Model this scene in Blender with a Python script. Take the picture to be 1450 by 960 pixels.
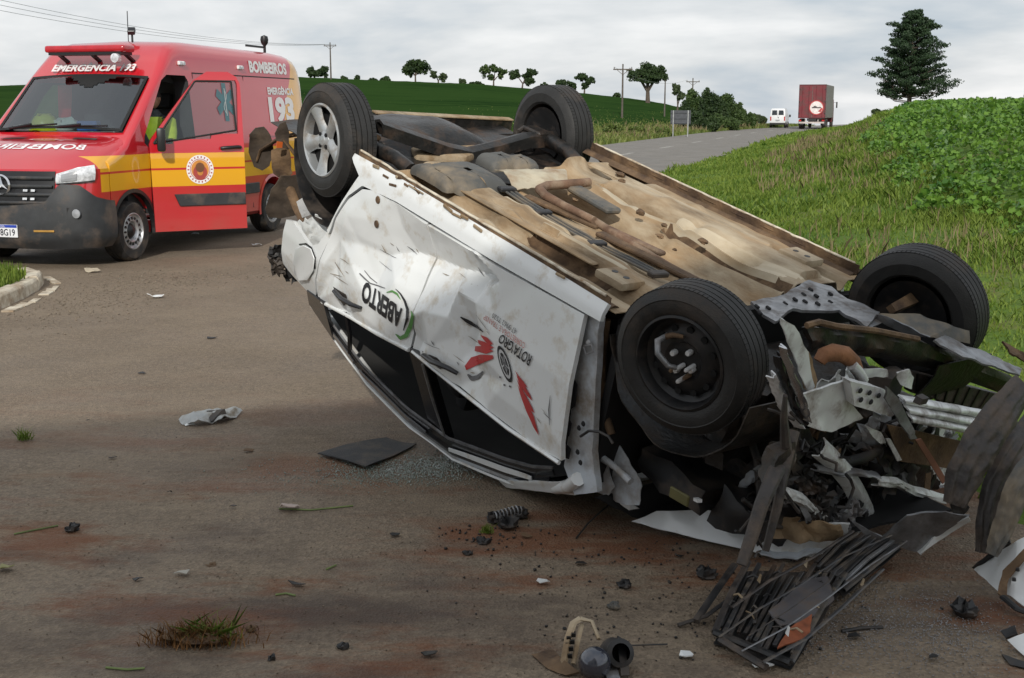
import bpy, bmesh, math, random
import numpy as np
from mathutils import Vector, Matrix, noise as mnoise
for o in list(bpy.data.objects): bpy.data.objects.remove(o)
SC = bpy.context.scene
COL = SC.collection
R = math.radians
# ---------------------------------------------------------------- camera
PITCH = 0.186; CAMH = 1.731
cam = bpy.data.cameras.new('camera'); cam.sensor_width = 36.0; cam.lens = 1715/1450*36
cam.clip_start = 0.05; cam.clip_end = 6000
camo = bpy.data.objects.new('camera', cam); COL.objects.link(camo)
camo.location = (0, 0, CAMH); camo.rotation_euler = (math.pi/2-PITCH, 0, 0)
SC.camera = camo
# ---------------------------------------------------------------- light
SUN_AZ = R(183)      # where the sun stands, clockwise from +Y (behind the camera)
SUN_EL = R(27)
W = bpy.data.worlds.new('World'); SC.world = W; W.use_nodes = True
def sky_world():
    nt = W.node_tree; N = nt.nodes; L = nt.links; N.clear()
    out = N.new('ShaderNodeOutputWorld')
    sky = N.new('ShaderNodeTexSky'); sky.sky_type = 'NISHITA'; sky.sun_disc = False
    sky.sun_elevation = SUN_EL; sky.sun_rotation = SUN_AZ
    b1 = N.new('ShaderNodeBackground'); b1.inputs[1].default_value = 0.10
    L.new(sky.outputs[0], b1.inputs[0])
    tc = N.new('ShaderNodeTexCoord'); sp = N.new('ShaderNodeSeparateXYZ'); L.new(tc.outputs['Generated'], sp.inputs[0])
    def m(op, a, b=None, c=None):
        n = N.new('ShaderNodeMath'); n.operation = op
        for i, v in enumerate((a, b, c)):
            if v is None: continue
            if isinstance(v, (int, float)): n.inputs[i].default_value = v
            else: L.new(v, n.inputs[i])
        return n.outputs[0]
    zz = m('ADD', m('MAXIMUM', sp.outputs[2], 0.0), 0.22)
    cx = m('DIVIDE', sp.outputs[0], zz); cy = m('DIVIDE', sp.outputs[1], zz)
    cb = N.new('ShaderNodeCombineXYZ'); L.new(cx, cb.inputs[0]); L.new(cy, cb.inputs[1])
    n1 = N.new('ShaderNodeTexNoise'); n1.inputs['Scale'].default_value = 0.80; n1.inputs['Detail'].default_value = 6; n1.inputs['Roughness'].default_value = .52
    n1.inputs['Distortion'].default_value = .35
    L.new(cb.outputs[0], n1.inputs['Vector'])
    n2 = N.new('ShaderNodeTexNoise'); n2.inputs['Scale'].default_value = 3.0; n2.inputs['Detail'].default_value = 5
    L.new(cb.outputs[0], n2.inputs['Vector'])
    f = m('ADD', m('MULTIPLY', n1.outputs[0], .78), m('MULTIPLY', n2.outputs[0], .22))
    cr = N.new('ShaderNodeValToRGB'); L.new(f, cr.inputs[0])
    e = cr.color_ramp.elements
    e[0].position = .39; e[0].color = (.48, .555, .635, 1)
    e[1].position = .61; e[1].color = (.98, .98, .985, 1)
    e2 = cr.color_ramp.elements.new(.50); e2.color = (.74, .765, .79, 1)
    b2 = N.new('ShaderNodeBackground'); b2.inputs[1].default_value = 1.0
    L.new(cr.outputs[0], b2.inputs[0])
    mx = N.new('ShaderNodeMixShader'); mx.inputs[0].default_value = .93
    L.new(b1.outputs[0], mx.inputs[1]); L.new(b2.outputs[0], mx.inputs[2]); L.new(mx.outputs[0], out.inputs[0])
sky_world()
sl = bpy.data.lights.new('sun', 'SUN'); sl.energy = 3.1; sl.angle = R(1.0); sl.color = (1, .955, .88)
so = bpy.data.objects.new('sun', sl); COL.objects.link(so)
_sd = Vector((math.sin(SUN_AZ)*math.cos(SUN_EL), math.cos(SUN_AZ)*math.cos(SUN_EL), math.sin(SUN_EL)))
so.rotation_euler = (-_sd).to_track_quat('-Z', 'Y').to_euler(); so.location = _sd*60
vs = SC.view_settings; vs.view_transform = 'Standard'; vs.look = 'None'; vs.exposure = 0.0; vs.gamma = 1.0; vs.use_curve_mapping = False
SC.cycles.max_bounces = 6; SC.cycles.transparent_max_bounces = 12
# ---------------------------------------------------------------- helpers
rnd = random.Random(7)
nrng = np.random.default_rng(11)
MATS = {}
def lin(c):
    return tuple(((v/255)/12.92 if v/255 <= .04045 else ((v/255+.055)/1.055)**2.4) for v in c)
def PM(name, col, rough=.55, metal=0., var=.18, scale=6., bump=0., bscale=60., dirt=None, damt=.35, dscale=4., coat=0., spec=.5, detail=5, stretch=None):
    """procedural material: base colour broken up by noise, an optional dirt colour in patches, fine relief"""
    m = bpy.data.materials.new(name); m.use_nodes = True; MATS[name] = m
    nt = m.node_tree; N = nt.nodes; L = nt.links; b = N['Principled BSDF']
    tc = N.new('ShaderNodeTexCoord'); src = tc.outputs['Object']
    if stretch:
        mp = N.new('ShaderNodeMapping'); mp.inputs['Scale'].default_value = stretch; L.new(src, mp.inputs[0]); src = mp.outputs[0]
    n = N.new('ShaderNodeTexNoise'); n.inputs['Scale'].default_value = scale; n.inputs['Detail'].default_value = detail; L.new(src, n.inputs['Vector'])
    cr = N.new('ShaderNodeValToRGB'); L.new(n.outputs[0], cr.inputs[0])
    cr.color_ramp.elements[0].position = .3; cr.color_ramp.elements[1].position = .7
    cr.color_ramp.elements[0].color = (*[max(0, c*(1-var)) for c in col], 1); cr.color_ramp.elements[1].color = (*[min(1, c*(1+var)) for c in col], 1)
    c = cr.outputs[0]
    b.inputs['Roughness'].default_value = rough; b.inputs['Metallic'].default_value = metal
    b.inputs['Specular IOR Level'].default_value = spec
    b.inputs['Coat Weight'].default_value = coat; b.inputs['Coat Roughness'].default_value = .12
    if dirt:
        n2 = N.new('ShaderNodeTexNoise'); n2.inputs['Scale'].default_value = dscale; n2.inputs['Detail'].default_value = 8; n2.inputs['Roughness'].default_value = .65; L.new(src, n2.inputs['Vector'])
        r2 = N.new('ShaderNodeValToRGB'); L.new(n2.outputs[0], r2.inputs[0])
        r2.color_ramp.elements[0].position = max(0, .62-damt*.55); r2.color_ramp.elements[1].position = min(1, .80-damt*.35)
        mx = N.new('ShaderNodeMix'); mx.data_type = 'RGBA'; L.new(r2.outputs[0], mx.inputs[0]); L.new(c, mx.inputs[6]); mx.inputs[7].default_value = (*dirt, 1)
        c = mx.outputs[2]
        ma = N.new('ShaderNodeMath'); ma.operation = 'MULTIPLY_ADD'; L.new(r2.outputs[0], ma.inputs[0]); ma.inputs[1].default_value = max(0, .9-rough)*.7; ma.inputs[2].default_value = rough
        L.new(ma.outputs[0], b.inputs['Roughness'])
        if metal:
            mm = N.new('ShaderNodeMath'); mm.operation = 'MULTIPLY_ADD'; L.new(r2.outputs[0], mm.inputs[0]); mm.inputs[1].default_value = -metal; mm.inputs[2].default_value = metal; L.new(mm.outputs[0], b.inputs['Metallic'])
    L.new(c, b.inputs['Base Color'])
    if bump:
        n3 = N.new('ShaderNodeTexNoise'); n3.inputs['Scale'].default_value = bscale; n3.inputs['Detail'].default_value = 4; L.new(src, n3.inputs['Vector'])
        bp = N.new('ShaderNodeBump'); bp.inputs['Strength'].default_value = bump; bp.inputs['Distance'].default_value = .01; L.new(n3.outputs[0], bp.inputs['Height']); L.new(bp.outputs[0], b.inputs['Normal'])
    return m
def leaf_mat(name, c1, c2, rough=.55, trans=.25):
    m = bpy.data.materials.new(name); m.use_nodes = True; MATS[name] = m
    nt = m.node_tree; N = nt.nodes; L = nt.links; b = N['Principled BSDF']
    g = N.new('ShaderNodeNewGeometry'); tc = N.new('ShaderNodeTexCoord')
    n = N.new('ShaderNodeTexNoise'); n.inputs['Scale'].default_value = .5; n.inputs['Detail'].default_value = 3; L.new(tc.outputs['Object'], n.inputs['Vector'])
    a = N.new('ShaderNodeMath'); a.operation = 'MULTIPLY_ADD'; L.new(g.outputs['Random Per Island'], a.inputs[0]); a.inputs[1].default_value = .6; L.new(n.outputs[0], a.inputs[2])
    cr = N.new('ShaderNodeValToRGB'); L.new(a.outputs[0], cr.inputs[0]); cr.color_ramp.elements[0].position = .35; cr.color_ramp.elements[1].position = 1.1 if False else 1.0
    cr.color_ramp.elements[0].color = (*c1, 1); cr.color_ramp.elements[1].color = (*c2, 1)
    L.new(cr.outputs[0], b.inputs['Base Color']); b.inputs['Roughness'].default_value = rough; b.inputs['Specular IOR Level'].default_value = .35
    if trans:
        t = N.new('ShaderNodeBsdfTranslucent'); L.new(cr.outputs[0], t.inputs[0]); mx = N.new('ShaderNodeMixShader'); mx.inputs[0].default_value = trans
        L.new(b.outputs[0], mx.inputs[1]); L.new(t.outputs[0], mx.inputs[2]); L.new(mx.outputs[0], N['Material Output'].inputs[0])
    return m
def glass_mat(name, tint=(.55, .62, .6), op=.35, rough=.05):
    m = bpy.data.materials.new(name); m.use_nodes = True; MATS[name] = m
    nt = m.node_tree; N = nt.nodes; L = nt.links; N.remove(N['Principled BSDF'])
    tr = N.new('ShaderNodeBsdfTransparent'); tr.inputs[0].default_value = (*tint, 1)
    gl = N.new('ShaderNodeBsdfGlossy'); gl.inputs['Roughness'].default_value = rough; gl.inputs[0].default_value = (.9, .95, 1, 1)
    fr = N.new('ShaderNodeFresnel'); fr.inputs[0].default_value = 1.5
    ma = N.new('ShaderNodeMath'); ma.operation = 'MULTIPLY_ADD'; L.new(fr.outputs[0], ma.inputs[0]); ma.inputs[1].default_value = .9; ma.inputs[2].default_value = op*.12
    mx = N.new('ShaderNodeMixShader'); L.new(ma.outputs[0], mx.inputs[0]); L.new(tr.outputs[0], mx.inputs[1]); L.new(gl.outputs[0], mx.inputs[2])
    L.new(mx.outputs[0], N['Material Output'].inputs[0]); return m
def tag(o, label=None, cat=None, group=None, kind=None):
    if label: o['label'] = label
    if cat: o['category'] = cat
    if group: o['group'] = group
    if kind: o['kind'] = kind
    return o
def link(name, me, mat=None, parent=None, loc=None):
    o = bpy.data.objects.new(name, me); COL.objects.link(o)
    if mat is not None and me is not None and len(me.materials) == 0: me.materials.append(mat)
    if parent is not None: o.parent = parent
    if loc is not None: o.location = loc
    return o
def thing(name, label, cat, loc=(0, 0, 0), rz=0., group=None):
    o = bpy.data.objects.new(name, None); COL.objects.link(o); o.location = loc; o.rotation_euler = (0, 0, rz); o.empty_display_size = .2
    return tag(o, label, cat, group)
def copy_tree(o, parent=None):
    c = o.copy(); COL.objects.link(c)
    if parent is not None: c.parent = parent
    for ch in list(o.children): copy_tree(ch, c)
    return c
def npmesh(name, V, F):
    """numpy verts (n,3) and faces (m,k) to a mesh"""
    me = bpy.data.meshes.new(name); n, k = F.shape
    me.vertices.add(len(V)); me.vertices.foreach_set('co', np.ascontiguousarray(V, np.float32).ravel())
    me.loops.add(n*k); me.loops.foreach_set('vertex_index', np.ascontiguousarray(F, np.int32).ravel())
    me.polygons.add(n); me.polygons.foreach_set('loop_start', np.arange(0, n*k, k, dtype=np.int32))
    me.update(calc_edges=True); return me
def fbm(x, y, z=0., o=3):
    s = 0.; a = 1.
    for i in range(o):
        s += a*mnoise.noise((x, y, z+i*7.3)); a *= .5; x *= 2.03; y *= 2.03; z *= 2.03
    return s
def thicken(bm, t):
    """give an open sheet a real thickness along its vertex normals"""
    bm.normal_update(); bm.verts.index_update(); old = list(bm.verts); of = list(bm.faces); be = [e for e in bm.edges if len(e.link_faces) == 1]
    nv = [bm.verts.new(v.co-v.normal*t) for v in old]; bm.verts.index_update()
    for f in of:
        try: bm.faces.new([nv[v.index] for v in reversed(f.verts)])
        except ValueError: pass
    for e in be:
        l = e.link_loops[0]; a, b = l.vert, l.link_loop_next.vert
        try: bm.faces.new([b, a, nv[a.index], nv[b.index]])
        except ValueError: pass
class MB:
    """collects shapes, build() links them as one mesh object"""
    def __init__(s): s.v = []; s.f = []
    def add(s, vs, fs):
        b = len(s.v); s.v += [tuple(v) for v in vs]; s.f += [tuple(b+i for i in f) for f in fs]; return s
    def box(s, c, d, rot=None):
        x, y, z = d[0]/2, d[1]/2, d[2]/2; c = Vector(c)
        vs = [Vector(p) for p in ((-x,-y,-z),(x,-y,-z),(x,y,-z),(-x,y,-z),(-x,-y,z),(x,-y,z),(x,y,z),(-x,y,z))]
        if rot is not None:
            M = rot if isinstance(rot, Matrix) else Matrix.Rotation(rot[2],3,'Z') @ Matrix.Rotation(rot[1],3,'Y') @ Matrix.Rotation(rot[0],3,'X')
            vs = [M @ v for v in vs]
        return s.add([v+c for v in vs], [(0,3,2,1),(4,5,6,7),(0,1,5,4),(1,2,6,5),(2,3,7,6),(3,0,4,7)])
    def bar(s, a, b, w, h, up=(0,0,1)):
        a = Vector(a); b = Vector(b); d = b-a; l = d.length; d.normalize(); u = Vector(up)
        x = d.cross(u)
        if x.length < 1e-4: x = d.cross(Vector((1,0,0)))
        x.normalize(); u = x.cross(d)
        M = Matrix((x, d, u)).transposed()
        return s.box((a+b)/2, (w, l, h), M)
    def tube(s, path, r, n=8, cap=True, flat=None):
        P = [Vector(p) for p in path]; rs = r if isinstance(r, (list, tuple)) else [r]*len(P)
        vs = []; up = Vector((0,0,1)); prev = None
        for i, p in enumerate(P):
            d = (P[min(i+1, len(P)-1)]-P[max(i-1, 0)])
            if d.length < 1e-9: d = Vector((0,0,1))
            d.normalize()
            if prev is None:
                x = d.cross(up)
                if x.length < .05: x = d.cross(Vector((1,0,0)))
            else: x = prev - d*prev.dot(d)
            x.normalize(); prev = x; y = d.cross(x)
            for k in range(n):
                t = 2*math.pi*k/n; vs.append(p + x*math.cos(t)*rs[i] + y*math.sin(t)*rs[i]*(flat or 1))
        fs = []
        for i in range(len(P)-1):
            for k in range(n):
                fs.append((i*n+k, i*n+(k+1) % n, (i+1)*n+(k+1) % n, (i+1)*n+k))
        if cap: fs.append(tuple(range(n-1, -1, -1))); fs.append(tuple((len(P)-1)*n+k for k in range(n)))
        return s.add(vs, fs)
    def lathe(s, prof, c=(0,0,0), axis='Y', n=32, closed=False):
        """prof: (radius, along-axis)"""
        c = Vector(c); vs = []
        for r, a in prof:
            for k in range(n):
                t = 2*math.pi*k/n; u, w = r*math.cos(t), r*math.sin(t)
                vs.append(c + Vector({'Y': (u, a, w), 'X': (a, u, w), 'Z': (u, w, a)}[axis]))
        fs = []; m = len(prof)
        for i in range(m if closed else m-1):
            j = (i+1) % m
            for k in range(n): fs.append((i*n+k, i*n+(k+1) % n, j*n+(k+1) % n, j*n+k))
        return s.add(vs, fs)
    def grid(s, fn, nu, nv, keep=None):
        vs = [fn(i/nu, j/nv) for i in range(nu+1) for j in range(nv+1)]
        fs = [(i*(nv+1)+j, (i+1)*(nv+1)+j, (i+1)*(nv+1)+j+1, i*(nv+1)+j+1) for i in range(nu) for j in range(nv) if keep is None or keep((i+.5)/nu, (j+.5)/nv)]
        return s.add(vs, fs)
    def prism(s, poly, off):
        """closed 3D outline swept by the vector off"""
        n = len(poly); P = [Vector(p) for p in poly]; o = Vector(off)
        return s.add(P+[p+o for p in P], [tuple(range(n-1,-1,-1)), tuple(range(n, 2*n))]+[(i, (i+1) % n, n+(i+1) % n, n+i) for i in range(n)])
    def build(s, name, mat, parent=None, smooth=None, thick=0., bevel=0., seg=1, loc=None, warp=None, sub=0, label=None, center=0.):
        bm = bmesh.new(); vv = [bm.verts.new(v) for v in s.v]
        for f in s.f:
            try: bm.faces.new([vv[i] for i in f])
            except ValueError: pass
        if thick:
            bmesh.ops.recalc_face_normals(bm, faces=bm.faces)
            thicken(bm, thick)
        else: bmesh.ops.recalc_face_normals(bm, faces=bm.faces)
        if sub: bmesh.ops.subdivide_edges(bm, edges=bm.edges[:], cuts=sub, use_grid_fill=True)
        if bevel:
            bm.normal_update()
            es = [e for e in bm.edges if len(e.link_faces) == 2 and e.calc_face_angle(0) > .5]
            bmesh.ops.bevel(bm, geom=es, offset=bevel, segments=seg, affect='EDGES', profile=.6, clamp_overlap=True)
        if warp:
            for v in bm.verts: v.co = warp(v.co)
        bm.normal_update()
        me = bpy.data.meshes.new(name); bm.to_mesh(me); bm.free()
        if smooth:
            me.polygons.foreach_set('use_smooth', [True]*len(me.polygons)); me.set_sharp_from_angle(angle=R(smooth))
        o = link(name, me, mat, parent, loc)
        if label: o['label'] = label
        return o
def bool_cut(o, cutters):
    """cut meshes away from o (exact boolean, applied)"""
    dg = bpy.context.evaluated_depsgraph_get()
    for c in cutters:
        md = o.modifiers.new('cut', 'BOOLEAN'); md.operation = 'DIFFERENCE'; md.solver = 'EXACT'; md.object = c
    bpy.context.view_layer.update(); dg = bpy.context.evaluated_depsgraph_get()
    me = bpy.data.meshes.new_from_object(o.evaluated_get(dg))
    o.modifiers.clear(); old = o.data; nm = old.name; o.data = me; bpy.data.meshes.remove(old); me.name = nm
    for c in cutters:
        d = c.data; bpy.data.objects.remove(c); bpy.data.meshes.remove(d)
def text_mesh(txt, size=1., bold=0., spacing=1., shear=0.):
    """flat mesh of lettering in XY as (verts, faces)"""
    cu = bpy.data.curves.new('t', 'FONT'); cu.body = txt; cu.size = size; cu.offset = bold; cu.align_x = 'CENTER'; cu.align_y = 'CENTER'; cu.space_character = spacing; cu.shear = shear; cu.resolution_u = 3
    o = bpy.data.objects.new('t', cu); COL.objects.link(o); bpy.context.view_layer.update()
    me = bpy.data.meshes.new_from_object(o.evaluated_get(bpy.context.evaluated_depsgraph_get()))
    V = [tuple(v.co) for v in me.vertices]; F = [tuple(p.vertices) for p in me.polygons]
    bpy.data.objects.remove(o); bpy.data.curves.remove(cu); bpy.data.meshes.remove(me)
    return V, F
def lettering(name, txt, fn, mat, parent, width=None, height=1., bold=0., sub=0, mirror=False, spacing=1., shear=0., label=None):
    """lettering laid on a surface: fn maps (u, v), u in +-width/2 and v in +-height/2, to a point"""
    V, F = text_mesh(txt, 1., bold, spacing, shear)
    x0 = min(v[0] for v in V); x1 = max(v[0] for v in V); y0 = min(v[1] for v in V); y1 = max(v[1] for v in V)
    sy = height/(y1-y0); sx = sy if width is None else width/(x1-x0); mxx = (x0+x1)/2; my = (y0+y1)/2
    bm = bmesh.new(); vv = [bm.verts.new(((v[0]-mxx)*sx*(-1 if mirror else 1), (v[1]-my)*sy, 0)) for v in V]
    for f in F:
        try: bm.faces.new([vv[i] for i in f])
        except ValueError: pass
    if sub:
        bmesh.ops.triangulate(bm, faces=bm.faces[:])
        for _ in range(sub):
            bmesh.ops.subdivide_edges(bm, edges=[e for e in bm.edges if e.calc_length() > height*.25], cuts=1, use_grid_fill=False)
            bmesh.ops.triangulate(bm, faces=bm.faces[:])
    for v in bm.verts: v.co = fn(v.co.x, v.co.y)
    me = bpy.data.meshes.new(name); bm.to_mesh(me); bm.free()
    o = link(name, me, mat, parent)
    if label: o['label'] = label
    return o
def sstep(a, b, x):
    t = np.clip((x-a)/(b-a), 0, 1); return t*t*(3-2*t)
def shard_mesh(pts, thick, amp, seed, cuts=2, sc=9., holes=()):
    bm = bmesh.new(); f = bm.faces.new([bm.verts.new(p) for p in pts]); f.normal_update(); n = f.normal.copy()
    bmesh.ops.triangulate(bm, faces=bm.faces[:])
    for _ in range(cuts):
        bmesh.ops.subdivide_edges(bm, edges=[e for e in bm.edges if e.calc_length() > .035], cuts=1, use_grid_fill=False); bmesh.ops.triangulate(bm, faces=bm.faces[:])
    for v in bm.verts:
        c = v.co; r_ = 1-2*abs(mnoise.noise((c.x*sc, c.y*sc, c.z*sc+seed))); r2 = mnoise.noise((c.x*sc*2.7, c.y*sc*2.7, c.z*sc*2.7+seed))
        v.co = c+n*amp*(r_*.8+r2*.5)+Vector((mnoise.noise((c.y*20, c.z*20, seed)), mnoise.noise((c.x*20, c.z*20, seed)), 0))*amp*.5
    bmesh.ops.recalc_face_normals(bm, faces=bm.faces)
    thicken(bm, thick); bm.normal_update()
    return bm
# ---------------------------------------------------------------- the setting
def edge_x(y):        # where the asphalt ends on the right
    return np.interp(y, [-6, 1, 3, 5, 10, 20, 33, 60, 90, 109.7, 125, 140, 175], [9, 4.6, 2.75, 2.12, 1.9, 2.15, 3.83, 11.66, 20.4, 26.2+.6, 33.3, 40, 60])
def left_x(y):        # left edge of the main road
    y = np.asarray(y, float); return 4.36+.298*(y-62.5)+.0020*np.maximum(y-92, 0)**2
def crop_s(y):        # how far right of the asphalt the crop begins
    return np.interp(y, [0, 8, 13, 17, 25, 54, 120], [2.9, 2.9, 3.1, 3.7, 5.0, 6.2, 7.2])
def ridge_z(a):       # height of the hill's ridge for a bearing x/y
    return np.interp(a, [-3, -.6, -.423, -.178, -.143, -.03, .06, .125, .17, .21, .26, 3], [4, 5, 5.6, 7.5, 7.2, 6.3, 4.6, 2.9, 1.6, .0, -3, -6])
def Gz(x, y):
    x = np.asarray(x, float); y = np.asarray(y, float)
    r = np.hypot(x, y); a = x/np.maximum(y, 1e-3); a = np.where(y <= 1, np.where(x < 0, -3, 3), a)
    s = x-edge_x(np.clip(y, -6, 175))
    near = sstep(0, 1, (y+2)/6)
    bank = .32*sstep(0.1, 3.4, s)+1.25*sstep(2.6, 9.5, s)*sstep(0, 14, y)+np.clip(y-35, 0, 95)*.0075*sstep(3, 11, s)
    bank = bank*(1-sstep(118, 190, y))
    lf = left_x(np.clip(y, -200, 175))-x
    hill = ridge_z(a)*sstep(75, 235, r)*sstep(1, 22, lf)*(y > 0)
    brow = -14*sstep(138, 420, r)*sstep(.10, .24, a)
    far = -16*sstep(290, 800, r)
    return bank*(s > 0)+hill+brow+far+.10*sstep(0, 2, lf)*sstep(0, 6, y-20)
def grass_ground_mat():
    m = bpy.data.materials.new('verge_ground'); m.use_nodes = True
    nt = m.node_tree; N = nt.nodes; L = nt.links; b = N['Principled BSDF']; b.inputs['Roughness'].default_value = .9; b.inputs['Specular IOR Level'].default_value = .2
    tc = N.new('ShaderNodeTexCoord')
    n = N.new('ShaderNodeTexNoise'); n.inputs['Scale'].default_value = .7; n.inputs['Detail'].default_value = 9; n.inputs['Roughness'].default_value = .65; L.new(tc.outputs['Object'], n.inputs[0])
    cr = N.new('ShaderNodeValToRGB'); L.new(n.outputs[0], cr.inputs[0]); e = cr.color_ramp.elements
    e[0].position = .34; e[0].color = (.05, .11, .012, 1); e[1].position = .72; e[1].color = (.17, .135, .06, 1)
    x = e.new(.54); x.color = (.095, .155, .022, 1)
    L.new(cr.outputs[0], b.inputs[0])
    n2 = N.new('ShaderNodeTexNoise'); n2.inputs['Scale'].default_value = 14; n2.inputs['Detail'].default_value = 5; L.new(tc.outputs['Object'], n2.inputs[0])
    bp = N.new('ShaderNodeBump'); bp.inputs['Strength'].default_value = .9; bp.inputs['Distance'].default_value = .05; L.new(n2.outputs[0], bp.inputs['Height']); L.new(bp.outputs[0], b.inputs['Normal'])
    return m
def ground_sheet():
    th = np.concatenate([np.linspace(-180, -26, 60, endpoint=False), np.linspace(-26, 34, 200, endpoint=False), np.linspace(34, 180, 60, endpoint=False)])*math.pi/180
    rr = np.concatenate([[0.01], np.geomspace(1.2, 900, 190)])
    T, Q = np.meshgrid(th, rr, indexing='ij'); X = Q*np.sin(T); Y = Q*np.cos(T); Z = Gz(X, Y)-.012
    nt_, nr = T.shape; V = np.stack([X, Y, Z], -1).reshape(-1, 3)
    i, j = np.meshgrid(np.arange(nt_), np.arange(nr-1), indexing='ij'); k = (i+1) % nt_
    F = np.stack([i*nr+j, i*nr+j+1, k*nr+j+1, k*nr+j], -1).reshape(-1, 4)
    me = npmesh('ground', V, F[:, ::-1]); me.polygons.foreach_set('use_smooth', [True]*len(me.polygons))
    return tag(link('ground', me, grass_ground_mat()), kind='structure')
ground_sheet()
def asphalt_mat(name, c, dust, near_dirt):
    m = bpy.data.materials.new(name); m.use_nodes = True
    nt = m.node_tree; N = nt.nodes; L = nt.links; b = N['Principled BSDF']
    tc = N.new('ShaderNodeTexCoord'); P = tc.outputs['Object']; sp = N.new('ShaderNodeSeparateXYZ'); L.new(P, sp.inputs[0])
    def noise(sc, det=5, rough=.55, st=None):
        n = N.new('ShaderNodeTexNoise'); n.inputs['Scale'].default_value = sc; n.inputs['Detail'].default_value = det; n.inputs['Roughness'].default_value = rough
        if st:
            mp = N.new('ShaderNodeMapping'); mp.inputs['Scale'].default_value = st[:3]; mp.inputs['Rotation'].default_value[2] = st[3]; L.new(P, mp.inputs[0]); L.new(mp.outputs[0], n.inputs[0])
        else: L.new(P, n.inputs[0])
        return n.outputs[0]
    def ramp(f, *st):
        r = N.new('ShaderNodeValToRGB'); L.new(f, r.inputs[0]); e = r.color_ramp.elements
        for i, (p, col) in enumerate(st):
            q = e[i] if i < 2 else e.new(p); q.position = p; q.color = (*col, 1) if isinstance(col, tuple) else (col, col, col, 1)
        return r.outputs[0]
    def mix(f, a, bb, bt='MIX'):
        n = N.new('ShaderNodeMix'); n.data_type = 'RGBA'; n.blend_type = bt
        for s_, v in ((0, f), (6, a), (7, bb)):
            if isinstance(v, tuple): n.inputs[s_].default_value = (*v, 1)
            elif isinstance(v, float): n.inputs[s_].default_value = v
            else: L.new(v, n.inputs[s_])
        return n.outputs[2]
    def mul(a, bb):
        n = N.new('ShaderNodeMath'); n.operation = 'MULTIPLY'
        for i, v in enumerate((a, bb)):
            if isinstance(v, float): n.inputs[i].default_value = v
            else: L.new(v, n.inputs[i])
        return n.outputs[0]
    base = ramp(noise(.55, 9, .7), (.3, tuple(v*.86 for v in c)), (.72, tuple(v*1.14 for v in c)))
    vo = N.new('ShaderNodeTexVoronoi'); vo.inputs['Scale'].default_value = 95; L.new(P, vo.inputs[0])
    agg = ramp(vo.outputs['Color'], (0., .70), (1., 1.32))
    base = mix(1.0, base, agg, 'MULTIPLY')
    grain = ramp(noise(24, 9, .78), (.28, .68), (.74, 1.30)); base = mix(1.0, base, grain, 'MULTIPLY')
    base = mix(mul(ramp(noise(1.4, 11, .74, (.75, 1., 1., .5)), (.48, 0.), (.66, 1.)), .55), base, dust)
    if near_dirt:
        mr = N.new('ShaderNodeMapRange'); mr.inputs[1].default_value = 8.0; mr.inputs[2].default_value = 4.2; L.new(sp.outputs[1], mr.inputs[0])
        f = ramp(noise(1.25, 11, .72, (.50, 1.15, 1., .10)), (.49, 0.), (.59, 1.))
        base = mix(mul(mul(f, mr.outputs[0]), .95), base, (.165, .062, .026))
        f2 = ramp(noise(1.7, 11, .75, (.55, 1.3, 1., -.2)), (.54, 0.), (.66, 1.))
        base = mix(mul(mul(f2, mr.outputs[0]), .8), base, (.30, .24, .165))
        f3 = ramp(noise(.9, 9, .68, (.5, 1.1, 1., .35)), (.50, 0.), (.64, 1.))
        base = mix(mul(mul(f3, mr.outputs[0]), .85), base, (.070, .050, .040))
    L.new(base, b.inputs['Base Color'])
    L.new(ramp(noise(1.3, 6), (.35, .62), (.65, .9)), b.inputs['Roughness']); b.inputs['Specular IOR Level'].default_value = .35
    ad = N.new('ShaderNodeMath'); ad.operation = 'ADD'; L.new(vo.outputs['Distance'], ad.inputs[0]); L.new(noise(50, 5, .7), ad.inputs[1])
    bp = N.new('ShaderNodeBump'); bp.inputs['Strength'].default_value = .55; bp.inputs['Distance'].default_value = .012; L.new(ad.outputs[0], bp.inputs['Height']); L.new(bp.outputs[0], b.inputs['Normal'])
    return m
def strip(name, ys, lx, rx, z, mat, kind='structure', nx=6, jit=0.):
    V = []; F = []
    for k, y in enumerate(ys):
        a, b_ = float(lx(y)), float(rx(y))
        for i in range(nx+1):
            t = i/nx; x = a+(b_-a)*t
            if jit and i == nx: x += jit*fbm(y*.9, 3.1)+jit*.5*fbm(y*4.1, 8)
            if jit and i == 0: x += jit*fbm(y*.8, 13.1)
            V.append((x, y, z))
    for k in range(len(ys)-1):
        for i in range(nx):
            q = k*(nx+1)+i; F.append((q, q+1, q+nx+2, q+nx+1))
    me = bpy.data.meshes.new(name); me.from_pydata(V, [], F); me.update()
    return tag(link(name, me, mat), kind=kind)
A_JUNC = asphalt_mat('asphalt_junction', (.200, .155, .110), (.265, .208, .148), True)
A_ROAD = asphalt_mat('asphalt_main_road', (.20, .185, .165), (.26, .225, .185), False)
ysn = list(np.linspace(-8, 30, 300))+list(np.linspace(30.4, 60, 90))
strip('junction_pavement', ysn, lambda y: -26., lambda y: min(float(edge_x(y)), 12), .0, A_JUNC, jit=.16)
ysm = list(np.linspace(24, 60, 90))+list(np.linspace(60.6, 174, 130))
strip('main_road', ysm, lambda y: left_x(y), lambda y: edge_x(y) if y > 33 else left_x(y)+7.85, .004, A_ROAD, jit=.10)
PAINT = PM('worn_road_paint', (.55, .53, .48), .8, var=.3, scale=25, dirt=(.2, .185, .165), damt=.5, dscale=9)
def lane_line(off, y0, y1, w=.11):
    ys = np.linspace(y0, y1, max(3, int((y1-y0)/1.5)))
    return strip('lane_marking', list(ys), lambda y: left_x(y)+off-w, lambda y: left_x(y)+off+w, .008, PAINT, nx=1)
for k in range(9): lane_line(4.0, 38+k*10, 41.5+k*10)
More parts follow.
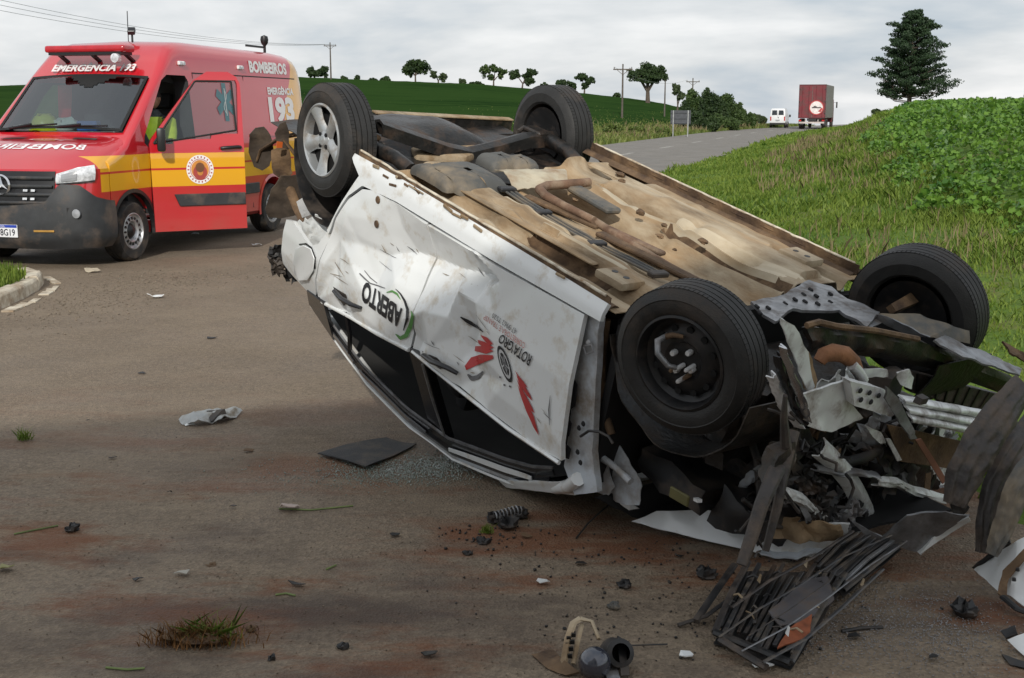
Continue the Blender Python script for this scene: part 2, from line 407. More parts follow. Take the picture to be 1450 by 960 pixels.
# crop field rising on the left and the hill: one sheet just above the ground
def hill_field():
    m = bpy.data.materials.new('hill_crop'); m.use_nodes = True
    nt = m.node_tree; N = nt.nodes; L = nt.links; b = N['Principled BSDF']; b.inputs['Roughness'].default_value = 1.; b.inputs['Specular IOR Level'].default_value = .0
    tc = N.new('ShaderNodeTexCoord'); mp = N.new('ShaderNodeMapping'); mp.inputs['Rotation'].default_value[2] = .35; mp.inputs['Scale'].default_value = (.04, .55, 1); L.new(tc.outputs['Object'], mp.inputs[0])
    n = N.new('ShaderNodeTexNoise'); n.inputs['Scale'].default_value = 1.; n.inputs['Detail'].default_value = 6; L.new(mp.outputs[0], n.inputs[0])
    n2 = N.new('ShaderNodeTexNoise'); n2.inputs['Scale'].default_value = .03; n2.inputs['Detail'].default_value = 4; L.new(tc.outputs['Object'], n2.inputs[0])
    ad = N.new('ShaderNodeMath'); ad.operation = 'ADD'; L.new(n.outputs[0], ad.inputs[0]); L.new(n2.outputs[0], ad.inputs[1])
    cr = N.new('ShaderNodeValToRGB'); L.new(ad.outputs[0], cr.inputs[0]); e = cr.color_ramp.elements
    e[0].position = .75; e[0].color = (.013, .034, .010, 1); e[1].position = 1.25; e[1].color = (.027, .058, .015, 1); L.new(cr.outputs[0], b.inputs[0])
    bp = N.new('ShaderNodeBump'); bp.inputs['Strength'].default_value = .8; bp.inputs['Distance'].default_value = .4; L.new(n.outputs[0], bp.inputs['Height']); L.new(bp.outputs[0], b.inputs['Normal'])
    th = np.arctan(np.linspace(-.75, .145, 180)); rr = np.linspace(0, 1, 90); V = []
    for t in th:
        a = math.tan(t); r0 = 70 if a < -.05 else 70+(a+.05)*240
        for q in rr:
            r_ = r0+(330-r0)*q; x, y = r_*math.sin(t), r_*math.cos(t)
            V.append((x, y, float(Gz(x, y))+.22*min(1, q*8)-.01+.10*fbm(x*.4, y*.4)*min(1, q*5)))
    nr = len(rr); i, j = np.meshgrid(np.arange(len(th)-1), np.arange(nr-1), indexing='ij')
    F = np.stack([i*nr+j, (i+1)*nr+j, (i+1)*nr+j+1, i*nr+j+1], -1).reshape(-1, 4)
    me = npmesh('hill_field', np.array(V), F); me.polygons.foreach_set('use_smooth', [True]*len(me.polygons))
    return tag(link('hill_field', me, m), kind='structure')
hill_field()
# ---------------------------------------------------------------- grass and crop
def cards(P, size, up, rng, tilt=.5, aspect=.6):
    """two-triangle folded leaves at points P, numpy"""
    n = len(P); d = rng.normal(size=(n, 3)); d[:, 2] = d[:, 2]*.45+up; d /= np.linalg.norm(d, axis=1)[:, None]   # normals
    t = rng.normal(size=(n, 3)); t -= d*(t*d).sum(1)[:, None]; t /= np.linalg.norm(t, axis=1)[:, None]; s = np.cross(d, t)
    L_ = (size*(.7+.6*rng.random(n)))[:, None]; w = L_*aspect*.5
    v0 = P-t*L_*.5; v2 = P+t*L_*.5; v1 = P+s*w-d*L_*.12; v3 = P-s*w-d*L_*.12
    V = np.stack([v0, v1, v2, v3], 1).reshape(-1, 3); F = np.arange(n*4).reshape(n, 4); return V, F
def soy_field():
    rng = np.random.default_rng(3); Ps = []; Ss = []
    dx, dy = .291, .957
    def patch(y0, y1, smax, dens, size):
        n = int((y1-y0)*smax*dens); y = rng.uniform(y0, y1, n); s = rng.uniform(0, smax, n)
        jit = np.array([mnoise.noise((q*.45, 1.7, 4)) + .6*mnoise.noise((q*1.6, 5.2, 1)) for q in y]); e = edge_x(y)+crop_s(y)+jit*.7; x = e+s
        row = (s/.62+.05*np.sin(y*.9)) % 1.0; bell = np.exp(-((row-.5)/.24)**2)
        keep = rng.random(n) < .06+.94*bell
        x, y, s, bell = x[keep], y[keep], s[keep], bell[keep]
        lum = np.array([mnoise.noise((a*.45, b_*.45, 0)) for a, b_ in zip(x, y)])
        h = (.10+.40*bell+.20*lum)*np.minimum(1, .40+s*.40)
        z = Gz(x, y)+h*(.35+.65*np.sqrt(rng.random(len(x))))
        vis = (x/y < .62) & (x/y > .0)
        Ps.append(np.stack([x, y, z], 1)[vis]); Ss.append(np.full(vis.sum(), size))
    patch(7.5, 14, 7, 520, .078); patch(14, 24, 9, 360, .092); patch(24, 40, 14, 190, .12); patch(40, 75, 22, 55, .185); patch(75, 135, 34, 15, .36)
    P = np.concatenate(Ps); S = np.concatenate(Ss); V, F = cards(P, S, 1.1, rng, aspect=.85)
    m = leaf_mat('soy_leaf', (.026, .100, .012), (.150, .275, .040), .45, .3)
    o = link('crop_plants', npmesh('crop_plants', V, F), m)
    return tag(o, 'bright green leafy crop growing in rows on the bank right of the road', 'crop', kind='stuff')
soy_field()
def blades(P, h, w, rng, lean=.45):
    n = len(P); a = rng.uniform(0, 2*math.pi, n); L_ = (h*(.5+rng.random(n)))[:, None]
    s = np.stack([np.cos(a), np.sin(a), np.zeros(n)], 1)*(w*(.6+.8*rng.random(n)))[:, None]
    b_ = a+rng.uniform(.5, 2.6, n); tip = np.stack([np.cos(b_)*lean*rng.random(n), np.sin(b_)*lean*rng.random(n), np.ones(n)], 1)*L_
    mid = tip*.55; mid[:, :2] *= .6
    V = np.stack([P-s, P+s, P+mid+s*.7, P+tip, P+mid-s*.7], 1).reshape(-1, 3); F = np.arange(n*5).reshape(n, 5); return V, F
def verge_grass():
    rng = np.random.default_rng(5); Vs = []; Fs = []; b0 = 0
    def patch(y0, y1, s0, sfn, dens, h, w, lo=-.1, hi=.7):
        nonlocal b0
        smax = 8; n = int((y1-y0)*(smax)*dens); y = rng.uniform(y0, y1, n); s = rng.uniform(s0, smax, n)
        k = s < sfn(y)+.9; y, s = y[k], s[k]; x = edge_x(y)+s
        den = np.array([mnoise.noise((a*.55, b_*.55, 3)) for a, b_ in zip(x, y)])
        edge = np.clip((s-s0)/.7, 0, 1)
        k = (rng.random(len(x)) < (.62+.75*den)*(.35+.65*edge)) & (x/np.maximum(y, .5) < hi); x, y, s, den = x[k], y[k], s[k], den[k]
        tall = np.clip((s-sfn(y)*.55)/2, 0, 1)
        fine = np.array([mnoise.noise((a*2.3, b_*2.3, 6)) for a, b_ in zip(x, y)]); hh = h*(.55+.9*np.clip(den+.35, 0, 1)+.9*tall+.9*np.clip(fine, 0, 1))
        P = np.stack([x, y, Gz(x, y)-.02], 1); V, F = blades(P, hh, np.full(len(P), w), rng, 1.1); Vs.append(V); Fs.append(F+b0); b0 += len(V)
    patch(3.2, 9, .0, crop_s, 900, .050, .006); patch(9, 18, -.05, crop_s, 900, .055, .009); patch(18, 34, -.1, crop_s, 420, .075, .016); patch(34, 60, -.15, crop_s, 150, .10, .032); patch(60, 125, -.2, crop_s, 40, .15, .07)
    m = leaf_mat('grass_blade', (.050, .125, .010), (.205, .275, .045), .6, .35)
    return tag(link('grass', npmesh('grass', np.concatenate(Vs), np.concatenate(Fs)), m), 'rough green grass on the verge between road and crop', 'grass', kind='stuff')
verge_grass()
def dry_grass():
    rng = np.random.default_rng(8); n = 5200; y = rng.uniform(8, 60, n)**1.0; f = rng.random(n); x = edge_x(y)+crop_s(y)*(.45+.60*f)
    y2 = rng.uniform(55, 130, 3500); x2 = left_x(y2)-rng.exponential(3.2, 3500)-.2
    x = np.concatenate([x, x2]); y = np.concatenate([y, y2])
    den = np.array([mnoise.noise((a*.35, b_*.35, 9)) for a, b_ in zip(x, y)]); k = rng.random(len(x)) < .35+1.1*den; x, y = x[k], y[k]
    P = np.stack([x, y, Gz(x, y)-.02], 1); V, F = blades(P, .13+.0035*y, .0025+.0004*y, rng, .6)
    m = leaf_mat('dry_stalk', (.13, .105, .045), (.27, .22, .12), .8, .2)
    return tag(link('dry_weeds', npmesh('dry_weeds', V, F), m), 'brownish dry weeds standing along the edge of the crop', 'weeds', kind='stuff')
dry_grass()
def left_verge():
    rng = np.random.default_rng(9); n = 26000; y = rng.uniform(48, 150, n); x = left_x(y)-rng.exponential(6, n)-.1
    P = np.stack([x, y, Gz(x, y)-.02], 1); V, F = blades(P, np.full(n, .24), np.full(n, .06), rng, .9)
    m = leaf_mat('verge_blade', (.055, .105, .018), (.20, .23, .06), .6, .3)
    return tag(link('roadside_grass', npmesh('roadside_grass', V, F), m), 'light green grass strip along the far side of the main road', 'grass', kind='stuff')
left_verge()
# ---------------------------------------------------------------- traffic island on the left: kerb stones and grass
def island():
    km = PM('kerb_concrete', (.60, .54, .43), .85, var=.2, scale=7, bump=.5, bscale=45, dirt=(.27, .19, .12), damt=.34, dscale=5)
    pts = [(-4.50, 9.3), (-4.52, 9.95), (-4.54, 10.6), (-4.58, 11.25), (-4.66, 11.85), (-4.80, 12.32), (-5.05, 12.62), (-5.40, 12.72), (-5.80, 12.62)]
    root = thing('kerb', 'pale worn concrete kerb curving round the grass island', 'kerb', (-4.6, 11, 0))
    C = Vector(root.location)
    for k in range(len(pts)-1):
        a = Vector((*pts[k], 0)); b_ = Vector((*pts[k+1], 0)); d = (b_-a).normalized(); n = Vector((-d.y, d.x, 0)); g = .008
        a2, b2 = a+d*g, b_-d*g; h = .135+rnd.uniform(-.012, .012)
        mb = MB(); ring = []
        prof = [(0, 0), (.012, h-.025), (.035, h), (.15, h), (.15, 0)]
        V = [p+n*u+Vector((0, 0, w-.005))-C for p in (a2, a2+(b2-a2)*.33, a2+(b2-a2)*.66, b2) for u, w in prof]; m_ = 5
        Fc = [(i*m_+j, (i+1)*m_+j, (i+1)*m_+(j+1) % m_, i*m_+(j+1) % m_) for i in range(3) for j in range(m_)]+[tuple(range(m_)), tuple(3*m_+q for q in range(m_-1, -1, -1))]
        mb.add(V, Fc)
        def wp(co):
            w = Vector(co)+C; f = .012*fbm(w.x*6, w.y*6, w.z*9); return Vector(co)+Vector((f, f*.5, f*.7 if w.z > .03 else 0))
        mb.build('kerb_stone', km, root, bevel=.006, sub=1, warp=wp)
    # broken concrete lip at the kerb's foot
    lip = [(-4.40, 9.4), (-4.36, 10.2), (-4.38, 11), (-4.46, 11.7), (-4.60, 12.25), (-4.9, 12.75)]
    mb = MB()
    for k in range(len(lip)-1):
        a = Vector((*lip[k], 0))-C; b_ = Vector((*lip[k+1], 0))-C; d = (b_-a).normalized(); n = Vector((-d.y, d.x, 0))
        for t in range(3):
            if rnd.random() < .25: continue
            p = a+(b_-a)*(t/3); q = a+(b_-a)*((t+.9)/3); w = rnd.uniform(.05, .12)
            mb.prism([p+Vector((0,0,.0)), q, q+n*w, p+n*w*.9], (0, 0, rnd.uniform(.008, .02)))
    mb.build('broken_edge', km, root)
    # soil and grass inside
    poly = [(p[0]-.13, p[1]-(.10 if k > 4 else 0)) for k, p in enumerate(pts)]+[(-9, 12.4), (-9, 9.3)]
    me = bpy.data.meshes.new('island_ground'); me.from_pydata([(x, y, .11) for x, y in poly], [], [tuple(range(len(poly)))]); me.update()
    tag(link('island_ground', me, bpy.data.materials['verge_ground']), kind='structure')
    rng = np.random.default_rng(4); x = rng.uniform(-6.6, -4.62, 9000); y = rng.uniform(9.3, 12.6, 9000)
    k = np.hypot(np.maximum(x+5.5, 0)/.78, np.maximum(y-11.4, 0)/1.05) < 1.; P = np.stack([x, y, np.full(len(x), .10)], 1)[k]
    V, F = blades(P, np.full(len(P), .11), np.full(len(P), .007), rng)
    tag(link('island_grass', npmesh('island_grass', V, F), MATS['grass_blade']), 'short green grass on the kerbed traffic island', 'grass', kind='stuff')
island()
# ---------------------------------------------------------------- trees, poles, sign and traffic in the distance
def at_px(px, dist, z=0.):
    """ground position for a bearing and a distance along Y"""
    return (px-725)/1715*dist*.983, dist
BARK = PM('bark', (.09, .07, .055), .9, var=.3, scale=6, bump=.6, bscale=20)
LEAF = {'dark': leaf_mat('leaf_dark', (.012, .030, .010), (.040, .070, .020), .6, .2), 'mid': leaf_mat('leaf_mid', (.020, .045, .012), (.065, .105, .028), .6, .2),
        'pine': leaf_mat('leaf_pine', (.010, .026, .012), (.030, .058, .022), .6, .1), 'light': leaf_mat('leaf_light', (.055, .10, .02), (.15, .19, .05), .6, .25),
        'grey': leaf_mat('leaf_grey', (.03, .05, .02), (.08, .11, .045), .6, .25)}
def clump(c, rx, ry, rz, n, rng):
    d = rng.normal(size=(n, 3)); d /= np.linalg.norm(d, axis=1)[:, None]; q = rng.random(n)**.45
    return np.array(c)+d*q[:, None]*np.array([rx, ry, rz])
def tree(name, label, cat, px, dist, ytop, ybase, blobs, leaf='dark', dens=1., group=None, trunk=True, tr=None, base_px=None, sink=.1, leafk=1.):
    """blobs: (px offset, py, half width px, half height px) outlined against the sky, built at real size"""
    rng = np.random.default_rng(abs(hash((px, dist*3, ytop))) % 9999)
    k = dist/1715.; X, Y = at_px(px, dist); Z0 = float(Gz(X, Y))
    zof = lambda py: CAMH+(158-py)*k*.966
    root = thing(name, label, cat, (X, Y, Z0-sink), group=group)
    Ps = []; zb = Z0
    cs = []
    if trunk and dist > 200: blobs = [(dx*1.1, py-1.5, hw*1.22, hh*1.18) for dx, py, hw, hh in blobs]
    for (dx, py, hw, hh) in blobs:
        c = np.array([dx*k, rng.uniform(-.3, .3)*hw*k, zof(py)-Z0+sink]); cs.append((c, hw*k, hh*k))
        m_ = max(8, int(15*dens))
        for q in range(m_):                      # sub-clumps give light and dark masses and an uneven outline
            d = rng.normal(size=3); d /= np.linalg.norm(d); p = c+d*np.array([hw, hw, hh])*k*.72*rng.random()**.4; r_ = rng.uniform(.26, .46)
            Ps.append(clump(p, hw*k*r_, hw*k*r_, hh*k*r_*.9, int(46*dens), rng))
    P = np.concatenate(Ps); s = np.full(len(P), 3.0*k*leafk)
    V, F = cards(P, s, .2, rng, aspect=.8)
    link('crown', npmesh('crown', V, F), LEAF[leaf], root)
    if trunk:
        mb = MB(); top = max(cs, key=lambda c: c[0][2]); tw = (tr or 1.3)*k
        cen = np.mean([c[0] for c in cs], axis=0); fork = Vector((cen[0]*.4, 0, cen[2]*.45))
        mb.tube([(0, 0, 0), (fork.x*.5, 0, fork.z*.5), fork], [tw*1.25, tw, tw*.85], 6)
        for c, hw, hh in cs:
            e = Vector(c)+Vector((0, 0, hh*.2)); mb.tube([fork, fork+(e-fork)*.5+Vector((0, 0, .05*hh)), e], [tw*.75, tw*.5, tw*.2], 5)
        mb.build('trunk', BARK, root, smooth=60)
    return root
RG = 'trees along the hill ridge'
tree('ridge_tree', 'small round dark tree left of the tall crossarm pole on the ridge', 'tree', 446, 236, 95, 119, [(-3, 104, 8, 8), (5, 107, 7, 6)], group=RG)
tree('ridge_tree', 'narrow dark tree touching the crossarm pole on the ridge', 'tree', 461, 236, 95, 119, [(0, 103, 6, 8)], group=RG)
for px, py, w, lab in ((489, 114, 8, 'low dark shrub on the ridge just right of the crossarm pole'), (508, 113, 5, 'upright little shrub on the ridge between two low shrubs'), (528, 117, 8, 'flat low shrub on the ridge above the wheel'), (548, 114, 9, 'rounded dark shrub on the ridge left of the big round tree')):
    tree('ridge_shrub', lab, 'shrub', px, 236, py-6, 120, [(0, py, w, 6)], group='shrubs on the hill ridge', trunk=False, dens=1.2)
tree('ridge_tree', 'largest round two-lobed tree on the ridge, left of centre', 'tree', 589, 232, 86, 121, [(-8, 100, 10, 11), (7, 98, 11, 11), (0, 92, 9, 6)], dens=1.3, group=RG)
tree('ridge_tree', 'thin greyish tree leaning right of the big round tree', 'tree', 621, 232, 103, 122, [(-4, 108, 7, 5), (5, 112, 7, 6)], 'grey', .8, group=RG)
tree('ridge_shrub', 'pale wispy shrub alone on the ridge', 'shrub', 654, 232, 108, 124, [(0, 117, 6, 6)], 'grey', .7, group='shrubs on the hill ridge', trunk=False)
tree('ridge_shrub', 'low dark shrub at the foot of the loose see-through tree', 'shrub', 676, 231, 114, 126, [(0, 120, 11, 5)], group='shrubs on the hill ridge', trunk=False, dens=1.2)
tree('ridge_tree', 'tall loose tree with see-through crown on the ridge', 'tree', 699, 230, 92, 125, [(-10, 103, 8, 8), (3, 99, 9, 6), (11, 106, 7, 8), (-3, 112, 5, 4)], 'mid', .8, group=RG)
tree('ridge_tree', 'dark two-crowned tree right of the loose see-through tree', 'tree', 739, 230, 98, 128, [(-9, 108, 8, 8), (8, 106, 10, 7), (9, 116, 7, 6)], dens=1.1, group=RG)
tree('ridge_tree', 'tiny round tree alone on the sloping ridge', 'tree', 771, 228, 118, 130, [(0, 124, 6, 5)], group=RG)
tree('ridge_tree', 'squat double-headed dark tree on the ridge left of the small spreading tree', 'tree', 802, 226, 114, 133, [(-7, 121, 7, 7), (6, 124, 7, 7)], group=RG)
tree('ridge_tree', 'small spreading tree on the ridge above the rear right wheel', 'tree', 827, 226, 105, 134, [(-4, 112, 9, 6), (7, 117, 8, 5), (0, 124, 6, 4)], group=RG)
tree('ridge_shrub', 'small dark shrub low on the falling ridge', 'shrub', 872, 214, 130, 140, [(0, 136, 7, 4)], group='shrubs on the hill ridge', trunk=False)
tree('umbrella_tree', 'big umbrella-shaped dark tree with thick trunk left of the bushes', 'tree', 917, 190, 87, 143, [(-18, 107, 15, 12), (-2, 100, 20, 13), (16, 106, 14, 14), (0, 112, 22, 8)], 'dark', 1.5, tr=3.2, leafk=.9)
tree('roadside_tree', 'small open-crowned tree between umbrella tree and dense bushes', 'tree', 959, 150, 118, 155, [(-2, 127, 9, 9), (4, 136, 8, 7)], 'grey', 1., tr=1.4)
BG = 'dense dark bushes on the far side of the road'
for px, d, py, hw, hh, lab, lf in ((986, 118, 146, 16, 22, 'dark bush behind the road sign, topmost on the left', 'mid'), (1010, 116, 150, 24, 26, 'broad dark bush in the middle of the roadside thicket', 'dark'), (1036, 118, 156, 20, 26, 'dark rounded bush on the right of the roadside thicket', 'mid'),
        (1057, 124, 168, 15, 16, 'low bush at the right end of the thicket toward the white van', 'mid'), (1075, 138, 169, 12, 7, 'low hazy bush beside the distant white van', 'grey'), (998, 104, 174, 22, 17, 'dark undergrowth right of the road sign post', 'dark'), (1026, 112, 174, 26, 13, 'green undergrowth along the road edge right of the sign', 'mid'), (975, 110, 164, 15, 20, 'dark bush directly behind the road sign', 'dark')):
    tree('bush', lab, 'bush', px, d, py-hh, py+hh, [(-hw*.35, py, hw*.65, hh), (hw*.4, py+hh*.25, hw*.6, hh*.8)], lf, 2.4, group=BG, trunk=False)
for px, d, py, hw, hh, lab in ((868, 84, 182, 16, 10, 'yellow green shrub on the verge beside the rear right wheel'), (902, 86, 184, 14, 8, 'light green weedy shrub on the verge below the umbrella tree'), (938, 84, 186, 12, 9, 'pale weedy shrub just left of the road sign')):
    tree('verge_shrub', lab, 'shrub', px, d, py-hh, py+hh, [(-hw*.4, py, hw*.6, hh), (hw*.4, py+1, hw*.6, hh*.8)], 'light', 1.1, group='weedy shrubs on the far verge', trunk=False)
def pine():
    d = 150.; k = d/1715; X, Y = at_px(1286, d); Z0 = float(Gz(X, Y)); rng = np.random.default_rng(21)
    zof = lambda py: CAMH+(158-py)*k*.966-Z0
    root = thing('pine_tree', 'tall dark pine tree standing alone behind the crop field', 'tree', (X, Y, Z0))
    top = zof(16); bot = zof(138)
    tb = MB(); tb.tube([(0, 0, 0), (.1, 0, top*.5), (-.05, 0, top*.97)], [.34, .22, .05], 8)
    prof = [(18, 3), (26, 16), (38, 24), (55, 33), (72, 39), (88, 47), (104, 53), (118, 57), (130, 52), (140, 36)]
    Ps = []
    for i in range(112):
        py = 20+118*(i/111)**.95; z = zof(py); r_ = np.interp(py, [p[0] for p in prof], [p[1] for p in prof])*k*rng.uniform(.42, 1.12)
        a = i*2.399+rng.uniform(-.4, .4); e = Vector((math.cos(a)*r_, math.sin(a)*r_, z+r_*.10)); s0 = Vector((0, 0, z-.25-r_*.12))
        tb.tube([s0, s0+(e-s0)*.55-Vector((0, 0, .10*r_)), e], [.07, .05, .02], 4)
        for t in (.5, .72, .92, 1.03):
            if rng.random() < .12: continue
            p = s0+(e-s0)*t; w = .34+.24*rng.random()+.08*r_
            Ps.append(clump(p+Vector((0, 0, .10)), w*1.1, w*1.1, w*.42, 96, rng))
    V, F = cards(np.concatenate(Ps), np.full(sum(map(len, Ps)), .24), .3, rng, aspect=.6)
    tb.build('trunk', BARK, root, smooth=60); link('crown', npmesh('crown', V, F), LEAF['pine'], root)
pine()
tree('ridge_bush', 'scrubby bush at the foot of the pine tree', 'bush', 1246, 118, 150, 172, [(-6, 160, 7, 6), (5, 163, 8, 6)], 'grey', 1.2, trunk=False)
tree('ridge_bush', 'small dark bush at the right edge of the crop field skyline', 'bush', 1452, 95, 118, 140, [(0, 132, 5, 12)], 'dark', 1.2, trunk=False)
# ---- utility poles and wires
POLE = PM('pole_wood', (.10, .085, .07), .85, var=.25, scale=5)
CER = PM('insulator', (.18, .16, .15), .35)
def pole(label, px, d, ytop, arms=1, w=.13):
    k = d/1715; X, Y = at_px(px, d); Z0 = float(Gz(X, Y)); H = CAMH+(158-ytop)*k-Z0
    r_ = thing('utility_pole', label, 'utility pole', (X, Y, Z0), group='utility poles along the road')
    mb = MB(); w *= .68; mb.tube([(0, 0, -.3), (0, 0, H*.5), (0, 0, H)], [w*1.2, w, w*.75], 8); mb.build('post', POLE, r_, smooth=60)
    if arms:
        m2 = MB(); m2.box((0, -.1, H-.55), (2.0, .10, .12)); m2.bar((-.6, -.1, H-.6), (0, -.1, H-1.1), .05, .05); m2.bar((.6, -.1, H-.6), (0, -.1, H-1.1), .05, .05); m2.build('crossarm', POLE, r_)
        for x in (-.9, 0, .9):
            m3 = MB(); m3.lathe([(.02, 0), (.06, .03), (.04, .09), (.06, .13), (.03, .2), (.0, .21)], (x, -.1, H-.49), 'Z', 8); m3.build('insulator', CER, r_)
    return (X, Y, Z0+H)
p1 = pole('tall dark crossarm pole standing on the ridge behind the ambulance', 470, 200, 65, 1, .17)
p2 = pole('dark pole with crossarm just left of the umbrella tree', 881, 128, 94, 1, .14)
p3 = pole('slim bare pole right of the umbrella tree', 941, 140, 116, 0, .12)
p4 = pole('far pole with crossarm showing above the bushes', 980, 185, 113, 1, .15)
pL = (-52., 75., 13.4)
WIRE = PM('wire', (.28, .29, .30), .6)
def wire(a, b_, sag, lab, r_=.011, grp='overhead wires'):
    mb = MB(); A = Vector(a); B = Vector(b_); C = (A+B)/2
    mb.tube([A+(B-A)*t-Vector((0, 0, sag*4*t*(1-t)))-C for t in np.linspace(0, 1, 21)], r_, 4)
    o = mb.build('overhead_wire', WIRE, None, loc=C); return tag(o, lab, 'wire', grp)
for k, dx in enumerate((-.9, 0, .9)):
    wire((pL[0]+dx, pL[1], pL[2]+(.5-k*.9)), (p1[0]+dx, p1[1]-.1, p1[2]-.3), 2.2, ['uppermost thin wire in the sky above the ambulance', 'middle thin wire in the sky above the ambulance', 'lowest thin wire in the sky left of the ambulance'][k], .02)
    wire((p2[0]+dx, p2[1]-.1, p2[2]-.3), (p4[0]+dx, p4[1]-.1, p4[2]-.3), 1.0, 'faint wire strung from pole to pole by the umbrella tree', .012, 'wires by the umbrella tree') if k == 0 else None
# ---- road sign seen from behind
def back_sign():
    d = 84.; k = d/1715; X, Y = at_px(964, d); Z0 = float(Gz(X, Y)); zt = lambda py: CAMH+(158-py)*k-Z0
    r_ = thing('road_sign', 'grey back of a wide road sign on two posts by the bushes', 'road sign', (X, Y, Z0), -.25)
    SG = PM('sign_back', (.07, .075, .085), .6, .3); PG = PM('galvanised_post', (.42, .43, .43), .5, .6)
    mb = MB(); mb.box((0, 0, (zt(157)+zt(176))/2), (28*k, .03, 19*k)); mb.build('sign_panel', SG, r_, bevel=.004)
    for y in (160, 168, 174):
        m1 = MB(); m1.box((0, -.04, zt(y)), (28*k, .05, .06)); m1.build('rail', SG, r_)
    for x in (-10, 10.5):
        m2 = MB(); m2.tube([(x*k, -.10, -.2), (x*k, -.10, zt(157))], .045, 8); m2.build('post', PG, r_, smooth=50)
back_sign()
# ---- distant white van
WHITE = PM('far_white_paint', (.72, .73, .74), .4, var=.06, scale=1.5, coat=.4); DGL = PM('dark_glass', (.015, .018, .022), .12, spec=.8); BLKP = PM('black_plastic', (.02, .02, .021), .55, var=.3); RUB = PM('rubber', (.018, .017, .017), .8, var=.25, scale=14, dirt=(.10, .075, .055), damt=.3, dscale=6, bump=.25, bscale=120)
REDL = PM('red_lens', (.45, .02, .02), .25)
def wheel_simple(parent, c, r_, w, rim=(.4, .4, .41), axis='X'):
    mb = MB(); mb.lathe([(r_*.62, -w/2), (r_*.93, -w/2), (r_, -w*.35), (r_, w*.35), (r_*.93, w/2), (r_*.62, w/2)], c, axis, 20, True)
    t = mb.build('wheel', RUB, parent, smooth=40)
    m2 = MB(); m2.lathe([(0.0, -w*.3), (r_*.3, -w*.3), (r_*.45, -w*.22), (r_*.63, -w*.42), (r_*.63, w*.42), (r_*.45, w*.22), (r_*.3, w*.3), (0, w*.3)], c, axis, 16)
    if 'rim_grey' not in MATS: PM('rim_grey', rim, .45, .7)
    m2.build('rim', MATS['rim_grey'], t, smooth=40); return t
def far_van():
    d = 131.; k = d/1715; X, Y = at_px(1104, d); rz = -.30
    r_ = thing('white_van', 'small white van with two dark rear windows driving away in the left lane', 'van', (X, Y, .01), rz)
    # local: -Y is the rear, X is the width
    prof = [(-2.05, .32), (-2.1, .9), (-1.98, 1.9), (-1.7, 2.02), (.9, 2.0), (1.35, 1.75), (2.0, 1.05), (2.35, .92), (2.45, .35)]
    mb = MB(); n = len(prof); ws = [.80, .84, .72, .66, .66, .70, .82, .78, .78]
    V = [(s*w, y, z) for s in (-1, 1) for (y, z), w in zip(prof, ws)]
    mb.add(V, [(i, i+1, n+i+1, n+i) for i in range(n-1)]+[(n-1, 0, n, 2*n-1)]+[tuple(range(n)), tuple(range(2*n-1, n-1, -1))])
    mb.build('body', WHITE, r_, bevel=.06, seg=2, smooth=40)
    for x in (-.34, .34):
        m1 = MB(); m1.prism([(x-.27, -2.055, 1.32), (x+.27, -2.055, 1.32), (x+.24, -2.00, 1.80), (x-.24, -2.00, 1.80)], (0, -.02, .003)); m1.build('rear_window', DGL, r_)
        m2 = MB(); m2.box((x*2.1, -2.09, .95), (.12, .05, .42)); m2.build('tail_light', REDL, r_)
        for y in (-1.35, 1.55): wheel_simple(r_, (math.copysign(.74, x), y, .31), .31, .2)
        m3 = MB(); m3.box((math.copysign(.98, x), 1.25, 1.22), (.20, .10, .26)); m3.build('side_mirror', BLKP, r_, bevel=.02)
    m = MB(); m.box((0, -2.13, .42), (1.62, .14, .2)); m.build('rear_bumper', BLKP, r_, bevel=.03)
    m = MB(); m.box((0, -2.115, .78), (.42, .02, .13)); m.build('number_plate', PM('plate_grey', (.35, .36, .38), .5), r_)
    m = MB(); m.box((.06, -2.08, 1.05), (.06, .06, .14)); m.build('door_handle', BLKP, r_)
    m = MB(); m.box((0, -2.07, 1.2), (.012, .03, 1.2)); m.build('door_seam', BLKP, r_)
far_van()
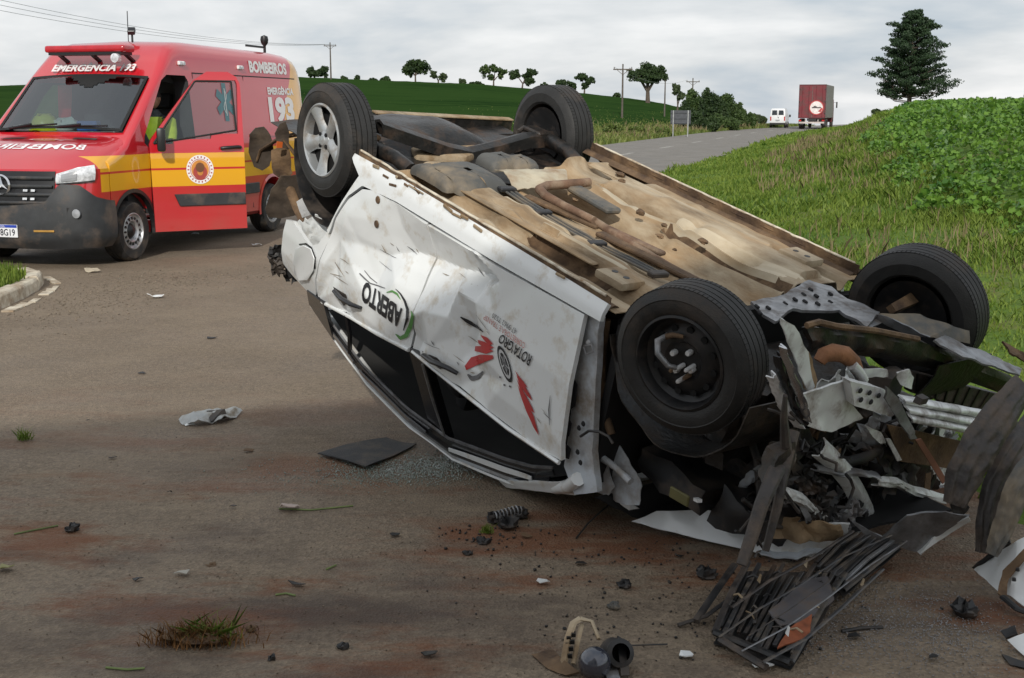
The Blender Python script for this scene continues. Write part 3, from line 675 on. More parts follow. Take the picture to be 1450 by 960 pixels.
def far_truck():
    d = 124.; k = d/1715; X, Y = at_px(1156, d); rz = -.335
    r_ = thing('cargo_truck', 'tall dark red box truck with round white emblem driving away', 'truck', (X, Y, .01), rz)
    RED = PM('truck_red', (.17, .018, .026), .5, var=.15, scale=1.2, dirt=(.08, .05, .045), damt=.3, dscale=1.5); TARP = PM('truck_side_tarp', (.20, .19, .17), .6, var=.12)
    w, y0, y1, z0, z1 = 1.28, -4.6, 4.2, 1.05, 4.25
    m = MB(); m.box((0, (y0+y1)/2, (z0+z1)/2), (2*w, y1-y0, z1-z0)); m.build('cargo_box', TARP, r_, bevel=.03)
    for x in (-.64, .64):
        m = MB(); m.box((x, y0-.03, (z0+z1)/2), (1.24, .05, z1-z0-.16)); dr = m.build('rear_door', RED, r_, bevel=.01)
        for xx in (-.3, .3):
            m = MB(); m.tube([(x+xx, y0-.075, z0+.1), (x+xx, y0-.075, z1-.15)], .022, 6); m.build('lock_bar', MATS['truck_red'], dr)
        for z in (1.5, 2.6, 3.8):
            m = MB(); m.box((math.copysign(1.22, x), y0-.07, z), (.10, .05, .12)); m.build('hinge', BLKP, dr)
    fr = MB()
    fr.box((0, y0-.03, z1-.04), (2*w+.02, .09, .09)); fr.box((0, y0-.03, z0+.03), (2*w+.02, .09, .10))
    for s in (-1, 1): fr.box((s*(w-.03), y0-.03, (z0+z1)/2), (.08, .09, z1-z0-.2))
    fr.build('door_frame', PM('truck_frame', (.10, .02, .025), .5), r_)
    cx, cz = .42, 2.05
    m = MB(); m.lathe([(0, y0-.115), (.68, y0-.115), (.68, y0-.100), (0, y0-.100)], (cx, 0, cz), 'Y', 36); em = m.build('round_emblem', PM('emblem_white', (.72, .66, .64), .5), r_)
    m = MB(); m.lathe([(.70, y0-.118), (.60, y0-.118), (.60, y0-.1165), (.70, y0-.1165)], (cx, 0, cz), 'Y', 36); m.build('emblem_ring', PM('emblem_red', (.42, .05, .05), .5), em)
    DK = PM('emblem_dark', (.08, .06, .06), .5)
    m = MB(); m.prism([(cx+a*.42, y0-.118, cz+b*.42) for a, b in ((-1.05, -.12), (1.1, -.12), (1.1, .05), (.75, .18), (.2, .12), (-.1, .34), (-.5, .40), (-.7, .18), (-1.05, .1))], (0, -.004, 0)); m.build('emblem_silhouette', DK, em)
    m = MB(); m.prism([(cx+.15, y0-.120, cz-.36), (cx+.50, y0-.120, cz+.0), (cx+.60, y0-.120, cz-.12), (cx+.40, y0-.120, cz-.42)], (0, -.004, 0)); m.build('emblem_slash', MATS['emblem_red'], em)
    m = MB(); m.box((0, (y0+y1)/2, .9), (.9, y1-y0, .22)); m.build('chassis', BLKP, r_)
    for y in (-3.3, -2.2, 5.0):
        for s in (-1, 1):
            wheel_simple(r_, (s*1.08, y, .5), .5, .42 if y < 0 else .28)
            if y < -3: m = MB(); m.box((s*1.06, y-.62, .62), (.5, .03, .55)); m.build('mud_flap', BLKP, r_)
    m = MB(); m.box((0, y0+.05, .62), (2.4, .1, .16)); m.box((-.6, y0+.2, .78), (.08, .1, .3)); m.box((.6, y0+.2, .78), (.08, .1, .3)); m.build('underride_bar', PM('bar_stripe', (.5, .45, .42), .6), r_)
    for s in (-1, 1):
        m = MB(); m.box((s*1.1, y0-.06, .82), (.26, .06, .14)); m.build('tail_light', REDL, r_)
        m = MB(); m.box((s*1.52, 5.6, 2.35), (.14, .10, .62)); m.bar((s*1.2, 5.6, 2.6), (s*1.5, 5.6, 2.6), .03, .03); m.build('side_mirror', BLKP, r_)
    cab = MB(); pr = [(4.4, .6), (4.4, 2.9), (5.9, 2.95), (6.35, 2.0), (6.45, .6)]; n = 5
    cab.add([(s*1.18, y, z) for s in (-1, 1) for y, z in pr], [(i, (i+1) % n, n+(i+1) % n, n+i) for i in range(n)]+[tuple(range(n)), tuple(range(2*n-1, n-1, -1))]); cab.build('cab', MATS['truck_red'], r_, bevel=.08, seg=2)
far_truck()
# ---------------------------------------------------------------- the red rescue van
def livery_mat():
    """red paint with two yellow bands along the side and a yellow tail, as printed on the van"""
    m = bpy.data.materials.new('van_livery'); m.use_nodes = True; MATS['van_livery'] = m
    nt = m.node_tree; N = nt.nodes; L = nt.links; b = N['Principled BSDF']
    tc = N.new('ShaderNodeTexCoord'); sp = N.new('ShaderNodeSeparateXYZ'); L.new(tc.outputs['Object'], sp.inputs[0]); X, Y, Z = sp.outputs
    def m2(op, a, c):
        n = N.new('ShaderNodeMath'); n.operation = op
        for i, v in enumerate((a, c)):
            if isinstance(v, (int, float)): n.inputs[i].default_value = v
            else: L.new(v, n.inputs[i])
        return n.outputs[0]
    band = m2('MULTIPLY', m2('GREATER_THAN', Z, .84), m2('LESS_THAN', Z, 1.235))
    gap = m2('MULTIPLY', m2('GREATER_THAN', Z, 1.035), m2('LESS_THAN', Z, 1.06))
    band = m2('MULTIPLY', band, m2('SUBTRACT', 1., gap)); band = m2('MULTIPLY', band, m2('LESS_THAN', X, .62))
    band = m2('MULTIPLY', band, m2('GREATER_THAN', m2('ABSOLUTE', Y, 0), -5))
    nz = N.new('ShaderNodeMath'); nz.operation = 'SINE'; L.new(m2('MULTIPLY', Z, 3.1), nz.inputs[0])
    tail = m2('MULTIPLY', m2('LESS_THAN', m2('ADD', X, m2('MULTIPLY', nz.outputs[0], .22)), -4.42), m2('GREATER_THAN', Z, .84))
    f = m2('MAXIMUM', band, tail)
    n = N.new('ShaderNodeTexNoise'); n.inputs['Scale'].default_value = 2.; n.inputs['Detail'].default_value = 6; L.new(tc.outputs['Object'], n.inputs[0])
    r1 = N.new('ShaderNodeValToRGB'); L.new(n.outputs[0], r1.inputs[0]); r1.color_ramp.elements[0].color = (.47, .008, .017, 1); r1.color_ramp.elements[1].color = (.56, .013, .023, 1)
    mx = N.new('ShaderNodeMix'); mx.data_type = 'RGBA'; L.new(f, mx.inputs[0]); L.new(r1.outputs[0], mx.inputs[6]); mx.inputs[7].default_value = (.74, .36, .008, 1)
    n2 = N.new('ShaderNodeTexNoise'); n2.inputs['Scale'].default_value = 3; n2.inputs['Detail'].default_value = 9; L.new(tc.outputs['Object'], n2.inputs[0])
    low = N.new('ShaderNodeMapRange'); low.inputs[1].default_value = 1.0; low.inputs[2].default_value = .2; low.inputs[4].default_value = .55; L.new(Z, low.inputs[0])
    mx2 = N.new('ShaderNodeMix'); mx2.data_type = 'RGBA'; L.new(m2('MULTIPLY', low.outputs[0], n2.outputs[0]), mx2.inputs[0]); L.new(mx.outputs[2], mx2.inputs[6]); mx2.inputs[7].default_value = (.22, .12, .08, 1)
    L.new(mx2.outputs[2], b.inputs['Base Color']); b.inputs['Roughness'].default_value = .30; b.inputs['Coat Weight'].default_value = 1.; b.inputs['Coat Roughness'].default_value = .04; b.inputs['Coat IOR'].default_value = 1.7
    return m
def ambulance():
    root = thing('rescue_van', 'red and yellow fire rescue van parked with its driver door open', 'van', (-5.370, 14.432, .0), 4.4533)
    LIV = livery_mat()
    DK = PM('van_dark_plastic', (.026, .028, .031), .55, var=.2, scale=8, bump=.2, bscale=200, dirt=(.12, .09, .07), damt=.22, dscale=3)
    BK = PM('van_black', (.010, .010, .011), .4, var=.2)
    SEAL = PM('van_seal', (.008, .008, .008), .7)
    WH = PM('van_white_print', (.78, .76, .76), .45, var=.03)
    CHR = PM('chrome', (.75, .76, .78), .18, .95, var=.05)
    LENS = PM('lamp_lens', (.60, .62, .65), .10, var=.35, scale=26, coat=1.)
    INT = PM('cab_trim', (.03, .032, .035), .7, var=.25)
    GL = glass_mat('van_glass', (.40, .49, .49), .8, .03)
    # ---- body shell
    def tum(z): return float(np.interp(z, [0, 1.25, 2.15, 2.62], [1, 1, .915, .85]))
    def zt(x): return float(np.interp(x, [-4.99, -4.93, -4.8, -4.5, -1.75, -1.45, -1.22, -.82, -.04, .05, .45], [2.30, 2.45, 2.55, 2.60, 2.62, 2.60, 2.53, 2.17, 1.46, 1.37, 1.20]))
    def Wx(x): return float(np.interp(x, [-4.99, -4.93, -4.8, -4.6, .45], [.93, .965, .985, .99, .99]))
    def ring(x, off=0.):
        W0 = Wx(x)-off; t = zt(x)-off; zb = .30+off; rho = float(np.interp(x, [-1.6, -.8, -.04, .45], [.22, .10, .05, .06])); pts = [(0, zb), (W0-.05, zb), (W0, zb+.05)]
        for s in np.linspace(.06, 1, 12):
            z = zb+.05+(t-rho-.02-zb-.05)*s; pts.append((W0*tum(z), z))
        yS, zS = pts[-1]
        for th in (22, 45, 68, 90): pts.append((yS-rho+rho*math.cos(R(th)), zS+rho*math.sin(R(th))))
        pts.append((0, t)); return pts
    xs = [.45, .30, .15, .05, -.04, -.2, -.4, -.6, -.82, -1.0, -1.22, -1.45, -1.75, -2.3, -3., -3.7, -4.2, -4.6, -4.8, -4.9, -4.96, -4.99]
    V = []; n = len(ring(-2))
    m_ = 2*n-2
    for x in xs:
        rp = ring(x); V += [(x, y, z) for y, z in rp]+[(x, -y, z) for y, z in rp[-2:0:-1]]
    F = [(i*m_+j, i*m_+(j+1) % m_, (i+1)*m_+(j+1) % m_, (i+1)*m_+j) for i in range(len(xs)-1) for j in range(m_)]+[tuple(range(m_-1, -1, -1)), tuple((len(xs)-1)*m_+q for q in range(m_))]
    mb = MB(); mb.add(V, F); body = mb.build('body', LIV, root)
    cut = []
    for x in (0, -3.665):
        for s in (-1, 1):
            c = MB(); c.lathe([(0, .60*s), (.43, .60*s), (.43, 1.2*s), (0, 1.2*s)], (x, 0, .37), 'Y', 36); cut.append(c.build('cut', None, root))
    # cab cavity
    pr = [(.0, .55), (.0, 1.33), (-.13, 1.42), (-.86, 2.09), (-1.22, 2.40), (-1.95, 2.46), (-1.95, .55)]
    c = MB(); k = len(pr); hw = [.90, .90, .885, .815, .66, .64, .90]
    c.add([(x, s*w, z) for s in (-1, 1) for (x, z), w in zip(pr, hw)], [(i, (i+1) % k, k+(i+1) % k, k+i) for i in range(k)]+[tuple(range(k)), tuple(range(2*k-1, k-1, -1))]); cut.append(c.build('cut', None, root))
    # windscreen
    nrm = Vector((.70, 0, .71)); ws = [(-.075, -.845, 1.49), (-.075, .845, 1.49), (-.785, .805, 2.135), (-.785, -.805, 2.135)]
    c = MB(); c.prism([Vector(p)-nrm*.14 for p in ws], nrm*.35); cut.append(c.build('cut', None, root))
    # door openings: driver's side whole, passenger side window only
    dop = [(-.40, .44), (-.40, 1.30), (-.32, 1.36), (-.34, 1.44), (-.88, 2.10), (-1.02, 2.17), (-1.46, 2.17), (-1.52, 2.10), (-1.52, .44)]
    c = MB(); c.prism([(x, .70, z) for x, z in dop], (0, .5, 0)); cut.append(c.build('cut', None, root))
    wop = [(-.52, 1.40), (-1.10, 2.06), (-1.42, 2.06), (-1.46, 1.48)]
    c = MB(); c.prism([(x, -.70, z) for x, z in wop], (0, -.5, 0)); cut.append(c.build('cut', None, root))
    bool_cut(body, cut)
    body.data.materials.append(INT)
    for pl in body.data.polygons:
        c = pl.center; hw_ = float(np.interp(c.z, [.55, 1.33, 1.42, 2.09, 2.40, 2.46], [.90, .90, .885, .815, .66, .64]))+.012
        if -1.97 < c.x < .02 and abs(c.y) < hw_ and c.z > .5 and c.z < zt(c.x)-.06: pl.material_index = 1
    body.data.polygons.foreach_set('use_smooth', [True]*len(body.data.polygons)); body.data.set_sharp_from_angle(angle=R(28))
    S = lambda x, z, off=.004: Vector((x, Wx(x)*tum(z)+off, z))        # point on the left side
    # windscreen glass, frame band
    def wsp(u, v, off=0.):
        p = Vector(ws[0]).lerp(Vector(ws[1]), u).lerp(Vector(ws[3]).lerp(Vector(ws[2]), u), v); return p+nrm*(off+.045*(1-(2*u-1)**2))
    g = MB(); g.grid(lambda u, v: wsp(u, v, .010), 16, 8); gl = g.build('windscreen', GL, root, smooth=60)
    g = MB()
    def frame(u, v):
        return wsp(u, v, .016)
    g.grid(frame, 40, 24, keep=lambda u, v: u < .028 or u > .972 or v < .05 or v > .945 or (v > .86-.10*math.exp(-((u-.56)/.08)**2)*1.3 and abs(u-.56) < .18 and v > .93-.20*(1-abs(u-.56)/.18)))
    g.build('windscreen_border', SEAL, gl, smooth=60)
    for s, y0 in ((1, -.62), (-1, .05)):
        w = MB(); w.tube([wsp((y0+.85)/1.7, .02, .035), wsp((y0+.85)/1.7+.36, .055, .035)], .012, 6); w.tube([wsp((y0+.85)/1.7-.02, .01, .03), wsp((y0+.85)/1.7+.16, .04, .05)], .016, 6); w.build('wiper', BK, root)
    # ---- nose: bonnet, fenders, bumper, grille, lamps
    def plan(ph): return Vector((.45+.55*max(0, math.cos(ph))**.55, .99*math.copysign(abs(math.sin(ph))**.82, ph), 0))
    def nose(ph, z, off=0.):
        p = plan(ph); q = plan(ph+.01)-plan(ph-.01); nn = Vector((q.y, -q.x, 0)).normalized()
        back = max(0, z-.75)*.22*max(0, math.cos(ph)); p = p-Vector((back, 0, 0)); p.z = z; return p+nn*off
    H = math.pi/2
    g = MB(); g.grid(lambda u, v: nose((2*u-1)*H*.999, .30+.80*v), 48, 10); g.build('nose_panel', LIV, root, smooth=50)
    def bon(u, v, off=0.):
        ph = (2*u-1)*H*.999; a = nose(ph, 1.10); b_ = Vector((-.035-.05*(2*u-1)**2*0, .90*math.copysign(abs(2*u-1)**.9, 2*u-1), 1.445))
        p = a.lerp(b_, v); p.z += (.075*math.sin(math.pi*min(1, v*1.05))*(1-abs(2*u-1)**4)); 
        ed = abs(2*u-1); p.z -= .05*ed**6*(1-v*.5); return p+Vector((.2, 0, 1)).normalized()*off
    g = MB(); g.grid(bon, 40, 18); bn = g.build('bonnet', LIV, root, smooth=60)
    for s in (-1, 1):
        g = MB(); g.grid(lambda u, v: bon(.5+s*(.14+.17*u)+0*v, .80+.10*v-.03*u, .006), 6, 3); g.build('bonnet_vent', DK, bn)
    lettering('bonnet_lettering', 'BOMBEIROS', lambda u, v: bon(.5+u*.42-.0, .46+v*.5, .005), WH, bn, width=1.35, height=.30, bold=.02, mirror=True, sub=1)
    g = MB()
    for k in range(40):
        a0, a1 = 2*math.pi*k/40, 2*math.pi*(k+1)/40
        P = lambda a, r_: bon(.5+.075*math.cos(a)*r_, .745+.055*math.sin(a)*r_, .006)
        g.add([P(a0, 1), P(a1, 1), P(a1, .72), P(a0, .72)], [(0, 1, 2, 3)])
        if k % 4 < 2: g.add([P(a0, .5), P(a1, .5), P(a1, .2), P(a0, .2)], [(0, 1, 2, 3)])
    g.build('bonnet_emblem', PM('emblem_faded', (.62, .30, .30), .5), bn)
    # bumper
    def bump(u, v):
        ph = (2*u-1)*H*.999; top = float(np.interp(abs(2*u-1), [0, .30, .42, .62, .8, 1], [.70, .74, .94, .93, .80, .74])); z = .24+(top-.24)*v
        off = .035+.02*math.sin(math.pi*v)-(.06*(1-v/.18) if v < .18 else 0); return nose(ph, z, off)
    g = MB(); g.grid(bump, 64, 14); bp = g.build('front_bumper', DK, root, smooth=45, thick=-.02)
    g = MB(); g.grid(lambda u, v: nose((2*u-1)*.58, .66+.42*v, .018-.02*abs(v-.5)), 24, 6); gr = g.build('grille', BK, root, smooth=50)
    for z in (.74, .83, .92, 1.01):
        g = MB(); g.grid(lambda u, v: nose((2*u-1)*.56, z-.018+.036*v, .045+.012*math.sin(v*math.pi)), 24, 3); g.build('grille_bar', DK, gr, smooth=60)
    for s in (-1, 1):
        for z in (.785, .875):
            for q in (.20, .29):
                g = MB(); g.grid(lambda u, v: nose(s*(q+.05*u), z-.012+.024*v, .05), 2, 1); g.build('strobe_lamp', LENS, gr)
    g = MB(); g.grid(lambda u, v: nose((2*u-1)*.50, .40+.20*v, .066), 20, 3); g.build('lower_intake', BK, bp, smooth=50)
    # star badge
    c0 = nose(0, .93, .07); g = MB(); g.lathe([(.118, 0), (.105, .02), (.092, 0), (.105, -.01)], c0, 'X', 32, True)
    for k in range(3):
        a = R(90+120*k); t = Vector((0, math.cos(a), math.sin(a))); q = Vector((0, -math.sin(a), math.cos(a)))
        g.add([c0+t*.10+Vector((.004, 0, 0)), c0+q*.022, c0-q*.022, c0+Vector((.022, 0, 0))], [(0, 1, 3), (0, 3, 2), (0, 2, 1)])
    g.build('star_badge', CHR, gr, smooth=40)
    # number plate
    pc = nose(0, .43, .085); g = MB(); g.box(pc, (.012, .42, .14)); np_ = g.build('number_plate', PM('plate_white', (.72, .73, .75), .4, var=.04), root, bevel=.003)
    g = MB(); g.box(pc+Vector((.007, 0, .053)), (.004, .41, .03)); g.build('plate_band', PM('plate_blue', (.02, .05, .34), .4), np_)
    PB = PM('plate_black', (.02, .02, .03), .5)
    lettering('plate_lettering', 'RXL 8G19', lambda u, v: pc+Vector((.0095, u, v-.014)), PB, np_, width=.36, height=.075, bold=.01)
    lettering('plate_country', 'BRASIL', lambda u, v: pc+Vector((.0105, u, v+.053)), WH, np_, width=.12, height=.02)
    for s in (-1, 1):
        g = MB()      # headlamp unit: swept back, thinner inward
        def hl(u, v, off=.02):
            ph = s*(.60+.68*u); lo = .945+.03*u; hi = np.interp(u, [0, .5, 1], [1.055, 1.125, 1.15]); return nose(ph, lo+(hi-lo)*v, off+.02*math.sin(math.pi*v))
        g.grid(hl, 14, 6); h = g.build('headlamp', LENS, root, smooth=60)
        g = MB(); g.grid(lambda u, v: hl(.12+.36*u, .15+.65*v, .030), 4, 3); g.build('projector', PM('lamp_grey', (.30, .31, .33), .25) if 'lamp_grey' not in MATS else MATS['lamp_grey'], h)
        g = MB(); g.grid(lambda u, v: hl(u, -.06+.10*v, .026), 12, 1); g.build('lamp_trim', DK, h)
        g = MB(); g.grid(lambda u, v: nose(s*(.78+.34*u), .56+.13*v-.03*u*s*s, .075-.02*u), 8, 3); fg = g.build('fog_recess', BK, bp)
        g = MB(); g.lathe([(0, .0), (.045, .0), (.05, .02), (0, .03)], nose(s*.93, .625, .08), 'X', 14); g.build('fog_lamp', MATS['lamp_grey'], fg, smooth=40)
    for s in (-1, 1):
        g = MB(); g.grid(lambda u, v: nose(s*(.33+.26*u), .425+.022*v, .087), 6, 1); g.build('reflector_strip', PM('amber_strip', (.40, .22, .05), .4) if 'amber_strip' not in MATS else MATS['amber_strip'], bp)
    # ---- rub strips, arches, sills
    for x0, x1 in ((-1.58, -3.20), (-4.13, -4.9)):
        g = MB(); g.prism([S(x0, .60), S(x1, .60), S(x1, .745), S(x0, .745)], (0, .022, 0)); g.build('rub_strip', DK, root, bevel=.008)
    for x in (0, -3.665):
        g = MB()
        for k in range(24):
            a0 = math.pi*(-.06+1.12*k/24); a1 = math.pi*(-.06+1.12*(k+1)/24)
            P = lambda a, r_, o: Vector((x+math.cos(a)*r_, .99+o, .37+math.sin(a)*r_))
            g.add([P(a0, .43, .012), P(a1, .43, .012), P(a1, .475, .006), P(a0, .475, .006), P(a0, .42, -.05), P(a1, .42, -.05)], [(0, 1, 2, 3), (4, 5, 1, 0)])
        g.build('wheel_arch', BK if x == 0 else LIV, root)
    g = MB(); g.box((-1.0, .90, .40), (1.0, .10, .05)); g.box((-1.0, .80, .42), (.95, .18, .04)); g.build('door_step', BK, root, bevel=.006)
    g = MB(); g.box((-1.9, 0, .34), (5.4, 1.5, .2)); g.build('underbody', BK, root)
    # panel seams on the side
    for x in (-1.64, -3.02):
        g = MB(); g.prism([S(x, .40, .001), S(x-.012, .40, .001), S(x-.012, 2.2, .001), S(x, 2.2, .001)], (0, .0025, 0)); g.build('panel_seam', SEAL, root)
    g = MB(); g.prism([S(-1.64, 2.20, .001), S(-4.7, 2.20, .001), S(-4.7, 2.215, .001), S(-1.64, 2.215, .001)], (0, .0025, 0)); g.build('roof_seam', SEAL, root)
    g = MB(); g.prism([S(-3.02, 1.38, .001), S(-4.7, 1.38, .001), S(-4.7, 1.41, .001), S(-3.02, 1.41, .001)], (0, .012, 0)); g.build('slide_rail', LIV, root)
    # ---- lettering on the side
    side = lambda xc, zc, st=1.: (lambda u, v: S(xc-u*st*0-u, zc+v, .006))
    lettering('side_lettering', 'BOMBEIROS', side(-3.86, 2.345), WH, root, width=1.20, height=.165, bold=.05)
    lettering('side_lettering', 'EMERG\u00caNCIA', side(-4.16, 2.03), WH, root, width=.86, height=.13, bold=.045)
    lettering('side_number', '193', side(-4.13, 1.745), WH, root, width=.84, height=.38, bold=.05)
    # star of life
    g = MB(); cx, cz = -2.42, 1.85
    for k in range(6):
        a = R(30*0+60*k+90); ca, sa = math.cos(a), math.sin(a); w = .055
        pts = [(-w, 0), (w, 0), (w, .25), (-w, .25)]; g.add([S(cx+(u*-sa+v*ca), cz+(u*ca+v*sa), .006+.0006*k) for u, v in pts], [(0, 1, 2, 3)])
    star = g.build('medical_star', PM('star_teal', (.05, .20, .24), .45), root)
    g = MB(); g.add([S(cx-.012, cz-.18, .012), S(cx+.012, cz-.18, .012), S(cx+.012, cz+.18, .012), S(cx-.012, cz+.18, .012)], [(0, 1, 2, 3)])
    g.add([S(cx+.05*math.sin(t*6)+dx, cz-.15+.3*t, .013) for t, dx in [(q/10, .0) for q in range(11)]]+[S(cx+.05*math.sin(t*6)+.02, cz-.15+.3*t, .013) for t in [q/10 for q in range(11)]], [(i, i+1, 12+i, 11+i) for i in range(10)]); g.build('serpent_staff', WH, star)
    for x in (-1.40, -2.97):
        g = MB(); g.box(S(x, 2.32, .012), (.16, .03, .055)); lm = g.build('side_lamp', WH, root, bevel=.012)
        for d in (-.04, .04):
            g = MB(); g.box(S(x+d, 2.32, .030), (.05, .012, .035)); g.build('lamp_lens', LENS, lm)
    # ---- light bar and forehead lettering
    fore = lambda u, v: Vector((-.82-.40*((.5+v)), u, 2.17+.36*(.5+v)))+Vector((.68, 0, .73))*.012
    lettering('forehead_lettering', 'EMERG\u00caNCIA 193', lambda u, v: Vector((-.90-v*.95, u, 2.245+v*.86))+Vector((.02, 0, .022)), WH, root, width=1.15, height=.13, bold=.035)
    g = MB(); g.box((-.80, .0, 2.475), (.26, 1.10, .085)); lb = g.build('light_bar', PM('bar_red', (.42, .012, .022), .25, coat=.6), root, bevel=.035, seg=3, smooth=40)
    g = MB(); g.box((-.81, 0, 2.42), (.25, 1.0, .035)); g.build('light_bar_base', BK, lb)
    for y in (-.46, 0., .46):
        g = MB(); g.bar((-.84, y, 2.42), (-1.02, y, 2.33), .05, .03); g.build('light_bar_bracket', BK, lb)
    g = MB(); g.lathe([(0, .07), (.055, .06), (.06, 0), (.03, -.06), (0, -.06)], (-.70, .44, 2.36), 'X', 14); g.build('spot_lamp', LENS, lb, smooth=40)
    # roof fittings
    g = MB(); g.tube([(-1.75, -.05, 2.6), (-1.76, -.05, 3.0)], .006, 5); g.build('aerial', BK, root)
    g = MB(); g.box((-1.35, .25, 2.72), (.10, .09, .06), (0, .6, .4)); g.tube([(-1.36, .25, 2.58), (-1.36, .25, 2.72)], .015, 6); g.build('roof_siren', BK, root, bevel=.01)
    g = MB(); g.lathe([(0, .10), (.05, .08), (.06, .03), (.05, -.02), (.02, -.06), (.02, -.16)], (-4.35, .60, 2.74), 'Z', 12); g.bar((-3.75, .60, 2.66), (-4.3, .60, 2.66), .02, .03); g.build('roof_beacon', BK, root, smooth=40)
    # ---- driver's door, swung open on its front hinges
    hinge = Vector((-.385, .985, 0)); door = bpy.data.objects.new('driver_door', None)
    ang = -R(47)
    def D(x, z, off=0.):                     # closed position -> swung open
        y = .99*tum(z)+off-hinge.y; v = Vector((x-hinge.x, y, 0)); v = Matrix.Rotation(ang, 3, 'Z') @ v; return Vector((hinge.x+v.x, hinge.y+v.y, z))
    def rowf(z):                              # door outline: front and rear x for a height
        fr = float(np.interp(z, [.30, 1.30, 1.36, 1.42, 2.10, 2.20], [-.42, -.40, -.40, -.43, -.98, -1.14])); rr = float(np.interp(z, [.30, 2.05, 2.14, 2.20], [-1.54, -1.54, -1.50, -1.40])); return fr, rr
    def is_win(u, z): return False
    zs = list(np.linspace(.30, 1.30, 12))+[1.345, 1.40, 1.46, 1.52, 1.60, 1.70, 1.80, 1.90, 2.0, 2.06, 2.10, 2.14, 2.20]
    us = [0, .02, .06, .10, .16, .24, .34, .44, .54, .64, .74, .84, .90, .94, .98, 1]
    def wlow(u): return 1.335+.16*u           # lower edge of the window
    g = MB(); nu = len(us); V = []; Fd = []
    for z in zs:
        fr, rr = rowf(z)
        for u in us: V.append(D(fr+(rr-fr)*u, z))
    for i in range(len(zs)-1):
        for j in range(nu-1):
            uc = (us[j]+us[j+1])/2; zc = (zs[i]+zs[i+1])/2
            if zc > wlow(uc) and zc < 2.10 and .05 < uc < .93: continue
            Fd.append((i*nu+j, i*nu+j+1, (i+1)*nu+j+1, (i+1)*nu+j))
    g.add(V, Fd); dp = g.build('driver_door', LIV, root, thick=.055, smooth=40)
    dp['label'] = 'open red driver door with yellow bands and a round crest'
    g = MB(); g.grid(lambda u, v: (lambda z: (lambda fr, rr: D(fr+(rr-fr)*(.03+.92*u), z, -.02))(*rowf(z)))(1.33+.80*v), 10, 8); g.build('door_glass', glass_mat('door_glass', (.62, .68, .66), .35, .03), dp, smooth=60)
    g = MB(); g.grid(lambda u, v: (lambda z: D(-.41-1.12*u, z, -.06))(.34+.98*v), 4, 4); g.build('door_lining', INT, dp)
    g = MB()
    Q = [(.05, None)]
    fr_pts = [(-.45, 1.352), (-.99, 2.085), (-1.43, 2.085), (-1.455, 1.50)]
    for k in range(4):
        a, b_ = fr_pts[k], fr_pts[(k+1) % 4]; g.tube([D(a[0]+(b_[0]-a[0])*t, a[1]+(b_[1]-a[1])*t, .004) for t in np.linspace(0, 1, 7)], .012, 6)
    g.build('window_seal', SEAL, dp)
    g = MB(); g.add([D(x, z, .003+o) for o in (0, .022) for x, z in ((-.72, .60), (-1.53, .60), (-1.53, .745), (-.66, .745))], [(0, 1, 2, 3), (7, 6, 5, 4), (0, 4, 5, 1), (1, 5, 6, 2), (2, 6, 7, 3), (3, 7, 4, 0)]); g.build('rub_strip', DK, dp, bevel=.006)
    g = MB(); g.tube([D(-1.25, 1.285, .02), D(-1.28, 1.29, .045), D(-1.46, 1.30, .045), D(-1.49, 1.295, .02)], .022, 8); g.build('door_handle', BK, dp, smooth=50)
    CR = lambda u, v, o=.005: D(-.985-u, 1.035+v, o)
    cc = MB()
    for k in range(32):
        a0, a1 = 2*math.pi*k/32, 2*math.pi*(k+1)/32; cc.add([CR(0, 0), CR(.165*math.cos(a0), .175*math.sin(a0)), CR(.165*math.cos(a1), .175*math.sin(a1))], [(0, 1, 2)])
    cr = cc.build('door_crest', WH, dp)
    def disc(nm, r0, r1, mat, o, cx=0, cz=0, n=28, par=cr):
        q = MB()
        for k in range(n):
            a0, a1 = 2*math.pi*k/n, 2*math.pi*(k+1)/n
            q.add([CR(cx+r0*math.cos(a0), cz+r0*1.06*math.sin(a0), o), CR(cx+r1*math.cos(a0), cz+r1*1.06*math.sin(a0), o), CR(cx+r1*math.cos(a1), cz+r1*1.06*math.sin(a1), o), CR(cx+r0*math.cos(a1), cz+r0*1.06*math.sin(a1), o)], [(0, 1, 2, 3)])
        return q.build(nm, mat, par)
    CRD = PM('crest_red', (.40, .06, .05), .5); CBR = PM('crest_brown', (.18, .07, .03), .5); COR = PM('crest_orange', (.62, .25, .05), .5)
    disc('crest_ring', .115, .122, CRD, .0065); disc('crest_field', .0, .108, COR, .0065); disc('crest_flame', .0, .055, CBR, .008, 0, .025); disc('crest_shield', .035, .085, CRD, .0075, 0, -.035)
    for k in range(22):
        a = 2*math.pi*k/22; q = MB(); q.add([CR(.142*math.cos(a+d)*s_, .150*math.sin(a+d)*s_, .0065) for d, s_ in ((-.05, .93), (.05, .93), (.05, 1.07), (-.05, 1.07))], [(0, 1, 2, 3)]); q.build('crest_mark', CRD, cr)
    # mirror on the door
    g = MB(); mc = D(-.50, 1.40, .20); g.box(mc, (.10, .17, .28), (0, 0, ang-.2)); mi = g.build('door_mirror', BK, dp, bevel=.035, seg=2, smooth=40)
    g = MB(); g.tube([D(-.52, 1.36, 0), D(-.52, 1.38, .10), mc-Vector((0, 0, .12))], .03, 8); g.build('mirror_arm', BK, mi)
    # ---- cab interior
    g = MB(); g.prism([(-.10, -.86, 1.25), (-.10, -.86, 1.46), (-.55, -.86, 1.50), (-.72, -.86, 1.30), (-.60, -.86, .62), (-.1, -.86, .62)], (0, 1.72, 0)); g.build('dashboard', INT, root, bevel=.03, seg=2)
    g = MB(); g.lathe([(.185, 0), (.205, .012), (.225, 0), (.205, -.012)], (0, 0, 0), 'Z', 24, True)
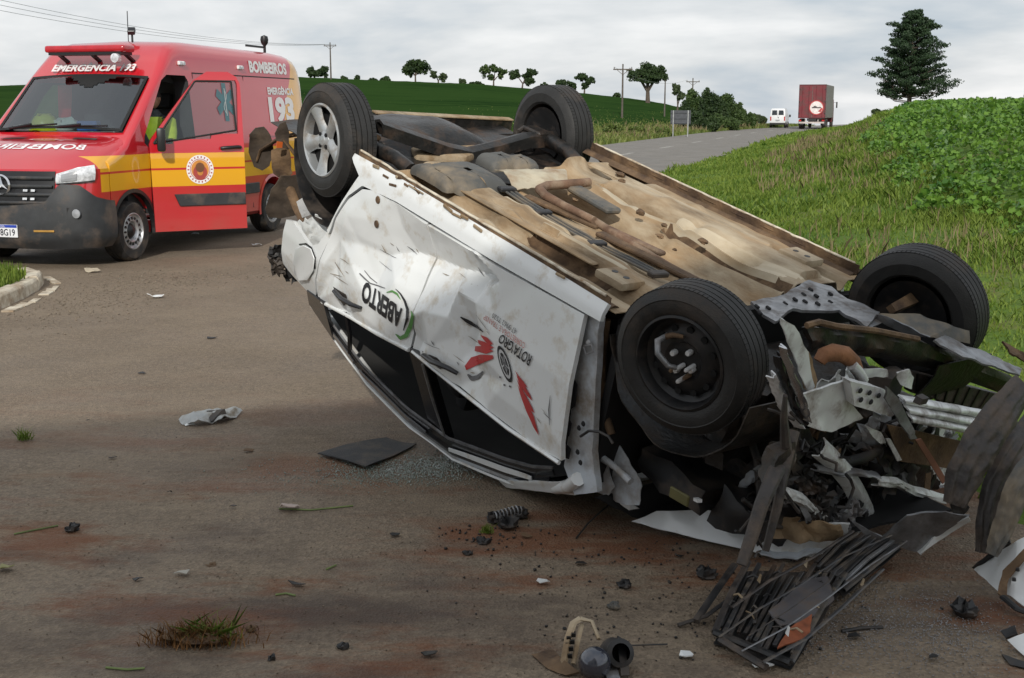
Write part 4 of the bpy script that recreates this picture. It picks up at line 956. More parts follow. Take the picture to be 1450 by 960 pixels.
    for a in (0, 2.2, 4.1): g.bar((0, 0, 0), (.2*math.cos(a), .2*math.sin(a), 0), .03, .015)
    g.tube([(0, 0, 0), (0, 0, -.3)], .03, 8); o = g.build('steering_wheel', BK, root, smooth=50, loc=(-.80, .42, 1.38)); o.rotation_euler = (0, -R(38), 0)
    for y in (.43, -.43):
        g = MB(); g.box((-1.30, y, .92), (.52, .50, .20)); s_ = g.build('seat', INT, root, bevel=.05, seg=2)
        g = MB(); g.box((-1.60, y, 1.36), (.16, .48, .78), (0, -.18, 0)); g.build('seat_back', INT, s_, bevel=.05, seg=2); g = MB(); g.box((-1.70, y, 1.86), (.10, .26, .2), (0, -.18, 0)); g.build('headrest', INT, s_, bevel=.04, seg=2)
    g = MB(); g.box((-1.90, 0, 1.5), (.03, 1.7, 1.8)); g.build('bulkhead', PM('bulkhead_grey', (.16, .17, .18), .6), root)
    # ---- wheels
    RIM = PM('van_rim', (.50, .51, .53), .38, .75, var=.1, dirt=(.12, .09, .07), damt=.25, dscale=9)
    for x in (0, -3.665):
        for s in (-1, 1):
            yc = .86*s; r_ = .352
            g = MB(); g.lathe([(.215, -.11), (.24, -.118), (.315, -.118), (.340, -.098), (r_, -.07), (r_, -.03), (r_-.008, -.025), (r_-.008, -.02), (r_, -.015), (r_, .015), (r_-.008, .02), (r_-.008, .025), (r_, .03), (r_, .07), (.340, .098), (.315, .118), (.24, .118), (.215, .11)], (x, yc, r_-.003), 'Y', 44, True)
            ty = g.build('wheel', RUB, root, smooth=35)
            o = s*.108
            g = MB(); g.lathe([(.218, -.10), (.222, o), (.205, o+.004*s), (.198, o-.022*s), (.175, o-.03*s), (.125, o-.008*s), (.118, o-.012*s), (.10, o-.045*s), (0, o-.045*s)], (x, yc, r_-.003), 'Y', 44); rm = g.build('rim', RIM, ty, smooth=40)
            for k in range(16):
                a = 2*math.pi*k/16; c = Vector((x+.150*math.cos(a), yc+o-.014*s, r_-.003+.150*math.sin(a))); g = MB(); g.box(c, (.032, .012, .022), Matrix.Rotation(-a, 3, 'Y')); g.build('rim_slot', BK, rm)
            g = MB(); g.lathe([(0, o-.005*s), (.05, o-.008*s), (.075, o-.03*s), (.095, o-.046*s)], (x, yc, r_-.003), 'Y', 24); g.build('hub_cap', BK, rm, smooth=50)
    return root
ambulance()
VAN_M = Matrix.Translation((-5.370, 14.432, 0)) @ Matrix.Rotation(4.4533, 4, 'Z')
def van_prop(o, p, label, cat, rz=0.):
    o.location = VAN_M @ Vector(p); o.rotation_euler = (0, 0, 4.4533+rz); return tag(o, label, cat)
def van_props():
    YEL = PM('helmet_yellow', (.52, .56, .03), .35, var=.08); WHB = PM('bag_white', (.55, .60, .58), .6, var=.15, scale=9); BLU = PM('box_blue', (.03, .13, .42), .5); PAP = PM('paper_white', (.62, .62, .60), .7, var=.1)
    h = thing('safety_helmet', 'yellow green helmet lying behind the van windscreen', 'helmet'); van_prop(h, (-.38, -.40, 1.50), 'yellow green helmet lying behind the van windscreen', 'helmet')
    g = MB(); g.lathe([(.155, .0), (.16, .05), (.15, .11), (.11, .17), (.05, .195), (0, .20)], (0, 0, 0), 'Z', 24); g.build('shell', YEL, h, smooth=60)
    g = MB(); g.lathe([(.15, .0), (.185, -.004), (.19, .008), (.158, .02)], (0, 0, 0), 'Z', 24, True); g.build('brim', YEL, h, smooth=40); g = MB(); g.box((0, 0, .192), (.26, .03, .02)); g.build('ridge', YEL, h, bevel=.008)
    def lump(nm, d, mat, seed, p, label, cat, rz=0.):
        g = MB(); g.grid(lambda u, v: Vector((d[0]*math.cos(2*math.pi*u)*math.sin(math.pi*v)**.6, d[1]*math.sin(2*math.pi*u)*math.sin(math.pi*v)**.6, d[2]*(1-math.cos(math.pi*v))/2))*(1+.18*fbm(u*5, v*5, seed)), 18, 10); o = g.build(nm, mat, None, smooth=35); van_prop(o, p, label, cat, rz)
    lump('plastic_bag', (.10, .17, .17), WHB, 3, (-.42, -.14, 1.48), 'crumpled white bag next to the yellow helmet behind the windscreen', 'bag')
    g = MB(); g.box((0, 0, .06), (.12, .26, .12)); o = g.build('glove_box', BLU, None, bevel=.012); van_prop(o, (-.40, .19, 1.495), 'small blue box on the van dashboard right of the white bag', 'box', .1)
    g = MB(); g.box((0, 0, .006), (.16, .66, .012)); o = g.build('folder', PAP, None, bevel=.003); van_prop(o, (-.25, .0, 1.482), 'flat white folder lying along the foot of the windscreen', 'folder')
    g = MB(); g.box((0, 0, .005), (.12, .26, .010)); o = g.build('paper_sheet', PAP, None); van_prop(o, (-.27, .50, 1.484), 'small white paper behind the windscreen near the driver side', 'paper', .2)
    lump('cloth', (.08, .16, .09), PM('cloth_pink', (.42, .33, .33), .8), 8, (-.34, -.66, 1.48), 'pale cloth behind the windscreen left of the yellow helmet', 'cloth')
van_props()
def skin_figure(name, verts, edges, radii, mat, parent=None, loc=None, sub=1):
    """one continuous body grown round a skeleton"""
    me = bpy.data.meshes.new(name); me.from_pydata(verts, edges, []); me.update()
    o = link(name, me, None, parent, loc)
    md = o.modifiers.new('skin', 'SKIN'); md.use_smooth_shade = True
    for i, r_ in enumerate(radii): me.skin_vertices[0].data[i].radius = (r_, r_) if not isinstance(r_, tuple) else r_
    me.skin_vertices[0].data[0].use_root = True
    s = o.modifiers.new('sub', 'SUBSURF'); s.levels = sub; s.render_levels = sub
    bpy.context.view_layer.update(); m2 = bpy.data.meshes.new_from_object(o.evaluated_get(bpy.context.evaluated_depsgraph_get()))
    o.modifiers.clear(); o.data = m2; bpy.data.meshes.remove(me); m2.name = name
    m2.polygons.foreach_set('use_smooth', [True]*len(m2.polygons))
    if mat: m2.materials.clear(); m2.materials.append(mat)
    return o
def driver():
    SK = PM('skin', (.36, .19, .12), .55, var=.1); VEST = PM('vest_lime', (.36, .47, .03), .6, var=.15, scale=12); UNI = PM('uniform_dark', (.022, .026, .03), .8, var=.2); HAIR = PM('hair_dark', (.02, .014, .010), .7)
    r_ = thing('person', 'person in lime vest over dark uniform seated at the van wheel', 'person'); r_.location = VAN_M @ Vector((-1.30, .56, 1.08)); r_.rotation_euler = (0, 0, 4.4533)
    # local: X forward, Y left, Z up, pelvis at origin on the seat
    V = [(0, 0, .10), (-.04, 0, .32), (-.03, 0, .50), (-.01, 0, .60), (.02, 0, .68),
         (.0, .18, .50), (.14, .27, .26), (.36, .20, .22), (.44, .17, .27), (.0, -.18, .50), (.14, -.27, .26), (.36, -.20, .22), (.44, -.17, .27),
         (.10, .12, .08), (.46, .14, .10), (.60, .14, -.30), (.68, .14, -.36), (.10, -.12, .08), (.46, -.14, .10), (.60, -.14, -.30), (.68, -.14, -.36)]
    E = [(0, 1), (1, 2), (2, 3), (3, 4), (2, 5), (5, 6), (6, 7), (7, 8), (2, 9), (9, 10), (10, 11), (11, 12), (0, 13), (13, 14), (14, 15), (15, 16), (0, 17), (17, 18), (18, 19), (19, 20)]
    rad = [.15, (.15, .13), (.15, .12), .06, .055, .075, .055, .042, .03, .075, .055, .042, .03, .10, .075, .05, .045, .10, .075, .05, .045]
    b = skin_figure('body', V, E, rad, UNI, r_, sub=2)
    hd = MB()
    def head(u, v):
        th = 2*math.pi*u; ph = math.pi*v; x = math.cos(th)*math.sin(ph); y = math.sin(th)*math.sin(ph); z = math.cos(ph)
        jaw = 1-.22*max(0, -z); nose_ = .022*math.exp(-((y/.18)**2+((z+.10)/.16)**2)) if x > 0 else 0; brow = -.008*math.exp(-(((abs(y)-.32)/.16)**2+((z-.05)/.10)**2)) if x > 0 else 0
        mouth = -.006*math.exp(-((y/.25)**2+((z+.45)/.05)**2)) if x > 0 else 0
        return Vector((.10*x*jaw+nose_+brow+mouth+.03, .078*y*jaw, .80+.12*z))
    hd.grid(head, 28, 22); h = hd.build('head', SK, r_, smooth=80)
    for s in (-1, 1):
        e = MB(); e.lathe([(0, .012), (.016, .006), (.026, 0), (.018, -.006), (0, -.008)], (.02, .080*s, .80), 'Y', 10); e.build('ear', SK, h, smooth=60)
        e = MB(); e.lathe([(0, .012), (.009, .007), (.011, 0), (0, -.002)], (.112, .030*s, .806), 'X', 8); e.build('eye', HAIR, h, smooth=60)
    hr = MB(); hr.grid(lambda u, v: (lambda p: Vector(((p.x-.03)*1.09+.018, p.y*1.09, .80+(p.z-.80)*1.09+.006)))(head(u, v*.46)), 24, 10); hr.build('hair', HAIR, h, smooth=70)
    vs_ = MB()      # vest: shell over the torso and shoulders
    vs_.grid(lambda u, v: (lambda z, a: Vector((-.03+(.165-.03*v)*math.cos(a), (.19+.03*v if v < .75 else .19+.03*v-.35*(v-.75))*math.sin(a), z)))(.14+.44*v, 2*math.pi*u), 24, 8); vs_.build('vest', VEST, r_, smooth=60)
    for s in (-1, 1):
        sl_ = MB(); sl_.tube([(0, .17*s, .52), (.06, .23*s, .40), (.13, .27*s, .28)], [.10, .085, .072], 12); sl_.build('sleeve', VEST, r_, smooth=60)
        hn = MB(); 
        for k in range(4): hn.tube([(.42, .17*s+(k-1.5)*.02, .27), (.47, .17*s+(k-1.5)*.021, .285-.004*abs(k-1)), (.485, .17*s+(k-1.5)*.021, .255)], [.010, .009, .008], 6)
        hn.tube([(.42, .17*s-.035*s, .265), (.45, .17*s-.06*s, .29)], [.011, .009], 6); hn.box((.42, .17*s, .268), (.07, .085, .03)); hn.build('hand', SK, r_, smooth=60)
driver()
# ---------------------------------------------------------------- the overturned white car
# car frame: X to the nose, Y to the car's left, Z up from the road as if it stood on its wheels; the root turns it on its roof
CAR_R = Matrix(((.5874143, -.7934074, -.15952788), (-.76340997, -.60866882, .21616542), (-.26860689, -.00519348, -.96323588)))
CAR_T = Vector((.43654375, 5.76126388, 1.44982682)); CAR_O = Vector((0, 0, 1.45))
def _ray(px, py):
    a = (px-725)/1715; b = -(py-480)/1715; c, s = math.cos(PITCH), math.sin(PITCH); return Vector((a, c+b*s, -s+b*c))
_co = CAR_R.transposed() @ (Vector((0, 0, CAMH))-CAR_T)
def cp(px, py, ax, val):
    d = CAR_R.transposed() @ _ray(px, py); t = (val-_co[ax])/d[ax]; return _co+d*t
def cx(px, py, x): return cp(px, py, 0, x)
def cy(px, py, y=.82): return cp(px, py, 1, y)
def cz(px, py, z=.2): return cp(px, py, 2, z)
def cg(px, py, h=0.):
    """car-frame point above the road at height h"""
    d = _ray(px, py); t = (h-CAMH)/d.z; w = Vector((0, 0, CAMH))+d*t; return CAR_R.transposed() @ (w-CAR_T)
def cw(px, py, Y):
    """car-frame point at distance Y from the camera plane"""
    d = _ray(px, py); t = Y/d.y; w = Vector((0, 0, CAMH))+d*t; return CAR_R.transposed() @ (w-CAR_T)
DENTS = [(.62, .55, .30, .25, .012), (-.95, .66, .12, .14, .03), (-.86, .98, .10, .08, .02)]
# folded sheet metal: depths at points of the doors, straight facets between them
_FP = [(480, 340, 0), (494, 305, 0), (512, 283, 0), (555, 281, 0), (598, 312, 0), (662, 353, 0), (752, 405, 0), (820, 443, 0), (440, 425, 0), (511, 470, 0), (583, 520, 0), (640, 552, 0), (690, 580, 0), (795, 655, 0), (800, 560, 0), (812, 500, 0),
       (525, 312, .006), (560, 322, .030), (508, 345, .022), (540, 362, .050), (500, 372, .004), (575, 358, .058), (604, 372, .075), (640, 384, .060), (672, 392, .070), (692, 392, .078), (684, 408, .020), (704, 398, .004), (714, 418, .004), (672, 428, .012), (650, 412, .008),
       (560, 398, .012), (530, 398, .034), (588, 420, .030), (604, 440, .004), (640, 448, .000), (574, 452, .006), (545, 440, .000), (592, 486, .032), (612, 488, .004), (650, 476, .014), (668, 470, .046), (682, 478, .012), (664, 494, .040), (676, 530, .030), (652, 512, .010), (700, 446, .006), (740, 470, 0), (720, 540, 0), (690, 508, .004), (470, 378, .030), (484, 400, .006), (458, 404, .020), (470, 414, 0), (760, 560, 0), (498, 440, .002), (524, 424, .004), (540, 460, 0)]
def _facets():
    from mathutils.geometry import delaunay_2d_cdt
    P = [cy(a, b, .82) for a, b, _ in _FP]; V2, _e, F2, orig, *_ = delaunay_2d_cdt([Vector((p.x, p.z)) for p in P], [], [], 0, 1e-5)
    d = [(_FP[o[0]][2]*1.55 if o else 0) for o in orig]; out = []
    for f in F2:
        a, b, c = (V2[i] for i in f); out.append((a.x, a.y, b.x-a.x, b.y-a.y, c.x-a.x, c.y-a.y, d[f[0]], d[f[1]], d[f[2]], min(a.x, b.x, c.x), max(a.x, b.x, c.x)))
    return out
FACETS = _facets()
def facet(x, z):
    for ax, az, bx, bz, cx_, cz_, d0, d1, d2, lo, hi in FACETS:
        if x < lo or x > hi: continue
        det = bx*cz_-bz*cx_
        if abs(det) < 1e-9: continue
        u = ((x-ax)*cz_-(z-az)*cx_)/det; v = (bx*(z-az)-bz*(x-ax))/det
        if u >= -1e-6 and v >= -1e-6 and u+v <= 1.000001: return d0+(d1-d0)*u+(d2-d0)*v
    return 0.
def side_y(x, z, dent=True):
    y = float(np.interp(z, [.10, .17, .22, .32, .55, .80, .93, 1.00, 1.2, 1.47], [.755, .775, .80, .815, .845, .845, .825, .80, .715, .60]))
    y -= .05*max(0, (x-1.0))**1.5+.06*max(0, (-x-1.15))**1.5
    if dent:
        for a, b, ra, rb, d in DENTS:
            q = ((x-a)/ra)**2+((z-b)/rb)**2
            if q < 6: y -= d*math.exp(-q*1.2)
        e = .004; y -= .25*(facet(x-e, z)+facet(x+e, z)+facet(x, z-e)+facet(x, z+e))
        y += .0035*mnoise.noise((x*9, z*9, 2.))*math.exp(-((x+.2)/.8)**4)
    return y
def sp(px, py, off=.004):
    p = cy(px, py, .82)
    for _ in range(5): p = cy(px, py, side_y(p.x, p.z)+off)
    return p
def wreck():
    root = thing('overturned_car', 'wrecked white car lying upside down on its roof', 'car'); M = CAR_R.to_4x4(); M.translation = CAR_T+CAR_R @ CAR_O
    root.matrix_world = M
    class CB(MB):
        def build(s, name, mat, parent=None, **k):
            s.v = [(v[0], v[1], v[2]-1.45) for v in s.v]; return MB.build(s, name, mat, parent if parent is not None else root, **k)
    mud = (.30, .20, .115)
    WHT = PM('car_white_paint', (.73, .75, .75), .28, var=.03, scale=3, coat=.4, dirt=(.50, .44, .35), damt=.16, dscale=9)
    BLUE = PM('bare_body_grey', (.50, .54, .585), .42, var=.08, scale=5, dirt=(.22, .18, .14), damt=.30, dscale=6)
    TAN = PM('dusty_floor_pan', (.255, .175, .098), .8, var=.42, scale=7, dirt=(.46, .385, .275), damt=.34, dscale=4.2, bump=.35, bscale=70, stretch=(.45, 1.5, 1))
    TAN2 = PM('muddy_steel', (.17, .105, .055), .85, var=.4, scale=9, dirt=(.055, .032, .02), damt=.40, dscale=7, bump=.4, bscale=70)
    RUST = PM('rusty_pipe', (.15, .085, .052), .8, var=.35, scale=12, dirt=(.30, .22, .15), damt=.3, dscale=9, bump=.3, bscale=90)
    GREY = PM('tank_plastic', (.085, .085, .080), .65, var=.2, scale=8, dirt=(.24, .19, .13), damt=.32, dscale=5)
    BLK = PM('car_black_plastic', (.014, .014, .015), .5, var=.3, scale=9, dirt=(.09, .07, .055), damt=.28, dscale=6)
    TRIM = PM('car_gloss_black', (.010, .010, .012), .22, var=.2)
    DARK = PM('cabin_dark', (.012, .012, .013), .85, var=.2)
    STEEL = PM('bent_grey_steel', (.24, .245, .255), .34, .5, var=.35, scale=12, dirt=(.075, .055, .042), damt=.28, dscale=10, bump=.2, bscale=40)
    DSTEEL = PM('dark_oily_steel', (.026, .025, .024), .38, .4, var=.4, scale=12, dirt=(.085, .05, .03), damt=.26, dscale=7, bump=.3, bscale=50)
    ALU = PM('bare_aluminium', (.76, .77, .78), .32, .35, var=.15, scale=10, dirt=(.16, .13, .10), damt=.26, dscale=9)
    OILY = PM('greasy_engine', (.014, .013, .012), .42, .1, var=.4, scale=10, dirt=(.055, .036, .022), damt=.24, dscale=8, bump=.5, bscale=40)
    LIGHT = PM('primed_steel', (.66, .68, .67), .38, .15, var=.12, scale=10, dirt=(.20, .16, .125), damt=.24, dscale=11)
    SILV = PM('chrome_strip', (.55, .56, .58), .2, .9, var=.1)
    RPL = PM('scraped_plastic', (.034, .029, .027), .5, var=.35, scale=8, dirt=(.11, .082, .062), damt=.32, dscale=9, bump=.35, bscale=50)
    def coons(e_bot, e_top, nu, nv, off=0., yfn=None, dent=True):
        """surface between two (x, z) polylines that both run the same way"""
        def at(e, t):
            L_ = [0]
            for a, b in zip(e[:-1], e[1:]): L_.append(L_[-1]+math.hypot(b[0]-a[0], b[1]-a[1]))
            s = t*L_[-1]
            return (float(np.interp(s, L_, [p[0] for p in e])), float(np.interp(s, L_, [p[1] for p in e])))
        def fn(u, v):
            a = at(e_bot, u); b = at(e_top, u); x, z = a[0]+(b[0]-a[0])*v, a[1]+(b[1]-a[1])*v
            y = side_y(x, z, dent)+off if yfn is None else yfn(x, z); return (x, y, z)
        return fn
    def mir(fn): return lambda u, v: (lambda p: (p[0], -p[1], p[2]))(fn(u, v))
    # ---- left side skin
    fd_b = [(-.232, .300), (.3, .285), (.894, .262)]; fd_t = [(-.195, .905), (.43, .905), (.80, .897), (.958, .876)]
    g = CB(); g.grid(coons(fd_b, fd_t, 0, 0), 110, 66); fd = g.build('front_door', WHT, thick=.022, smooth=22, label='dented white front door with red winged emblem')
    rd_b = [(-.243, .298), (-.50, .290), (-.70, .290), (-.80, .315), (-.90, .40), (-.985, .53), (-1.03, .64)]; rd_t = [(-.207, .905), (-.45, .945), (-.65, .975), (-.85, 1.005), (-1.02, 1.03), (-1.12, 1.045), (-1.17, 1.05)]
    g = CB(); g.grid(coons(rd_b, rd_t, 0, 0), 104, 66); rd = g.build('rear_door', WHT, thick=.022, smooth=22, label='crushed white rear door with green and black lettering')
    sl_b = [(-1.0, .185), (-.5, .175), (.4, .175), (.985, .18)]; sl_t = [(-.80, .30), (-.5, .278), (.3, .272), (.985, .252)]
    g = CB(); g.grid(coons(sl_b, sl_t, 0, 0, 0, None, False), 60, 6); g.build('sill', WHT, thick=.02, smooth=50)
    ar_b = [(-.80, .19), (-.86, .27), (-.95, .42), (-1.02, .55), (-1.06, .62)]; ar_t = [(-.74, .275), (-.815, .305), (-.915, .39), (-1.00, .53), (-1.045, .635)]
    g = CB(); g.grid(coons(ar_b, ar_t, 0, 0), 24, 5); g.build('wheel_arch_panel', WHT, thick=.02, smooth=50)
    q_b = [(-1.055, .625), (-1.12, .72), (-1.20, .76), (-1.42, .70), (-1.50, .72)]; q_t = [(-1.04, .67), (-1.19, 1.045), (-1.30, 1.075), (-1.50, 1.05), (-1.60, 1.02)]
    g = CB(); g.grid(coons(q_b, q_t, 0, 0), 30, 18); qp = g.build('quarter_panel', WHT, thick=.02, smooth=45)
    fl = [sp(*p, .012) for p in ((419, 352), (430, 347), (441, 352), (446, 366), (444, 384), (436, 397), (425, 398), (418, 388), (416, 370))]
    g = CB(); g.prism(fl, (0, .006, 0)); g.build('fuel_flap', WHT, qp, bevel=.004, smooth=40)
    g = CB(); g.tube([sp(*p, .004) for p in ((424, 346), (433, 345), (441, 351), (446, 364), (446, 380))], .0045, 5); g.build('fuel_flap_seam', TRIM, qp)
    # torn rear corner: bumper skin folded back, tail lamp shell and torn sheet
    def torn(fn, nu, nv, amp, sc, seed):
        def f(u, v):
            p = Vector(fn(u, v)); n = Vector((mnoise.noise((u*sc, v*sc, seed)), mnoise.noise((u*sc, v*sc, seed+9)), mnoise.noise((u*sc, v*sc, seed+19)))); return p+n*amp
        return f
    def quadfn(a, b, c, d):
        a, b, c, d = map(Vector, (a, b, c, d)); return lambda u, v: (a.lerp(b, u)).lerp(d.lerp(c, u), v)
    def crump(name, pts, mat, amp=.03, sc=3., seed=1., nu=14, nv=10, thick=.004, parent=None, smooth=32, bulge=None, ragged=0.):
        f = quadfn(*pts); a, b, c, d = map(Vector, pts); n = (b-a).cross(d-a).normalized()
        def fn(u, v):
            uu, vv = u, v
            if ragged: 
                vv = v*(1+ragged*mnoise.noise((u*9, seed, 0))) if v > .5 else v-(1-v)*ragged*mnoise.noise((u*9, seed+5, 0)); uu = u+ragged*.6*mnoise.noise((v*8, seed+3, 1))*(abs(u-.5)*2)
            p = f(uu, vv); r_ = 1-2*abs(mnoise.noise((u*sc, v*sc, seed))); r2 = mnoise.noise((u*sc*2.3, v*sc*2.3, seed+4))
            p = p+n*amp*(r_*.8+r2*.6)+(b-a).normalized()*amp*.5*mnoise.noise((u*sc, v*sc, seed+30))
            if bulge: p = p+n*bulge*math.sin(math.pi*u)*math.sin(math.pi*v)
            return p
        g = CB(); g.grid(fn, nu, nv); return g.build(name, mat, parent, thick=thick, smooth=smooth)
    crump('rear_bumper_skin', (cx(412, 318, -1.50), cx(448, 306, -1.30), cx(468, 336, -1.22), cx(414, 372, -1.52)), WHT, .02, 2.5, 3.1, ragged=.15, parent=qp)
    crump('rear_bumper_skin', (cx(408, 338, -1.62), cx(418, 320, -1.55), cx(420, 372, -1.56), cx(408, 372, -1.64)), BLUE, .012, 3, 5.1, ragged=.2, parent=qp)
    for k, (a, b, c, d, m_) in enumerate((((383, 352), (412, 345), (414, 372), (380, 368), DSTEEL), ((377, 362), (400, 366), (402, 392), (384, 390), BLK), ((396, 366), (414, 372), (416, 400), (402, 398), BLK), ((386, 346), (408, 358), (404, 372), (384, 366), STEEL))):
        crump('torn_lamp_bracket', (cx(*a, -1.70-.03*k), cx(*b, -1.66), cx(*c, -1.66), cx(*d, -1.72)), m_, .03, 4, 7+k, 8, 8, ragged=.3, parent=qp)
    # wheel-house liners hanging behind the rear wheel
    LINER = PM('torn_liner', (.050, .037, .027), .75, var=.35, scale=8, dirt=(.11, .08, .055), damt=.25, dscale=7, bump=.3, bscale=50)
    def flap(name, x, pts, mat, amp=.010, seed=1.): 
        bm = shard_mesh([cx(a, b, x+dx) for a, b, dx in pts], .006, amp, seed, 3, 6.)
        for v in bm.verts: v.co.z -= 1.45
        me = bpy.data.meshes.new(name); bm.to_mesh(me); bm.free(); me.polygons.foreach_set('use_smooth', [True]*len(me.polygons)); me.set_sharp_from_angle(angle=R(40)); return link(name, me, mat, root)
    flap('wheelhouse_liner', -1.92, [(354, 190, 0), (362, 181, 0), (374, 180, .02), (384, 192, .03), (388, 214, .03), (382, 234, .02), (372, 241, 0), (360, 236, -.02), (352, 216, -.02)], LINER, .012, 2)
    flap('wheelhouse_liner', -1.70, [(389, 190, 0), (396, 176, .02), (404, 172, .03), (410, 190, .03), (408, 212, .02), (396, 222, 0)], LINER, .010, 5)
    flap('torn_rear_panel', -1.68, [(384, 214, 0), (396, 208, .02), (410, 214, .04), (414, 246, .04), (400, 256, .02), (386, 246, 0)], TAN2, .014, 3)
    flap('torn_rear_panel', -1.66, [(376, 296, -.02), (384, 268, 0), (398, 250, .02), (420, 248, .04), (436, 290, .06), (424, 304, .04), (398, 310, 0), (380, 308, -.02)], LINER, .014, 8)
    flap('torn_rear_panel', -1.48, [(420, 286, 0), (430, 280, .02), (441, 290, .03), (444, 302, .03), (428, 308, 0)], ALU, .012, 9)
    for pts, r_ in (([Vector((-1.70, .66, .30)), Vector((-1.82, .74, .36)), cx(370, 212, -1.915), cx(364, 228, -1.925)], [.030, .026, .022, .014]), ([Vector((-1.55, .66, .32)), Vector((-1.64, .74, .40)), cx(402, 198, -1.69), cx(398, 216, -1.70)], [.026, .022, .018, .012]), ([cx(404, 212, -1.68), cx(402, 236, -1.67), cx(408, 262, -1.65), cx(420, 292, -1.58), cx(430, 316, -1.46)], [.018, .024, .026, .026, .02])):
        g = CB(); g.tube(pts, r_, 8, flat=.45); g.build('bent_stay', TAN2, smooth=50)
    flap('reflector_fragment', -1.60, [(392, 200, 0), (400, 201, 0), (399, 209, 0), (391, 209, 0)], PM('orange_lens', (.60, .13, .03), .3), .002, 4)
    # ---- openings, frames, pillars, roof
    rail = [(-1.50, .63, 1.245), (-1.165, .62, 1.35), (-.837, .62, 1.430), (-.40, .62, 1.462), (-.014, .62, 1.438), (.423, .62, 1.315), (.62, .63, 1.243), (.86, .66, 1.115)]
    def railp(t, dy=0., dz=0.):
        i = t*(len(rail)-1); k = min(int(i), len(rail)-2); f = i-k; p = Vector(rail[k]).lerp(Vector(rail[k+1]), f); return p+Vector((0, dy, dz))
    NR = 42
    g = CB(); g.grid(lambda u, v: (lambda p: Vector((p.x, p.y*(1-2*v), p.z+.035*math.sin(math.pi*v)+.015*mnoise.noise((u*5, v*6, 2)))))(railp(u)), NR, 18); g.build('roof', WHT, thick=-.012, smooth=50)
    for s in (1, -1):
        sy = lambda p: Vector((p.x, p.y*s, p.z))
        # from the roof edge inward: painted edge, black gutter, white bow, black frame, seal
        bands = [('roof_edge', 0., .006, .0, .018, BLUE), ('roof_gutter', .006, .026, .018, .045, TRIM), ('door_bow', .024, .030, .045, .078, WHT), ('window_frame', .030, .050, .076, .112, TRIM), ('window_seal', .046, .052, .112, .124, STEEL)]
        for nm, y0, y1, z0, z1, m_ in bands:
            if nm == 'door_bow':
                for ta, tb in ((.10, .24), (.27, .50), (.575, .86)):
                    g = CB(); g.grid(lambda u, v: (lambda t: sy(railp(t, .012+y0+(y1-y0)*v, -(z0+.004+(z1-z0-.006)*v*math.sin(math.pi*(.12+.76*u))**.4))))(ta+(tb-ta)*u), 18, 3); g.build('door_bow', WHT if ta > .5 else SILV, thick=.006, smooth=50)
                g = CB(); g.grid(lambda u, v: sy(railp(.03+.9*u, y0+(y1-y0)*v, -(z0+(z1-z0)*v))), NR, 3); g.build('bow_backing', TRIM, thick=.006, smooth=50)
                continue
            g = CB(); g.grid(lambda u, v: sy(railp(.02+.93*u, y0+(y1-y0)*v, -(z0+(z1-z0)*v))), NR, 3); g.build(nm, m_, thick=.010, smooth=50)
        # B pillar
        g = CB(); bl = [(-.235, .900), (-.10, .898), (-.045, 1.345), (-.205, 1.362)]
        g.add([sy(Vector((x, side_y(x, z, False)-.006-d, z))) for d in (0, .05) for x, z in bl], [(0, 1, 2, 3), (7, 6, 5, 4), (0, 4, 5, 1), (1, 5, 6, 2), (2, 6, 7, 3), (3, 7, 4, 0)]); g.build('door_pillar', TRIM, bevel=.004)
        g = CB(); g.tube([sy(Vector((x, side_y(x, z, False)+.002, z))) for x, z in ((-.085, .93), (-.07, 1.1), (-.04, 1.32))], .006, 5); g.build('pillar_seal', STEEL)
        # rear quarter light divider and C pillar
        g = CB(); g.tube([sy(Vector((x, side_y(x, z, False)-.01, z))) for x, z in ((-.86, 1.01), (-.90, 1.15), (-.98, 1.30))], .014, 6); g.build('quarter_light_bar', TRIM)
        g = CB(); g.add([sy(Vector(p)) for p in ((-1.08, .80, 1.04), (-1.30, .78, 1.06), (-1.52, .63, 1.25), (-1.20, .64, 1.33))], [(0, 1, 2, 3)]); g.build('rear_pillar', TRIM, thick=.02)
        # A pillar and lower edge
        g = CB(); g.tube([sy(Vector(p)) for p in ((.60, .635, 1.225), (.80, .68, 1.13), (.96, .76, 1.01), (1.03, .79, .93))], [.022, .026, .03, .03], 8); g.build('windscreen_pillar', WHT if s > 0 else BLK, smooth=60)
    crump('windscreen_pillar_skin', (sp(706, 681, -.04), sp(800, 683, -.03), sp(814, 702, -.03), sp(716, 691, -.05)), WHT, .004, 3, 2, 16, 5, smooth=50)
    # ---- right side kept simple: it shows only from inside and from behind
    g = CB(); g.grid(mir(coons(fd_b, fd_t, 0, 0, 0, None, False)), 20, 10); g.build('front_door', WHT, thick=.022, smooth=50)
    g = CB(); g.grid(mir(coons(rd_b, rd_t, 0, 0, 0, None, False)), 20, 10); g.build('rear_door', WHT, thick=.022, smooth=50)
    g = CB(); g.grid(mir(coons(sl_b, sl_t, 0, 0, 0, None, False)), 30, 5); g.build('sill', TAN2, thick=.02, smooth=50)
    g = CB(); g.grid(mir(coons(q_b, q_t, 0, 0, 0, None, False)), 14, 8); g.build('quarter_panel', WHT, thick=.02, smooth=50)
    # interior
    g = CB(); g.grid(lambda u, v: (lambda p: Vector((p.x, p.y*.93*(1-2*v), p.z-.05+.03*math.sin(math.pi*v))))(railp(.05+.85*u)), 20, 8); g.build('headliner', PM('headliner_grey', (.025, .024, .023), .9), smooth=60)
